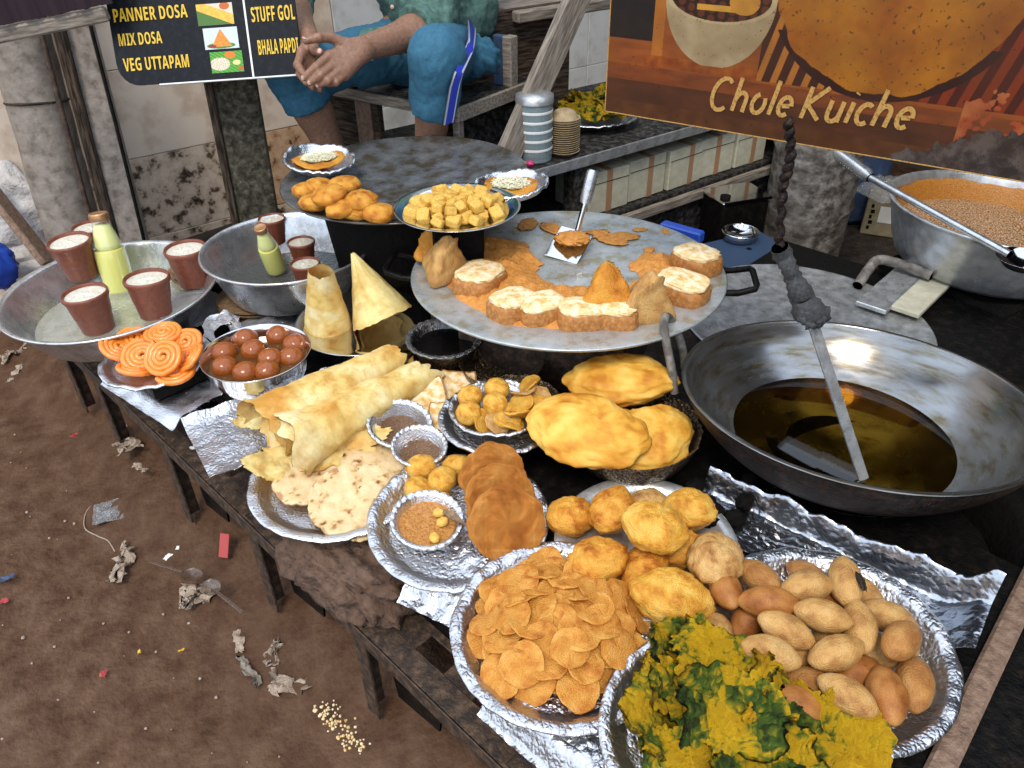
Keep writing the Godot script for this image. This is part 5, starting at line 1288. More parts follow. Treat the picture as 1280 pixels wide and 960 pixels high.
# ---------------------------------------------------------------- sweets at the left front
func jalebi(sd: float, turns := 3.6, R := 0.036) -> ArrayMesh:
	var pts := []
	var n := int(turns * 26)
	for k in n + 1:
		var w := float(k) / n
		var a := w * turns * TAU
		var r := R * (0.10 + 0.90 * w) * (1.0 + 0.05 * ns(Vector3(cos(a), sin(a), w), 1.6, sd))
		pts.append(Vector3(cos(a) * r, 0.002 * ns(Vector3(cos(a), sin(a), w * 3.0), 2.0, sd) + 0.004 * (1 - w), sin(a) * r * 0.94))
	var rad := []
	for k in pts.size(): rad.append(0.0056 + 0.0008 * ns(Vector3(k * 0.13, 0, 0), 1.0, sd))
	return tube(pts, rad, 9)

func sweets():
	var jc := Vector3(-0.7205, 0.4520, -1.3123)
	one("sweet_block", cbox(Vector3(0.16, 0.028, 0.14), 0.004), M.black_iron, "black iron block under the plate of orange sweets", "stand", at(jc + Vector3(0.02, -0.018, -0.01), -45))
	one("sweet_plate", foil_plate(0.108, 0.010, 72), M.foil_fine, "flat foil plate under the orange spiral sweets", "plate", at(jc + Vector3(0.0, -0.003, 0.0), 20, 0, 0))
	one("foil_mat", shell(30, 20, func(u: float, v: float):
		var p := Vector3((u - 0.5) * 0.26, 0, (v - 0.5) * 0.14)
		p.y = 0.004 * ns(p, 30.0, 3.0) - 0.02 * smoothstep(0.8, 1.0, v)
		return p, 0.001), M.foil_fine, "strip of foil sticking out under the plate of orange sweets", "foil", at(Vector3(-0.7060, 0.4180, -1.2868), -38))
	var js := [[Vector3(-0.6744, 0.4970, -1.2594), -8.0, 40.0, 1.0, "front orange spiral sweet with clear rings, facing the viewer"], [Vector3(-0.7303, 0.4820, -1.2843), 10.0, 36.0, 2.0, "orange spiral sweet lying left behind the front one"], [Vector3(-0.6327, 0.4840, -1.2781), -30.0, 34.0, 3.0, "orange spiral sweet at the right of the plate"], [Vector3(-0.7063, 0.4980, -1.3486), 0.0, 10.0, 4.0, "orange spiral sweet lying flat on top at the back"], [Vector3(-0.7855, 0.4840, -1.3125), 40.0, 28.0, 5.0, "orange spiral sweet at the left end, leaning outwards"], [Vector3(-0.6590, 0.4860, -1.3294), -10.0, 26.0, 6.0, "orange spiral sweet at the back right of the plate"], [Vector3(-0.7393, 0.4660, -1.2630), 70.0, 8.0, 7.0, "orange spiral sweet lowest at the front of the plate"], [Vector3(-0.7656, 0.4860, -1.3452), 20.0, 16.0, 8.0, "orange spiral sweet behind the leftmost one"], [Vector3(-0.6578, 0.4660, -1.2548), 0.0, 10.0, 9.0, "orange spiral sweet half under the front one"]]
	for q in js:
		one("spiral_sweet", jalebi(q[3], 3.4 + 0.2 * fmod(q[3], 3.0), 0.041 if q[3] < 2 else 0.037), M.syrup_orange, q[4], "sweet", at(q[0], q[1] * 3.0, q[2], q[1] * 0.3), "orange spiral sweets on the foil plate")
	# bowl of dark sweet balls
	var bc := Vector3(-0.4877, 0.5150, -1.2425)
	var t := thing("sweet_bowl", "shiny steel bowl of brown sweet balls in syrup", "bowl", at(bc))
	part(t, "bowl", lathe(smooth_prof([Vector2(0, -0.082), Vector2(0.046, -0.082), Vector2(0.066, -0.074), Vector2(0.092, -0.04), Vector2(0.100, -0.008), Vector2(0.1035, 0.0), Vector2(0.1025, 0.0025), Vector2(0.098, -0.006), Vector2(0.090, -0.038), Vector2(0.062, -0.07), Vector2(0, -0.078)], 1), 80), M.bright_steel)
	part(t, "syrup", lathe([Vector2(0.0945, -0.0225), Vector2(0.0945, -0.022), Vector2(0.04, -0.022), Vector2(0, -0.022)], 64), M.sugar_syrup)
	var ball := blob(Vector3(0.0245, 0.0215, 0.0245), 0.03, 1.4, 2.0, 36)
	var bl := [[307,424,"back left"], [347,420,"back middle"], [368,431,"right rear"], [317,436,"centre"], [283,442,"left"], [335,449,"right of the centre"], [282,460,"front left"], [305,466,"front middle"], [358,444,"right"], [336,462,"front right"], [288,428,"rear left"]]
	var bp := [Vector3(-0.5339, 0.4950, -1.3229), Vector3(-0.4703, 0.4950, -1.3331), Vector3(-0.4287, 0.4950, -1.2983), Vector3(-0.5052, 0.4970, -1.2770), Vector3(-0.5610, 0.4950, -1.2732), Vector3(-0.4641, 0.4970, -1.2442), Vector3(-0.5458, 0.4950, -1.2220), Vector3(-0.5013, 0.4940, -1.2031), Vector3(-0.4272, 0.4930, -1.2548), Vector3(-0.4622, 0.4930, -1.2088)]
	for k in bp.size():
		one("sweet_ball", ball, M.jamun, "brown sweet ball floating %s in the steel bowl" % bl[k][2], "sweet", at(bp[k], k * 47.0), "sweet balls in the steel bowl")

# ---------------------------------------------------------------- dosas, papads, flatbreads
func roll(l: float, r: float, sd: float, turns := 1.7, flare := 0.0) -> ArrayMesh:     # a crepe rolled along x with ragged ends
	return shell(64, 44, func(u: float, v: float):
		var a: float = u * turns * TAU + 0.6
		var rr := r * (1.30 - 0.62 * v) * (0.72 + 0.28 * u) * (1.0 + 0.11 * ns(Vector3(v * 5.0, cos(a), sin(a)), 1.2, sd) + flare * pow(absf(v - 0.5) * 2.0, 3.0) * (0.5 + 0.5 * u))
		var rag := 0.22 * ns(Vector3(u * 4.0, 0.0, 0.0), 1.4, sd) + 0.045 * ns(Vector3(u * 16.0, 0, 0), 1.2, sd)
		var x := (v - 0.5) * l * (1.0 + rag * absf(v - 0.5) * 2.6)
		return Vector3(x, sin(a) * rr * 0.90 + 0.008 * sin(v * 3.1) + 0.004 * ns(Vector3(x, 0, 0), 14.0, sd), cos(a) * rr * 1.06), 0.0016, func(p: Vector3, u: float, v: float):
			return tint(CREPE, p, 7.0, sd, 1.25))

func flat_sheet(a: float, b: float, sd: float, wave: float, thick: float, cf: Callable, nu := 40, rag := 0.10) -> ArrayMesh:
	return shell(nu, nu, func(u: float, v: float):
		var x: float = u * 2 - 1; var y: float = v * 2 - 1
		var dx := x * sqrt(1 - y * y / 2); var dy := y * sqrt(1 - x * x / 2)
		var k := 1.0 + rag * ns(Vector3(dx, 0, dy).normalized(), 1.7, sd) + rag * 0.3 * ns(Vector3(dx, 0, dy).normalized(), 7.0, sd)
		var p := Vector3(dx * a * k, 0, dy * b * k)
		p.y = wave * (ns(p, 12.0, sd) + 0.4 * ns(p, 32.0, sd))
		return p, thick, cf)

func cone_sheet(h: float, r0: float, r1: float, sd: float, a0: float, a1: float, cut: float, tones: Array) -> ArrayMesh:   # base at y 0
	return shell(56, 40, func(u: float, v: float):
		var a := deg_to_rad(lerpf(a0, a1, u))
		var top := h * (1.0 + cut * ns(Vector3(u * 3.0, 0, 0), 1.5, sd) + 0.05 * ns(Vector3(u * 14.0, 0, 0), 1.0, sd))
		var y := top * v
		var r := lerpf(r0, r1, v) * (1.0 + 0.06 * ns(Vector3(cos(a), v * 2, sin(a)), 1.4, sd)) * (1.0 - 0.06 * u)
		return Vector3(cos(a) * r, y + 0.004 * ns(Vector3(cos(a), 0, sin(a)), 3.0, sd) * (1 - v), sin(a) * r), 0.0016, func(p: Vector3, _u: float, _v: float): return tint(tones, p, 13.0, sd, 1.0))

const PALE := [Color(0.76, 0.62, 0.30), Color(0.72, 0.55, 0.22), Color(0.60, 0.37, 0.11)]

func dosas():
	# plate with the two standing cones
	var pc := Vector3(-0.3073, 0.4850, -1.3921)
	one("steel_plate", lathe(smooth_prof([Vector2(0, 0), Vector2(0.10, 0), Vector2(0.125, 0.008), Vector2(0.14, 0.010), Vector2(0.141, 0.0125), Vector2(0.124, 0.0105), Vector2(0.10, 0.002), Vector2(0, 0.002)], 1), 72), M.bright_steel, "flat steel plate under the two standing crepe cones", "plate", at(pc))
	one("plate_block", cbox(Vector3(0.16, 0.066, 0.16), 0.004), M.black_iron, "black iron bar block under the plate of crepe cones", "stand", at(pc + Vector3(0, -0.0345, 0), -45))
	one("crepe_cone", cone_sheet(0.142, 0.047, 0.023, 3.0, 0, 560, 0.06, CREPE), M.crepe, "tall golden brown crepe cone standing on the steel plate", "dosa", aim(Vector3(-0.3801, 0.4900, -1.3828), Vector3(-0.3688, 0.6300, -1.3526) + Vector3(0, 0, 0)), "crepe cones")
	var ca := Vector3(-0.2656, 0.5030, -1.3829); var cb := Vector3(-0.3114, 0.6100, -1.4263)
	var cz := thing("folded_crepe", "pale crepe folded into an open pointed hood on the steel plate", "dosa", aim(ca, cb))
	part(cz, "outer_fold", cone_sheet(0.142, 0.066, 0.003, 5.0, -70, 240, 0.02, PALE), M.crepe)
	part(cz, "inner_fold", cone_sheet(0.125, 0.054, 0.004, 8.0, 20, 330, 0.03, CREPE), M.crepe)
	# crisp lentil wafers behind and below
	var pf := func(p: Vector3, u: float, v: float): return tint(SAND, p, 16.0, 4.0, 1.0)
	var pg := func(p: Vector3, u: float, v: float): return tint(PALE, p, 20.0, 6.0, 0.9)
	one("round_wafer", flat_sheet(0.055, 0.05, 21.0, 0.006, 0.002, pf), M.crepe, "round brown speckled wafer right of the crepe cones", "wafer", at(Vector3(-0.2333, 0.4900, -1.5397), 0, 38, -12))
	one("round_wafer", flat_sheet(0.06, 0.055, 22.0, 0.008, 0.002, pg), M.crepe, "pale wafer leaning behind the folded crepe", "wafer", at(Vector3(-0.2494, 0.4750, -1.6285), 30, 10, 8))
	one("wafer_plate", foil_plate(0.105, 0.012, 64), M.dull_aluminium, "dull metal plate under the wafers right of the cones", "plate", at(Vector3(-0.2304, 0.4400, -1.5373), 0, 0, -6))
	for k in 4:
		one("round_wafer", flat_sheet(0.058, 0.05, 25.0 + k, 0.007, 0.002, pg if k != 2 else pf), M.crepe, ["pale wafer half under the black bowl, at its left", "pale wafer lying flat under the rolled crepes' far end", "brown edged wafer below the black bowl", "pale wafer at the left rim of the clear plate"][k], "wafer", at([Vector3(-0.2354, 0.4500, -1.3924), Vector3(-0.2603, 0.4380, -1.3371), Vector3(-0.1593, 0.4450, -1.2761), Vector3(-0.2969, 0.4360, -1.3598)][k], k * 60.0, 8.0 if k == 0 else 2.0, 4.0))
	one("clear_plate", lathe([Vector2(0, 0), Vector2(0.09, 0), Vector2(0.12, 0.010), Vector2(0.121, 0.012), Vector2(0.09, 0.002), Vector2(0, 0.002)], 64), M.foil_fine, "thin crinkled silvery plate under the pale wafers", "plate", at(Vector3(-0.2503, 0.4240, -1.3522)))
	# tray with the long rolls
	one("foil_tray", shell(60, 40, func(u: float, v: float):
		var p := Vector3((u - 0.5) * 0.46, 0, (v - 0.5) * 0.20)
		p.y = 0.005 * ns(p, 24.0, 3.0) + 0.003 * ns(p, 70.0, 5.0) + 0.018 * pow(absf(v * 2 - 1), 6.0)
		return p, 0.001), M.foil, "crumpled foil sheet under the long rolled crepes", "foil", at(Vector3(-0.3667, 0.4250, -1.1757), 33))
	var ra := Vector3(-0.4047, 0.4680, -1.0369); var rb := Vector3(-0.2280, 0.4750, -1.2336)
	var dir := (rb - ra).normalized()
	var yaw := rad_to_deg(atan2(-dir.z, dir.x))
	one("rolled_crepe", roll((rb - ra).length() * 1.10, 0.044, 3.0, 1.5, 0.12), M.crepe, "long golden rolled crepe, the rear one of the two", "dosa", at((ra + rb) / 2 + Vector3(-0.012, 0.004, -0.02), yaw, 20), "rolled crepes")
	one("rolled_crepe", roll((rb - ra).length() * 1.12, 0.041, 7.0, 1.6, 0.30), M.crepe, "long rolled crepe in front with torn edges and a pale far end", "dosa", at((ra + rb) / 2 + Vector3(0.042, 0.0, 0.026), yaw - 3.0, 10), "rolled crepes")
	one("torn_crepe", flat_sheet(0.075, 0.042, 31.0, 0.012, 0.0016, func(p: Vector3, u: float, v: float): return tint(PALE, p, 12.0, 9.0, 1.0), 44, 0.3), M.crepe, "torn flap of pale crepe hanging from the near end of the rolls", "dosa", at(Vector3(-0.3796, 0.4430, -0.9980), 20, 24, -22))
	one("torn_crepe", flat_sheet(0.085, 0.032, 33.0, 0.010, 0.0016, func(p: Vector3, u: float, v: float): return tint(CREPE, p, 12.0, 9.0, 1.0), 44, 0.25), M.crepe, "golden flap of crepe spread along the front of the rolls", "dosa", at(Vector3(-0.2990, 0.4520, -1.0274), 28, 28, 0))
	one("crepe_shard", flat_sheet(0.035, 0.022, 35.0, 0.008, 0.0016, pg, 24, 0.4), M.crepe, "pale pointed shard of crepe at the near end of the rolls", "dosa", at(Vector3(-0.4760, 0.4460, -1.1217), 10, 10, -8))
	# leavened flatbreads with charred bubbles
	var nf := func(sd: float) -> Callable:
		return func(p: Vector3, u: float, v: float):
			var t := 0.8 * ns(p, 34.0, sd) + 0.5 * ns(p, 80.0, sd)
			var c := Color(0.74, 0.57, 0.34).lerp(Color(0.66, 0.44, 0.20), clampf(0.5 + t, 0, 1))
			if t > 0.22: c = c.lerp(Color(0.34, 0.15, 0.05), clampf((t - 0.22) * 3.0, 0, 1))
			if t > 0.48: c = c.lerp(Color(0.10, 0.045, 0.02), clampf((t - 0.48) * 6.0, 0, 1))
			if ns(p, 46.0, sd + 9.0) > 0.64: c = Color(0.07, 0.11, 0.02)
			var edge := maxf(absf(u * 2 - 1), absf(v * 2 - 1))
			if edge > 0.9 and ns(p, 30.0, sd + 4.0) > 0.1: c = c.lerp(Color(0.34, 0.14, 0.045), 0.7)
			return c
	one("flatbread", flat_sheet(0.125, 0.075, 41.0, 0.006, 0.006, nf.call(2.0), 72, 0.05), M.smooth_dough, "long charred flatbread lying under the rolled crepes", "flatbread", at(Vector3(-0.2858, 0.4360, -0.9932), 30, 4, 0), "flatbreads")
	one("flatbread", flat_sheet(0.078, 0.074, 43.0, 0.005, 0.006, nf.call(5.0), 72, 0.04), M.smooth_dough, "round charred flatbread hanging over the front edge of the table", "flatbread", at(Vector3(-0.2529, 0.4340, -0.9107), 20, 14, -4), "flatbreads")
	one("bread_plate", foil_plate(0.15, 0.014, 72), M.foil_fine, "foil plate under the charred flatbreads", "plate", at(Vector3(-0.2951, 0.4180, -0.9771), 0, 0, 0))

# ---------------------------------------------------------------- the plates in the middle of the table
func heap_bowl(c: Vector3, r: float, h: float, called: String, label: String, tilt := Vector3.ZERO, fill: Material = null, lvl := 0.6, m: Material = null) -> Node3D:
	var t := thing(called, label, "bowl", at(c, tilt.y, tilt.x, tilt.z))
	part(t, "bowl", foil_bowl(r, h), m if m else M.foil_fine)
	if fill:
		var rf := r * lerpf(0.66, 0.82, lvl)
		part(t, "filling", surf(56, 16, func(u: float, v: float):
			var p := Vector3(cos(u * TAU), 0, sin(u * TAU)) * rf * (1 - v)
			p.y = h * lvl + (0.0 if fill == M.black_sauce else 0.0022 * ns(p, 60.0, r * 90.0) + 0.001 * ns(p, 160.0))
			return p, true, false), fill)
	return t

func middle_plates():
	# black stacked bowls
	var bb := Vector3(-0.1309, 0.5050, -1.2933)
	for k in 2:
		one("sauce_stand", lathe(smooth_prof([Vector2(0, 0), Vector2(0.05, 0), Vector2(0.066, 0.045), Vector2(0.064, 0.045), Vector2(0.048, 0.004), Vector2(0, 0.004)], 1), 44), M.dark_foil, ["dark crinkled tub under the black sauce bowl", "lower dark crinkled tub standing under its twin"][k], "tub", at(bb + Vector3(0, -0.050 - 0.032 * k, 0)))
	heap_bowl(bb + Vector3(0, -0.022, 0), 0.078, 0.026, "sauce_bowl", "dark foil bowl of glossy black sauce with a ring in it", Vector3.ZERO, M.black_sauce, 0.5, M.black_foil)
	# bread slices
	var sl := []
	for k in 2:
		var pts := []
		for j in 26:
			var a := TAU * j / 26.0
			var c := cos(a); var s := sin(a)
			pts.append(Vector2(signf(c) * pow(absf(c), 0.55) * 0.038, signf(s) * pow(absf(s), 0.55) * 0.042 + 0.010 * exp(-pow((absf(c) - 0.75) * 4, 2.0)) * float(s > 0)))
		sl.append([plane_poly(pts, 0.012), plane_poly(Array(Geometry2D.offset_polygon(PackedVector2Array(pts), -0.003)[0]), 0.0135)])
	for q in [[Vector3(-0.1602, 0.4550, -1.1596), 12.0, -58.0, "white bread slice leaning left of the one beside it"], [Vector3(-0.1068, 0.4500, -1.1906), -8.0, -62.0, "white bread slice leaning behind the potato dumplings"], [Vector3(-0.1142, 0.4470, -1.1029), 6.0, -74.0, "white bread slice lying in front of the other two"], [Vector3(-0.1884, 0.4370, -1.1722), 30.0, -78.0, "white bread slice lowest at the left under the others"]]:
		var t := thing("bread_slice", q[3], "bread", at(q[0], q[1], q[2]), "bread slices")
		part(t, "crust", sl[0][0], M.crust)
		part(t, "crumb", sl[0][1], M.crumb)
	# foil lined dark baskets
	var dark := func(c: Vector3, r: float, h: float, label: String):
		var p := [Vector2(0, 0), Vector2(r * 0.62, 0), Vector2(r * 0.86, h * 0.4), Vector2(r * 0.97, h * 0.95), Vector2(r, h), Vector2(r * 0.95, h * 0.97), Vector2(r * 0.82, h * 0.4), Vector2(r * 0.6, 0.006), Vector2(0, 0.006)]
		one("foil_basket", lathe(smooth_prof(p, 2), 110, func(q: Vector3, u: float, v: float): return q * (1 + 0.035 * ns(q, 36.0, 2.0) + 0.02 * ns(q, 90.0, 3.0))), M.dark_foil, label, "basket", at(c))
	dark.call(Vector3(-0.0015, 0.4250, -1.0972), 0.092, 0.065, "dark crinkled basket below the plate of potato dumplings")
	dark.call(Vector3(-0.0187, 0.4400, -1.2342), 0.082, 0.05, "dark crinkled basket behind the potato dumplings, empty")
	dark.call(Vector3(0.2015, 0.4200, -1.0218), 0.118, 0.078, "brown crinkled foil basket full of big puffed breads")
	# potato dumplings and slices on a foil plate
	var dc := Vector3(-0.0260, 0.4880, -1.0634)
	one("dumpling_plate", foil_plate(0.084, 0.012, 80), M.foil, "round foil plate carrying potato dumplings and slices", "plate", at(dc + Vector3(0, 0.008, 0)))
	one("broad_foil_plate", foil_plate(0.105, 0.016, 80), M.foil, "wide foil plate right under the dumpling plate", "plate", at(dc + Vector3(0.002, -0.012, 0.004)))
	var ds := [[Vector3(-0.0718, 0.5260, -1.0693), "dumpling at the back left of the foil plate"], [Vector3(-0.0265, 0.5280, -1.0864), "dumpling at the back of the foil plate"], [Vector3(-0.0731, 0.5240, -1.0265), "dark spotted dumpling at the front left of the foil plate"], [Vector3(-0.0290, 0.5280, -1.0445), "dumpling in the middle of the foil plate"]]
	for k in 4:
		one("potato_dumpling", puri(Vector3(0.0215, 0.0195, 0.0215), 70.0 + k, BUTTER, 0.0, 34, 0.0, 0.03), M.fried, "round yellow " + ds[k][1], "dumpling", at(ds[k][0], k * 80.0), "potato dumplings")
	var wf := [crisp(0.024, 4.0, BUTTER, 0.3, 0.003), crisp(0.023, 9.0, SAND, 0.3, 0.003), crisp(0.025, 14.0, BUTTER, 0.25, 0.003)]
	var wp := [Vector3(-0.0452, 0.5120, -1.0172), Vector3(-0.0251, 0.5140, -1.0118), Vector3(-0.0090, 0.5160, -1.0219), Vector3(0.0058, 0.5180, -1.0277), Vector3(0.0204, 0.5260, -1.0759), Vector3(0.0130, 0.5240, -1.0487), Vector3(0.0308, 0.5240, -1.1024), Vector3(0.0438, 0.5200, -1.0741), Vector3(0.0375, 0.5160, -1.0519), Vector3(-0.0012, 0.5100, -1.0120)]
	for k in wp.size():
		one("potato_slice", wf[k % 3], M.fried, ["potato slice front left of the fan beside the dumplings", "second potato slice of the fan at the plate's front", "third potato slice of the fan at the plate's front", "potato slice at the right end of the fan", "potato slice leaning upright at the back right of the dumplings", "potato slice between the upright one and the fan", "potato slice highest at the back of the dumpling plate", "potato slice at the right rim of the dumpling plate", "potato slice under the one at the right rim", "potato slice lowest at the front of the dumpling plate"][k], "potato slice", at(wp[k], k * 50.0, rng.randf_range(10, 45), rng.randf_range(-35, 35)), "potato slices by the dumplings")
	# two little foil bowls
	heap_bowl(Vector3(-0.2036, 0.4360, -1.0753), 0.058, 0.036, "foil_bowl", "foil bowl of thin brown gravy, the larger of two side by side", Vector3(10, 0, -8), M.curry_brown, 0.35)
	heap_bowl(Vector3(-0.1586, 0.4520, -1.0024), 0.048, 0.026, "foil_bowl", "smaller foil bowl with remains of brown gravy, leaning on its neighbour", Vector3(8, 0, -4), M.curry_brown, 0.3)
	# the foil thali with curry, dumplings and brown breads
	var tc := Vector3(-0.0868, 0.4280, -0.8643)
	one("foil_thali", foil_plate(0.142, 0.016, 120), M.foil, "big foil plate at the table's front with curry and brown puffed breads", "plate", at(tc, 0, 3.0, 0))
	heap_bowl(Vector3(-0.1344, 0.4400, -0.8417), 0.056, 0.026, "curry_bowl", "foil bowl of orange potato curry on the big foil plate", Vector3(8, 0, -5), M.curry, 0.62)
	for k in 3:
		one("curry_chunk", blob(Vector3(0.010, 0.006, 0.008), 0.2, 1.8, k + 3.0, 18), M.potato, ["yellow potato piece at the far rim of the curry bowl", "yellow potato piece in the middle of the curry bowl", "yellow potato piece at the front of the curry bowl"][k], "potato", at([Vector3(-0.1153, 0.4620, -0.8552), Vector3(-0.1093, 0.4610, -0.8373), Vector3(-0.1193, 0.4590, -0.8065)][k], k * 50.0))
	one("bay_leaf", shell(12, 6, func(u: float, v: float): return Vector3((u - 0.5) * 0.055, 0.004 * sin(u * 3.0), (v - 0.5) * 0.012 * sin(PI * clampf(u, 0.04, 0.96))), 0.0008), M.leaf_plate, "brown leaf stuck in the curry bowl", "leaf", at(Vector3(-0.0949, 0.4640, -0.8441), -40, 10, 0))
	var bd := [[Vector3(-0.1516, 0.4620, -0.9620), "yellow dumpling behind the curry bowl, the rearmost left"], [Vector3(-0.1141, 0.4700, -0.9209), "yellow dumpling behind the curry bowl, in the middle"], [Vector3(-0.1533, 0.4550, -0.9157), "yellow dumpling just behind the rim of the curry bowl"], [Vector3(-0.0926, 0.4580, -0.9670), "yellow dumpling tucked behind the brown puffed breads"], [Vector3(-0.1244, 0.4500, -0.9018), "yellow dumpling lowest between the curry bowl and the breads"]]
	for k in bd.size():
		one("potato_dumpling", puri(Vector3(0.026, 0.019, 0.022), 76.0 + k, BUTTER, 0.0, 32, 0.0, 0.03), M.fried, bd[k][1], "dumpling", at(bd[k][0], k * 60.0, 10), "dumplings behind the curry bowl")
	var kz := [[0.053, "brown grainy puffed bread at the back of the big foil plate"], [0.055, "brown grainy puffed bread in the middle, between two others"], [0.059, "large brown grainy puffed bread in front on the big foil plate"]]
	var lean := deg_to_rad(40.0)
	for k in 3:
		var steps: float = 2.0 - k                         # each one leans on the one behind it
		var c := Vector3(-0.0108, 0.4700, -0.8210) + (Vector3(0, -cos(lean), -sin(lean)) * 0.025 + Vector3(0, sin(lean), -cos(lean)) * 0.040 + Vector3(-0.011, 0, 0)) * steps
		one("grainy_bread", crisp(kz[k][0], 82.0 + k, BRONZE, 0.03, 0.0085, 60), M.fried_grainy, kz[k][1], "fried bread", at(c, 0, 40.0, -4), "brown puffed breads on the foil plate")

# ---------------------------------------------------------------- big and small puffed breads
func fried_breads():
	var bh := [[Vector3(0.1896, 0.5250, -1.1158), Vector3(0.088, 0.036, 0.060), -8.0, 2.0, 4.0, "big puffed bread lying at the back of the brown basket"], [Vector3(0.1209, 0.5200, -0.9788), Vector3(0.092, 0.036, 0.066), -20.0, 16.0, -3.0, "big puffed bread at the front left of the brown basket"], [Vector3(0.2270, 0.4900, -0.9923), Vector3(0.075, 0.030, 0.060), 35.0, 12.0, 6.0, "big puffed bread with a folded edge at the right of the brown basket"], [Vector3(0.1823, 0.4920, -0.9974), Vector3(0.07, 0.024, 0.055), -30.0, 6.0, 0.0, "big puffed bread lowest in the brown basket"]]
	for k in bh.size():
		var q = bh[k]
		one("puffed_bread", puri(q[1], 90.0 + k * 3, BUTTER if k < 3 else GOLD, 0.06, 72, 0.10, 0.035), M.smooth_dough, q[5], "fried bread", at(q[0], q[2], q[3], q[4]), "big puffed breads in the basket")
	var pc := Vector3(0.1964, 0.4240, -0.8062)
	one("steel_thali", lathe(smooth_prof([Vector2(0, 0), Vector2(0.11, 0), Vector2(0.122, 0.014), Vector2(0.137, 0.016), Vector2(0.1375, 0.019), Vector2(0.120, 0.017), Vector2(0.109, 0.003), Vector2(0, 0.003)], 1), 84), M.dull_aluminium, "round metal plate under the small puffed breads", "plate", at(pc, 0, 3, 0))
	var pv := [[Vector3(0.0886, 0.4550, -0.8504), 0.036, 20.0, "small puffed bread at the left rim of its plate"], [Vector3(0.1466, 0.4750, -0.8407), 0.037, 60.0, "brown cheeked puffed bread at the back of the plate"], [Vector3(0.1982, 0.4950, -0.7677), 0.041, -20.0, "golden puffed bread on top in the middle of the heap"], [Vector3(0.1318, 0.4620, -0.7453), 0.039, 10.0, "orange brown puffed bread at the front left of the plate"], [Vector3(0.2072, 0.4600, -0.6954), 0.045, -12.0, "pointed pale puffed bread at the front of the plate"], [Vector3(0.2747, 0.4750, -0.7422), 0.041, 70.0, "pale puffed bread at the right rim of the plate"], [Vector3(0.2656, 0.4700, -0.8463), 0.036, -30.0, "glossy puffed bread at the back right of the heap"], [Vector3(0.2103, 0.4500, -0.8789), 0.030, 0.0, "puffed bread half hidden at the back of the heap"], [Vector3(0.1783, 0.4500, -0.7460), 0.034, 40.0, "puffed bread low in the middle of the heap"], [Vector3(0.2401, 0.4550, -0.7734), 0.034, 0.0, "puffed bread buried under the golden one"]]
	var cs := []; var axs := []; var hs := []; var rs := []
	for q in pv:
		cs.append(q[0]); axs.append(Basis(Vector3.UP, deg_to_rad(q[2])) * Vector3.RIGHT); hs.append(q[1] * 0.2); rs.append(q[1] * 0.80)
	cs = relax(cs, axs, hs, rs, 0.424)
	for k in pv.size():
		var q = pv[k]
		q[0] = cs[k]
		one("small_puffed_bread", puri(Vector3(q[1] * 1.05, q[1] * 0.78, q[1] * 0.92), 110.0 + k * 2, [GOLD, GOLD, BUTTER, GOLD, BUTTER, SAND, BUTTER, SAND, GOLD, GOLD][k], 0.05, 52, 0.10 if k != 4 else 0.2, 0.06), M.fried, q[3], "fried bread", at(q[0], q[2], rng.randf_range(-15, 15), rng.randf_range(-15, 15)), "small puffed breads on the metal plate")
	# foil sheet that lines the table behind, its far edge turned up
	var fa := Vector3(0.3256, 0.4200, -0.9569); var fb := Vector3(0.6147, 0.4200, -0.7184)
	var fx := (fb - fa).normalized(); var fz := Vector3(-fx.z, 0, fx.x)
	one("foil_sheet", shell(90, 60, func(u: float, v: float):
		var p := fa + fx * ((fb - fa).length() + 0.05) * u + fz * (0.11 * v * (1.0 + 0.15 * ns(Vector3(u * 3.0, 0, 0), 1.0)))
		p.y += 0.003 * ns(p, 14.0, 3.0) + 0.002 * ns(p, 45.0, 5.0) + 0.040 * pow(smoothstep(0.22, 0.0, v), 1.4) * (1.0 + 0.5 * ns(p, 14.0, 2.0)) + 0.035 * pow(smoothstep(0.84, 1.0, u), 1.5)
		return p, 0.001), M.foil_smooth, "broad foil sheet lining the table, its far edge turned up below the oil pan", "foil")
	one("foil_sheet", shell(60, 40, func(u: float, v: float):
		var p := Vector3((u - 0.5) * 0.26, 0, (v - 0.5) * 0.15)
		p.y = 0.004 * ns(p, 24.0, 3.0) + 0.003 * ns(p, 70.0, 5.0) - 0.035 * pow(smoothstep(0.75, 1.0, v), 1.5)
		return p, 0.001), M.foil, "crumpled foil hanging over the table's front edge under the crisps", "foil", at(Vector3(0.0926, 0.4180, -0.5312), -44))
	one("foil_corner", shell(30, 20, func(u: float, v: float):
		var p := Vector3((u - 0.5) * 0.12, 0, (v - 0.5) * 0.11)
		p.y = 0.006 * ns(p, 40.0, 3.0) - 0.02 * smoothstep(0.5, 1.0, v)
		return p, 0.001), M.foil, "bent foil corner between the big foil plate and the crisps", "foil", at(Vector3(-0.0988, 0.4200, -0.7590), -30, 12))
	for k in 7:
		one("coal", blob(Vector3(0.018, 0.012, 0.015), 0.5, 2.0, 5.0 + k % 4, 16), M.soot, "bit of charcoal below the oil pan" , "coal", at(Vector3(0.3643, 0.4250, -0.9011) + Vector3(rng.randf_range(-0.07, 0.07), rng.randf_range(0, 0.015), rng.randf_range(-0.05, 0.07)), rng.randf() * 360, rng.randf() * 90), "charcoal bits by the pan")

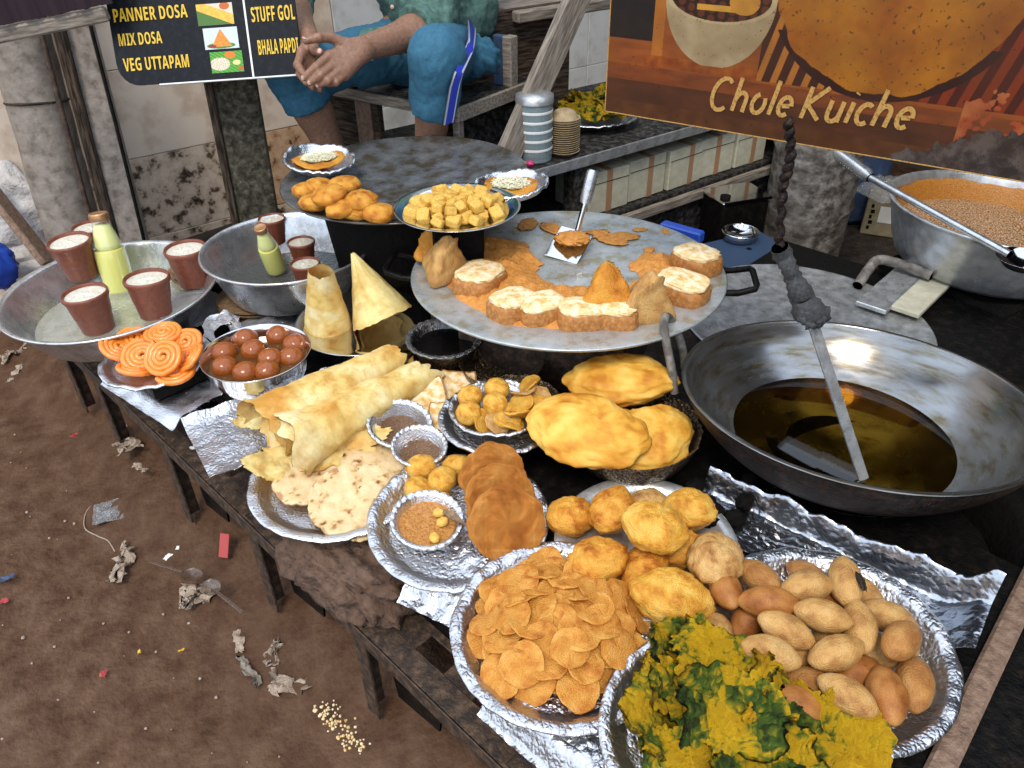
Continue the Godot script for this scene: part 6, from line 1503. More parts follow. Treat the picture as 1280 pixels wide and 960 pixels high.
# ---------------------------------------------------------------- flat crisps and hollow shells
func crisps():
	var mc := Vector3(0.0612, 0.4230, -0.6573)
	one("crisp_plate", foil_plate(0.150, 0.018, 120), M.foil, "round foil plate heaped with flat golden crisps", "plate", at(mc, 0, 2, 0))
	var cr := []
	for k in 7: cr.append(crisp(0.026 + 0.0012 * (k % 4), 120.0 + k, WAFER, 0.18 + 0.05 * (k % 3), 0.0026))
	for k in 84:
		var lay := 0 if k < 36 else (1 if k < 64 else 2)
		var kk: int = [k, k - 36, k - 64][lay]
		var cnt: int = [36, 28, 20][lay]
		var r: float = [0.112, 0.098, 0.070][lay] * sqrt((kk + 0.6) / cnt)
		var a := kk * 2.39996 + lay * 1.1
		var p := mc + Vector3(cos(a) * r - 0.004, 0.012 + 0.0125 * lay + 0.012 * (1 - r / 0.12) + rng.randf_range(0, 0.005), sin(a) * r - 0.012)
		var b := Basis(Vector3.UP, rng.randf() * TAU)
		var out := Vector3(cos(a), 0, sin(a))
		var lean := Basis(Vector3.UP.cross(out).normalized(), (0.10 + 0.55 * r / 0.12) * rng.randf_range(0.2, 1.2)) * Basis(Vector3.RIGHT, rng.randf_range(-0.3, 0.3))
		one("crisp", cr[k % 7], M.fried, "flat golden crisp in the heap on the round foil plate", "crisp", Transform3D(lean * b * Basis().scaled(Vector3.ONE * rng.randf_range(0.85, 1.12)), p), "flat crisps on the foil plate")
	# hollow shells
	var gc := Vector3(0.4082, 0.4240, -0.6267)
	one("shell_plate", foil_plate(0.158, 0.022, 120), M.foil, "large foil plate of hollow oval shells", "plate", at(gc, 40, 2, 0))
	var sh := []
	for k in 6:
		sh.append(blob(Vector3(0.037, 0.0225, 0.0225), 0.05, 1.5, 130.0 + k, 40, func(p: Vector3, _u: float, _v: float): return tint([SAND, SAND, TAN][k % 3], p, 26.0, 130.0 + k, 0.9), func(d: Vector3):
			var pt := 1.0 + 0.10 * pow(absf(d.x), 8.0)
			var e := 1.0 + 0.05 * exp(-pow(d.y * 10.0, 2.0)) * float(k % 2)
			return Vector3(d.x * pt, d.y * (1.0 - 0.15 * d.x * d.x), d.z * e)))
	# centre pixel, turn, lift of the layer, tone
	var list := [[Vector3(0.2968, 0.4660, -0.6763), 90.0, 3, "reddish shell seen end on at the left rim of the shell plate"], [Vector3(0.2852, 0.4520, -0.6383), 80.0, 1, "shell standing at the left rim under the reddish one"], [Vector3(0.3392, 0.4700, -0.6924), -60.0, 2, "brown shell at the back left of the shell plate"], [Vector3(0.3363, 0.4680, -0.6580), -10.0, 3, "brown shell behind the long pale one"], [Vector3(0.3835, 0.4680, -0.6835), 10.0, 0, "short yellow shell at the back of the shell plate"], [Vector3(0.4113, 0.4520, -0.7018), -50.0, 2, "dark shell tucked behind the short yellow one"], [Vector3(0.4340, 0.4700, -0.6780), 80.0, 1, "shell with a broken hole in its side"], [Vector3(0.4707, 0.4520, -0.6867), -60.0, 0, "pale shell behind the broken one"], [Vector3(0.3824, 0.4860, -0.6239), -24.0, 0, "broad pale shell on top in the middle of the heap"], [Vector3(0.3400, 0.4840, -0.6069), -28.0, 1, "long pale shell left of the middle of the heap"], [Vector3(0.4303, 0.4700, -0.6192), 80.0, 1, "upright pale shell right of the middle"], [Vector3(0.3162, 0.4740, -0.5842), -20.0, 4, "smooth orange tinted shell in front of the long pale one"], [Vector3(0.3952, 0.4700, -0.5866), 14.0, 0, "boat shaped shell in the middle front"], [Vector3(0.4859, 0.4560, -0.6462), -30.0, 0, "grey gold shell at the back right"], [Vector3(0.4654, 0.4660, -0.5998), 40.0, 2, "spotted shell at the right side"], [Vector3(0.4757, 0.4560, -0.5609), 66.0, 2, "shell at the far right front rim"], [Vector3(0.4269, 0.4560, -0.5465), 78.0, 3, "brown shell in the front right, seam upwards"], [Vector3(0.3826, 0.4620, -0.5402), -42.0, 1, "large shell at the front of the plate"], [Vector3(0.3282, 0.4560, -0.5539), -16.0, 3, "brown shell at the front left beside the leafy fritters"], [Vector3(0.3560, 0.4500, -0.5854), -30.0, 1, "shell in the gap under the front ones"], [Vector3(0.4307, 0.4480, -0.5819), 30.0, 3, "shell low between the right hand ones"], [Vector3(0.3020, 0.4500, -0.5717), -50.0, 1, "shell half covered by the leafy fritters"], [Vector3(0.3958, 0.4480, -0.6754), 0.0, 3, "shell deep under the broad pale one"], [Vector3(0.3660, 0.4500, -0.6678), 60.0, 2, "shell deep under the long pale one"], [Vector3(0.4539, 0.4460, -0.5886), 0.0, 1, "shell deep at the right of the heap"], [Vector3(0.3151, 0.4480, -0.6574), 40.0, 3, "shell deep at the left of the heap"], [Vector3(0.4136, 0.4500, -0.6347), 50.0, 1, "shell deep in the middle of the heap"], [Vector3(0.3832, 0.4450, -0.5735), 0.0, 2, "shell deep at the front of the heap"]]
	var cs := []; var axs := []; var hs := []; var rs := []
	for q in list:
		cs.append(q[0]); axs.append(Basis(Vector3.UP, deg_to_rad(q[1])) * Vector3.RIGHT); hs.append(0.014); rs.append(0.0195)
	cs = relax(cs, axs, hs, rs, 0.428)
	for k in list.size():
		var q = list[k]
		q[0] = cs[k]
		if k == 6:
			var o := thing("hollow_shell", q[3], "shell", at(q[0], q[1], rng.randf_range(-12, 12), 8), "hollow shells on the foil plate")
			part(o, "shell", sh[1], M.fried)
			part(o, "hole", blob(Vector3(0.014, 0.002, 0.009), 0.5, 1.6, 4.0, 20), M.wood_dark, at(Vector3(-0.008, 0.0205, 0.010), 10, 28, 0))
		else:
			one("hollow_shell", sh[[0, 1, 2, 5, 4][q[2]] if q[2] != 3 else 5], M.shell_brown if q[2] == 3 else M.fried, q[3], "shell", at(q[0], q[1], rng.randf_range(-14, 14), rng.randf_range(-14, 14), rng.randf_range(0.90, 1.0)), "hollow shells on the foil plate")

func pakoras():
	var pc := Vector3(0.2331, 0.4260, -0.5034)
	one("fritter_plate", foil_plate(0.138, 0.018, 110), M.foil, "foil plate of yellow leafy fritters at the bottom edge of the picture", "plate", at(pc, 0, 2, 0))
	var l := [[Vector3(0.2065, 0.4520, -0.5940), 1.0, 20.0, 30.0, "leafy fritter at the back left corner of the heap, mostly green"], [Vector3(0.2533, 0.4660, -0.5651), 2.0, -24.0, 12.0, "leafy fritter at the back of the heap, yellow with dark leaf"], [Vector3(0.1628, 0.4520, -0.5246), 3.0, 75.0, 44.0, "green patched leafy fritter standing at the left rim"], [Vector3(0.2389, 0.4860, -0.4971), 4.0, -12.0, 30.0, "broad yellow leafy fritter on top in the middle"], [Vector3(0.3044, 0.4620, -0.5260), 5.0, 62.0, 58.0, "leafy fritter standing on edge right of the middle"], [Vector3(0.2160, 0.4620, -0.4612), 6.0, 8.0, 34.0, "yellow leafy fritter at the front of the heap"], [Vector3(0.3026, 0.4560, -0.4780), 7.0, -35.0, 16.0, "folded leafy fritter at the right front"], [Vector3(0.3607, 0.4440, -0.4935), 8.0, -20.0, 38.0, "leafy fritter at the far right end"], [Vector3(0.2685, 0.4480, -0.4551), 10.0, 40.0, 44.0, "leafy fritter cut by the bottom edge of the picture"], [Vector3(0.2122, 0.4400, -0.5546), 11.0, 0.0, 8.0, "dark leafy fritter in the gap behind the middle one"], [Vector3(0.2858, 0.4380, -0.5054), 15.0, 60.0, 5.0, "leafy fritter under the standing one"]]
	for q in l:
		one("leaf_fritter", pakora(q[1]), M.leafy, q[4], "fritter", at(q[0] + Vector3(0, 0.006 * fmod(q[1], 3.0), 0), q[2], q[3] * 0.85, rng.randf_range(-16, 16), 1.08), "leafy fritters on the front plate")

# ---------------------------------------------------------------- the seated man
func nets(bones: Array, cell: float, cuts := [], fold := 0.0) -> ArrayMesh:    # bones: [from, to, radius, radius, blend]; one smooth surface round them all
	var lo := Vector3.ONE * 1e9; var hi := -lo
	for b in bones:
		var r: float = maxf(b[2], b[3]) + 0.02
		for e in [b[0], b[1]]:
			lo = lo.min(e - Vector3.ONE * r); hi = hi.max(e + Vector3.ONE * r)
	var n := Vector3i(((hi - lo) / cell).ceil()) + Vector3i.ONE
	var sy := n.x; var sz := n.x * n.y
	var f := PackedFloat32Array()
	f.resize(sz * n.z)
	f.fill(1.0)
	for b in bones:
		var a: Vector3 = b[0]; var d: Vector3 = b[1] - a
		var l2 := maxf(d.length_squared(), 1e-9)
		var ra: float = b[2]; var rb: float = b[3]; var k: float = b[4]
		var m := maxf(ra, rb) + k + cell * 2.0
		var i0 := Vector3i(((a.min(b[1]) - Vector3.ONE * m - lo) / cell).floor()).clamp(Vector3i.ZERO, n - Vector3i.ONE)
		var i1 := Vector3i(((a.max(b[1]) + Vector3.ONE * m - lo) / cell).ceil()).clamp(Vector3i.ZERO, n - Vector3i.ONE)
		for z in range(i0.z, i1.z + 1):
			for y in range(i0.y, i1.y + 1):
				var at0 := z * sz + y * sy
				for x in range(i0.x, i1.x + 1):
					var p := lo + Vector3(x, y, z) * cell - a
					var t := clampf(p.dot(d) / l2, 0.0, 1.0)
					var s := (p - d * t).length() - (ra + (rb - ra) * t)
					var o := f[at0 + x]
					var h := maxf(k - absf(o - s), 0.0) / k
					f[at0 + x] = minf(o, s) - h * h * k * 0.25
	for c in cuts:                                       # [point, outward normal, reach]
		var r: float = c[2]
		var i0 := Vector3i(((c[0] - Vector3.ONE * r - lo) / cell).floor()).clamp(Vector3i.ZERO, n - Vector3i.ONE)
		var i1 := Vector3i(((c[0] + Vector3.ONE * r - lo) / cell).ceil()).clamp(Vector3i.ZERO, n - Vector3i.ONE)
		for z in range(i0.z, i1.z + 1):
			for y in range(i0.y, i1.y + 1):
				for x in range(i0.x, i1.x + 1):
					var p: Vector3 = lo + Vector3(x, y, z) * cell - c[0]
					if p.length() < r:
						f[z * sz + y * sy + x] = maxf(f[z * sz + y * sy + x], p.dot(c[1]))
	var v := PackedVector3Array(); var idx := PackedInt32Array()
	var ids := {}
	var corner := [0, 1, sy, sy + 1, sz, sz + 1, sz + sy, sz + sy + 1]
	var off := []
	for c in 8: off.append(Vector3(c & 1, (c >> 1) & 1, c >> 2))
	var edges := [[0, 1], [2, 3], [4, 5], [6, 7], [0, 2], [1, 3], [4, 6], [5, 7], [0, 4], [1, 5], [2, 6], [3, 7]]
	for z in n.z - 1:
		for y in n.y - 1:
			for x in n.x - 1:
				var q := z * sz + y * sy + x
				if absf(f[q]) > cell * 1.8: continue
				var neg := 0
				for c in 8:
					if f[q + corner[c]] < 0.0: neg += 1
				if neg == 0 or neg == 8: continue
				var sum := Vector3.ZERO; var cnt := 0
				for e in edges:
					var fa := f[q + corner[e[0]]]; var fb := f[q + corner[e[1]]]
					if (fa < 0.0) != (fb < 0.0):
						sum += off[e[0]].lerp(off[e[1]], fa / (fa - fb)); cnt += 1
				ids[q] = v.size()
				v.append(lo + (Vector3(x, y, z) + sum / cnt) * cell)
	var steps := [1, sy, sz]
	for q in ids:
		for ax in 3:
			var st: int = steps[ax]
			if (f[q] < 0.0) == (f[q + st] < 0.0): continue
			var u: int = steps[(ax + 1) % 3]; var w: int = steps[(ax + 2) % 3]
			if not (ids.has(q - u) and ids.has(q - w) and ids.has(q - u - w)): continue
			var a: int = ids[q]; var b: int = ids[q - u]; var c: int = ids[q - u - w]; var d: int = ids[q - w]
			if f[q] < 0.0: idx.append_array([a, c, b, a, d, c])
			else: idx.append_array([a, b, c, a, c, d])
	if fold > 0.0:
		var crease := PackedVector3Array()
		crease.resize(v.size())
		for k in range(0, idx.size(), 3):
			var m := (v[idx[k + 2]] - v[idx[k]]).cross(v[idx[k + 1]] - v[idx[k]])
			for e in 3: crease[idx[k + e]] += m
		for i in v.size(): crease[i] = -crease[i].normalized()
		for i in v.size():
			var p := v[i]
			var w := p + Vector3(ns(p, 6.0, 7.0), ns(p, 6.0, 8.0), ns(p, 6.0, 9.0)) * 0.05
			var g := pow(1.0 - absf(ns(w * Vector3(0.6, 1.5, 0.8), 12.0, 3.0)), 4.0) + 0.3 * pow(1.0 - absf(ns(w * Vector3(1.2, 0.6, 1.0), 16.0, 5.0)), 5.0)
			v[i] = p + Vector3(ns(p, 9.0, 1.0), ns(p, 9.0, 2.0), ns(p, 9.0, 4.0)) * fold * 0.7 + crease[i] * (g - 0.6) * fold * 0.55
	return finish(v, idx, PackedColorArray(), PackedVector2Array(), true)

func seated_man():
	var hl := Vector3(-0.140, 0.835, -2.31); var hr := Vector3(-0.262, 0.84, -2.30)
	var kl := Vector3(-0.1643, 0.8901, -1.9592); var kr := Vector3(-0.5405, 0.8457, -2.0380)
	var al := Vector3(-0.232, 0.515, -2.075); var ar := Vector3(-0.447, 0.50, -2.10)
	var chest := Vector3(-0.275, 1.13, -2.36); var waist := Vector3(-0.19, 0.90, -2.33)
	var shl := Vector3(-0.095, 1.22, -2.36); var shr := Vector3(-0.465, 1.23, -2.38)
	var el := Vector3(-0.1880, 0.9237, -2.1292); var er := Vector3(-0.5604, 0.9775, -2.2035)
	var wl := Vector3(-0.3403, 0.9160, -1.9163); var wr := Vector3(-0.4724, 0.9301, -1.9811)
	var neck := Vector3(-0.28, 1.30, -2.33); var head := Vector3(-0.29, 1.44, -2.27)
	var o := thing("person", "seated person in a green shirt and blue track trousers, hands clasped between the knees", "person")
	var sk := []
	sk.append_array([[hl, kl, 0.080, 0.058, 0.03], [hr, kr, 0.080, 0.058, 0.03], [hl, hr, 0.09, 0.09, 0.05], [waist, chest, 0.105, 0.115, 0.05], [chest, shl, 0.07, 0.052, 0.04], [chest, shr, 0.07, 0.052, 0.04]])
	for q in [[kl, al], [kr, ar]]:
		var m: Vector3 = q[0].lerp(q[1], 0.32) + Vector3(0, 0, -0.018)
		sk.append_array([[q[0], m, 0.052, 0.048, 0.02], [m, q[1], 0.048, 0.031, 0.02], [q[1], q[1] + Vector3(-0.02, -0.055, 0.14), 0.034, 0.024, 0.02], [q[1], q[1] + Vector3(0, -0.05, -0.03), 0.032, 0.028, 0.02]])
	sk.append_array([[shl, el, 0.046, 0.039, 0.02], [shr, er, 0.046, 0.039, 0.02]])
	for q in [[el, wl], [er, wr]]:
		var m: Vector3 = q[0].lerp(q[1], 0.3)
		sk.append_array([[q[0], m, 0.039, 0.041, 0.02], [m, q[1], 0.041, 0.0265, 0.02]])
	sk.append_array([[chest, neck, 0.06, 0.05, 0.04], [neck, head, 0.050, 0.055, 0.03]])
	part(o, "body", nets(sk, 0.0115), M.skin)
	# the head, a little bowed
	var hd := [[head + Vector3(0, 0.03, -0.02), head + Vector3(0, 0.035, 0.02), 0.080, 0.074, 0.03], [head + Vector3(0, -0.02, 0.03), head + Vector3(0, -0.065, 0.055), 0.058, 0.034, 0.03], [head + Vector3(0, 0.02, 0.088), head + Vector3(0, -0.015, 0.108), 0.009, 0.014, 0.012], [head + Vector3(-0.03, 0.035, 0.083), head + Vector3(0.03, 0.035, 0.083), 0.012, 0.012, 0.015], [head + Vector3(-0.018, -0.042, 0.088), head + Vector3(0.018, -0.042, 0.088), 0.009, 0.009, 0.008], [head + Vector3(-0.081, 0.01, 0.0), head + Vector3(-0.083, -0.02, 0.004), 0.014, 0.010, 0.008], [head + Vector3(0.081, 0.01, 0.0), head + Vector3(0.083, -0.02, 0.004), 0.014, 0.010, 0.008]]
	part(o, "head", nets(hd, 0.005), M.skin)
	part(o, "hair", blob(Vector3(0.088, 0.075, 0.098), 0.06, 5.0, 3.0, 36), M.hair, at(head + Vector3(0, 0.062, -0.022)))
	for s in [-1, 1]:
		part(o, "eye", blob(Vector3(0.013, 0.007, 0.008), 0, 1, 0, 14), M.nail, at(head + Vector3(0.03 * s, 0.018, 0.086)))
	# hands: palms, five fingers each, the left one over the right
	var ha := []; var hb := []
	var fl := [[Vector3(-0.4028, 0.9148, -1.8605), Vector3(-0.4248, 0.9014, -1.8145), Vector3(-0.4533, 0.8815, -1.8067)], [Vector3(-0.3933, 0.8971, -1.8543), Vector3(-0.4144, 0.8866, -1.8042), Vector3(-0.4405, 0.8713, -1.8057)], [Vector3(-0.3820, 0.8823, -1.8500), Vector3(-0.4002, 0.8744, -1.8042), Vector3(-0.4251, 0.8641, -1.8128)], [Vector3(-0.3714, 0.8738, -1.8562), Vector3(-0.3853, 0.8680, -1.8155), Vector3(-0.4057, 0.8628, -1.8241)]]
	var rl := [0.0098, 0.0098, 0.0092, 0.0082]
	for k in 4:
		ha.append([wl.lerp(fl[k][0], 0.12) + Vector3(0.004, 0, 0) * k, fl[k][0], 0.0175, 0.0125, 0.012])
		ha.append([fl[k][0], fl[k][1], rl[k] * 1.08, rl[k], 0.004])
		ha.append([fl[k][1], fl[k][2], rl[k], rl[k] * 0.80, 0.003])
	var tl := [Vector3(-0.3603, 0.9267, -1.8994), Vector3(-0.3966, 0.9489, -1.8844), Vector3(-0.4208, 0.9534, -1.8631), Vector3(-0.4483, 0.9489, -1.8539)]
	ha.append_array([[wl, tl[0], 0.021, 0.016, 0.012], [tl[0], tl[1], 0.0155, 0.0115, 0.010], [tl[1], tl[2], 0.0110, 0.0104, 0.004], [tl[2], tl[3], 0.0104, 0.0082, 0.004], [wl + (el - wl) * 0.12, wl, 0.0275, 0.0235, 0.02]])
	var fr := [[Vector3(-0.4763, 0.9119, -1.9134), Vector3(-0.4794, 0.8949, -1.8710), Vector3(-0.4616, 0.8829, -1.8382)], [Vector3(-0.4737, 0.8943, -1.9133), Vector3(-0.4769, 0.8759, -1.8699), Vector3(-0.4573, 0.8640, -1.8371)], [Vector3(-0.4653, 0.8795, -1.9152), Vector3(-0.4668, 0.8626, -1.8728), Vector3(-0.4454, 0.8523, -1.8412)], [Vector3(-0.4529, 0.8677, -1.9191), Vector3(-0.4509, 0.8523, -1.8778), Vector3(-0.4326, 0.8437, -1.8534)]]
	for k in 4:
		hb.append([wr.lerp(fr[k][0], 0.10), fr[k][0], 0.0165, 0.0120, 0.012])
		hb.append([fr[k][0], fr[k][1], rl[k] * 1.06, rl[k], 0.004])
		hb.append([fr[k][1], fr[k][2], rl[k], rl[k] * 0.82, 0.003])
	var tr := [Vector3(-0.4525, 0.9247, -1.9346), Vector3(-0.4384, 0.9214, -1.8895), Vector3(-0.4202, 0.9247, -1.8553)]
	hb.append_array([[wr, tr[0], 0.02, 0.015, 0.012], [tr[0], tr[1], 0.0135, 0.0105, 0.006], [tr[1], tr[2], 0.0105, 0.0090, 0.004], [wr + (er - wr) * 0.12, wr, 0.0275, 0.0235, 0.02]])
	var lh := part(o, "left_hand", nets(ha, 0.0032), M.skin)
	var rh := part(o, "right_hand", nets(hb, 0.0032), M.skin)
	var nl := blob(Vector3(0.0052, 0.0018, 0.0062), 0, 1, 0, 14)
	part(lh, "nail", nl, M.nail, at(tl[3] + Vector3(-0.001, 0.0065, 0.003), 70, 20))
	part(rh, "nail", nl, M.nail, at(tr[2] + Vector3(0.001, 0.004, 0.0075), 0, 60))
	for k in 3:
		part(lh, "nail", nl, M.nail, at(fl[k][2] + Vector3(-0.001, 0.001, 0.0075), 30, 80, 0, 0.85))
	# trousers, ending below the knee, with a blue and white side stripe
	var cl: Vector3 = kl.lerp(al, 0.36); var cr: Vector3 = kr.lerp(ar, 0.27)
	var tb2 := []
	tb2.append_array([[hl, kl, 0.083, 0.065, 0.03], [hr, kr, 0.083, 0.065, 0.03], [hl, hr, 0.09, 0.09, 0.05], [waist, (hl + hr) / 2, 0.10, 0.10, 0.05], [kl, cl + (cl - kl) * 0.5, 0.067, 0.060, 0.02], [kr, cr + (cr - kr) * 0.5, 0.066, 0.056, 0.02]])
	var tm := part(o, "trousers", nets(tb2, 0.009, [[cl, (al - kl).normalized(), 0.13], [cr, (ar - kr).normalized(), 0.13]], 0.007), M.trouser_cloth)
	var sd := Vector3(0.62, 0.12, 0.78).normalized()
	for e in [[0.0, 0.011, M.stripe_blue, 0.0032], [-0.0125, 0.0018, M.stripe_white, 0.0042], [0.0125, 0.0018, M.stripe_white, 0.0042]]:
		var pts := []
		for k in 17:
			var w := k / 16.0
			var p: Vector3; var r: float
			if w < 0.5:
				p = hl.lerp(kl, 0.45 + 1.1 * w); r = lerpf(0.088, 0.077, 2 * w)
			else:
				p = kl.lerp(cl, (w - 0.5) * 2.0); r = lerpf(0.077, 0.066, (w - 0.5) * 2.0)
			var ax: Vector3 = (kl - hl).normalized() if w < 0.5 else (cl - kl).normalized()
			var up := Vector3(0.55, 0.62, 0.3).lerp(sd, clampf(w * 1.6, 0, 1))
			up = (up - ax * up.dot(ax)).normalized()
			var across := ax.cross(up).normalized()
			pts.append(p + up * (r + 0.003) + across * e[0])
		part(tm, "side_stripe", shell(2, 16, func(u: float, v: float):
			var i := roundi(v * 16)
			var t: Vector3 = (pts[mini(i + 1, 16)] - pts[maxi(i - 1, 0)]).normalized()
			var nn: Vector3 = sd - t * sd.dot(t)
			return pts[i] + t.cross(nn.normalized()) * (u - 0.5) * 2.0 * e[1] + Vector3.ZERO, e[3]), e[2])
	part(tm, "loose_pocket", blob(Vector3(0.075, 0.05, 0.04), 0.35, 2.4, 4.0, 30), M.trouser_cloth, at(Vector3(-0.0858, 0.8521, -2.1523), 20, 0, -25))
	# shirt: body, rolled sleeves, hanging front tail
	var sh := []
	sh.append_array([[waist + Vector3(0, 0.03, 0.02), chest, 0.128, 0.135, 0.06], [Vector3(-0.215, 0.985, -2.24), chest, 0.085, 0.12, 0.06], [Vector3(-0.10, 0.93, -2.27), shl, 0.075, 0.09, 0.06], [chest, shl, 0.10, 0.074, 0.05], [chest, shr, 0.10, 0.074, 0.05], [shl, el, 0.070, 0.060, 0.03], [shr, er, 0.070, 0.058, 0.03], [el, el.lerp(wl, 0.45), 0.060, 0.058, 0.02], [er, er.lerp(wr, 0.2), 0.056, 0.054, 0.02]])
	var s0: Vector3 = el.lerp(wl, 0.24); var s1: Vector3 = er.lerp(wr, 0.14)
	var sm := part(o, "shirt", nets(sh, 0.010, [[s0, (wl - el).normalized(), 0.12], [s1, (wr - er).normalized(), 0.12]], 0.014), M.shirt_cloth)
	for q in [[s0, el, 0.058], [s1, er, 0.053]]:
		var tr2 := aim(q[0], q[1])
		part(sm, "rolled_cuff", lathe(smooth_prof([Vector2(q[2] - 0.012, -0.004), Vector2(q[2] + 0.003, -0.006), Vector2(q[2] + 0.006, 0.006), Vector2(q[2] + 0.005, 0.026), Vector2(q[2] - 0.004, 0.032)], 1), 40, func(p: Vector3, u: float, v: float): return p * (1 + 0.05 * ns(p, 24.0, 2.0))), M.shirt_cloth, tr2)
	var tail := [Vector3(-0.3714, 0.9157, -2.1481), Vector3(-0.3136, 0.9217, -2.1522), Vector3(-0.3813, 0.8765, -2.0230), Vector3(-0.3300, 0.8693, -2.0179)]
	part(sm, "shirt_tail", shell(16, 20, func(u: float, v: float):
		return tail[0].lerp(tail[1], u).lerp(tail[2].lerp(tail[3], u), v) + Vector3(0, 0, 0.008 * sin(u * 9.0) * (0.4 + v)), 0.003), M.shirt_cloth)
	for k in 3:
		part(sm, "button", lathe([Vector2(0, 0), Vector2(0.005, 0), Vector2(0.005, 0.002), Vector2(0, 0.002)], 14), M.nail, at(Vector3(-0.2907, 0.9652, -2.2071) + Vector3(0.004 * k, -0.045 * k, 0.03 + 0.01 * k), 0, 80))

# ---------------------------------------------------------------- what lies about on the ground and the ledge
func scrap(w: float, d: float, sd: float, crumple := 0.012, thick := 0.0008) -> ArrayMesh:
	return shell(16, 14, func(u: float, v: float):
		var x: float = u * 2 - 1; var y: float = v * 2 - 1
		var k := 1.0 + 0.28 * ns(Vector3(x, 0, y).normalized(), 2.0, sd)
		var p := Vector3(x * w * k, 0, y * d * k) * 0.5
		p.y = 0.004 + crumple * (0.5 + ns(p, 30.0, sd)) + crumple * 0.5 * ns(p, 80.0, sd)
		return p + Vector3(ns(p, 40.0, sd + 1), 0, ns(p, 40.0, sd + 2)) * crumple, thick)

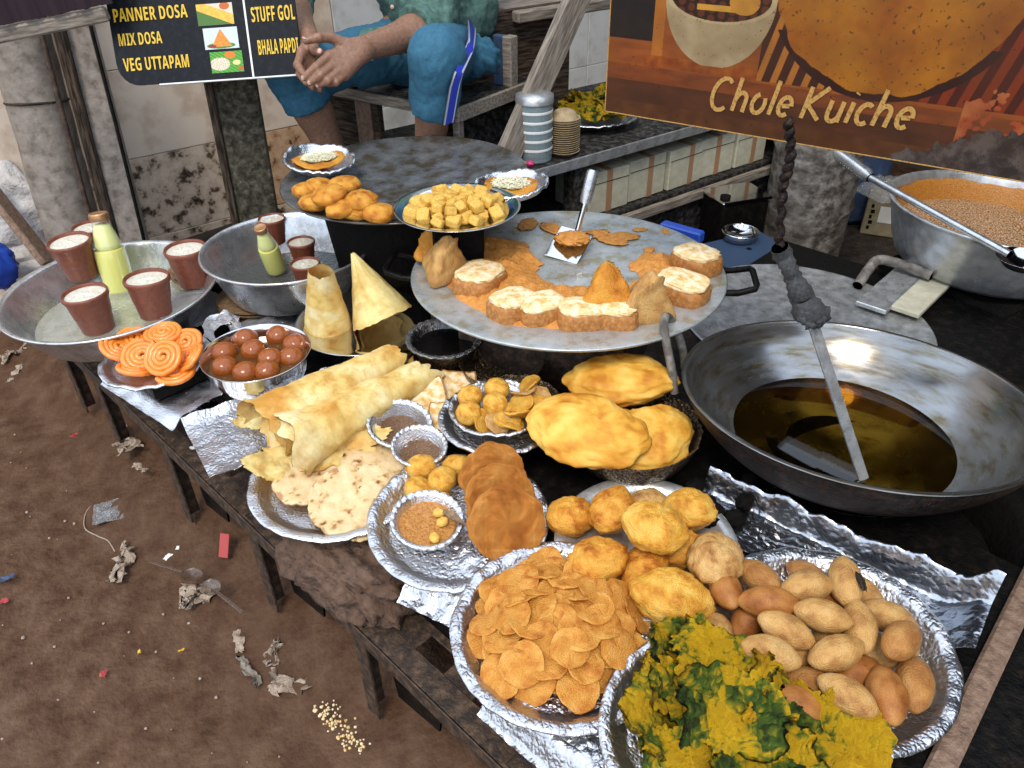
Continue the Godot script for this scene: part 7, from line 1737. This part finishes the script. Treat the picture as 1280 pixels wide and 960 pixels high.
func litter():
	var list := [
		[Vector3(-1.5259, 0.0060, -2.0715), 0.07, 0.06, M.paper_scrap, 0.03, "crumpled beige paper scrap near the far end of the kerb"],
		[Vector3(-1.5681, 0.0060, -2.0357), 0.05, 0.03, M.paper_scrap, 0.02, "small pale paper scrap at the left picture edge"],
		[Vector3(-1.5013, 0.0060, -1.9360), 0.09, 0.018, M.paper_scrap, 0.01, "curled beige strip below the crumpled paper"],
		[Vector3(-1.4300, 0.0060, -1.8999), 0.04, 0.022, M.yellow_wrapper, 0.01, "yellow wrapper scrap beside the curled strip"],
		[Vector3(-1.2391, 0.0060, -1.7590), 0.016, 0.012, M.print_white, 0.006, "tiny white scrap alone on the bare ground"],
		[Vector3(-1.1817, 0.0060, -1.6279), 0.02, 0.018, M.red_wrapper, 0.008, "tiny red scrap on the bare ground near the kerb"],
		[Vector3(-1.1077, 0.0060, -1.5625), 0.03, 0.014, M.pink, 0.006, "pinkish folded scrap near the kerb"],
		[Vector3(-0.9739, 0.0660, -1.5097), 0.05, 0.05, M.paper_scrap, 0.016, "torn beige paper scrap between two table legs"],
		[Vector3(-1.0121, 0.0660, -1.5689), 0.018, 0.05, M.paper_scrap, 0.010, "thin brown paper strip behind the torn beige scrap"],
		[Vector3(-0.9080, 0.0660, -1.4229), 0.016, 0.05, M.paper_scrap, 0.010, "slender beige scrap on the bank by a table leg"],
		[Vector3(-0.8654, 0.0060, -1.1706), 0.10, 0.03, M.paper_scrap, 0.02, "twisted brownish rag of paper in front of the plastic packet"],
		[Vector3(-0.6731, 0.0060, -1.0697), 0.05, 0.06, M.paper_scrap, 0.03, "crumpled tan paper beside the clear spoon"],
		[Vector3(-0.5504, 0.0060, -0.9623), 0.014, 0.05, M.paper_scrap, 0.008, "thin tan strip alone in front of the last legs"],
		[Vector3(-0.4708, 0.0060, -0.9294), 0.04, 0.035, M.paper_scrap, 0.025, "small crumpled beige paper at the end of the brown strip"],
		[Vector3(-0.4233, 0.0060, -0.8706), 0.05, 0.085, M.paper_scrap, 0.016, "long flattened cream paper rag near the crumbs"],
		[Vector3(-0.5131, 0.0060, -0.8947), 0.09, 0.014, M.wood_old, 0.012, "curved brown strip lying before the cream rag"],
		[Vector3(-1.1082, 0.0060, -1.1376), 0.035, 0.014, M.drum_blue, 0.004, "blue scrap at the left picture edge"],
		[Vector3(-1.0804, 0.0060, -1.0723), 0.02, 0.012, M.red_wrapper, 0.006, "red scrap at the left picture edge"],
		[Vector3(-0.7926, 0.0060, -0.8950), 0.012, 0.01, M.red_wrapper, 0.004, "tiny dark red scrap in the middle of the bare ground"],
		[Vector3(-0.7424, 0.0060, -0.9440), 0.008, 0.006, M.yellow_wrapper, 0.004, "tiny yellow crumb on the bare ground"],
		[Vector3(-0.6595, 0.0060, -0.9459), 0.010, 0.006, M.yellow_wrapper, 0.004, "tiny yellow flake right of the yellow crumb"],
		[Vector3(-0.7397, 0.0660, -1.1366), 0.018, 0.010, M.print_white, 0.004, "small white flake in the dark soil"],
		[Vector3(-0.7270, 0.0660, -1.1590), 0.010, 0.006, M.print_white, 0.004, "tiny white flake above the small white one"],
		[Vector3(-0.6682, 0.3060, -1.3372), 0.05, 0.045, M.white_sack, 0.028, "crumpled white tissue hanging on the ledge by the steel bowl"],
		[Vector3(-0.6332, 0.3060, -1.2120), 0.04, 0.012, M.print_white, 0.004, "pale slip of paper lying in a slot of the ledge"],
		[Vector3(-0.5993, 0.3020, -1.1834), 0.03, 0.02, M.paper_scrap, 0.008, "grey scrap in the next slot of the ledge"],
		[Vector3(-0.3927, 0.3060, -0.9785), 0.03, 0.02, M.paper_scrap, 0.008, "brown scrap on the ledge beside the rock"]]
	for k in list.size():
		var q = list[k]
		one("paper_scrap" if q[3] == M.paper_scrap or q[3] == M.print_white else "wrapper_scrap", scrap(q[1], q[2], 200.0 + k, q[4]), q[3], q[5], "litter", at(q[0], 20.0 + 37.0 * (k % 4)), "litter on the ground")
	# clear packet with its string, sachet, two plastic spoons
	var t := thing("plastic_packet", "clear crinkled plastic packet lying on the ground in front of the table", "packet", at(Vector3(-0.9379, 0.0120, -1.3358), 22))
	for k in 2:
		part(t, "film" if k == 0 else "lining", shell(24, 18, func(u: float, v: float):
			var p := Vector3((u - 0.5) * (0.115 - 0.01 * k), 0, (v - 0.5) * (0.075 - 0.01 * k))
			p.y = 0.012 - 0.006 * k + 0.006 * ns(p, 26.0, 3.0) + 0.003 * ns(p, 70.0, 2.0)
			return p, 0.0006), M.clear_plastic if k == 0 else M.packet_lining)
	one("string", tube(curve([Vector3(-1.0165, 0.0060, -1.3852), Vector3(-1.0256, 0.0060, -1.3441), Vector3(-1.0057, 0.0060, -1.2909), Vector3(-0.9643, 0.0060, -1.2644), Vector3(-0.9337, 0.0060, -1.2487), Vector3(-0.9027, 0.0060, -1.2138)], 30), 0.0016, 6), M.paper_scrap, "pale string curling beside the clear packet", "string")
	one("red_sachet", cbox(Vector3(0.026, 0.052, 0.003), 0.001), M.red_wrapper, "small red and cream printed sachet stuck upright in the soil", "sachet", at(Vector3(-0.6258, 0.0750, -1.1621), -30, -35, 14))
	for q in [[Vector3(-0.6706, 0.0660, -1.0826), 160.0, "muddy plastic spoon lying left of the clear one"], [Vector3(-0.6191, 0.0660, -1.0500), -38.0, "clear plastic spoon pointing at the table leg"]]:
		var s := thing("plastic_spoon", q[2], "spoon", at(q[0], q[1], 6, 0), "plastic spoons on the ground")
		part(s, "bowl", lathe(smooth_prof([Vector2(0, 0), Vector2(0.014, 0.004), Vector2(0.019, 0.009), Vector2(0.017, 0.007), Vector2(0, 0.0015)], 1), 24), M.clear_plastic_dull, Transform3D(Basis().scaled(Vector3(1.3, 1, 1))))
		part(s, "stem", cbox(Vector3(0.085, 0.004, 0.007), 0.0012), M.clear_plastic_dull, at(Vector3(0.064, 0.009, 0)))
	var cr := []
	var grain := blob(Vector3(0.0035, 0.0025, 0.003), 0.4, 2.0, 3.0, 8)
	for k in 110:
		var w := rng.randf()
		var p := Vector3(-0.3567, 0.0300, -0.8048).lerp(Vector3(-0.2686, 0.0500, -0.7167), w)
		cr.append([grain, at(p + Vector3(rng.randfn(0, 0.012), 0.004, rng.randfn(0, 0.010)), rng.randf() * 360, rng.randf() * 90, 0, rng.randf_range(0.4, 1.1))])
	var c := one("yellow_crumbs", join(cr), M.crumb, "trail of yellow crumbs spilled on the ground by the table leg", "crumbs")
	c.set_meta("kind", "stuff")
	var pb := []
	for k in 260:
		var s := rng.randf_range(-2.2, 0.2); var n := rng.randf_range(-0.6, 0.36)
		pb.append([grain, at(tb(s, n, 0.004), rng.randf() * 360, rng.randf() * 90, 0, rng.randf_range(0.4, 1.3))])
	c = one("grit", join(pb), M.paper_scrap, "fine pale grit and crumbs strewn over the bare ground", "grit")
	c.set_meta("kind", "stuff")
	# red hose on the ledge
	one("red_cable", tube(curve([Vector3(-0.6479, 0.3100, -1.3142), Vector3(-0.6098, 0.3100, -1.2452), Vector3(-0.5495, 0.3200, -1.2029), Vector3(-0.4984, 0.3300, -1.1994), Vector3(-0.4556, 0.3600, -1.1914)], 24), 0.0042, 8), M.red_wrapper, "thin dark red cable lying on the ledge under the foil", "cable")
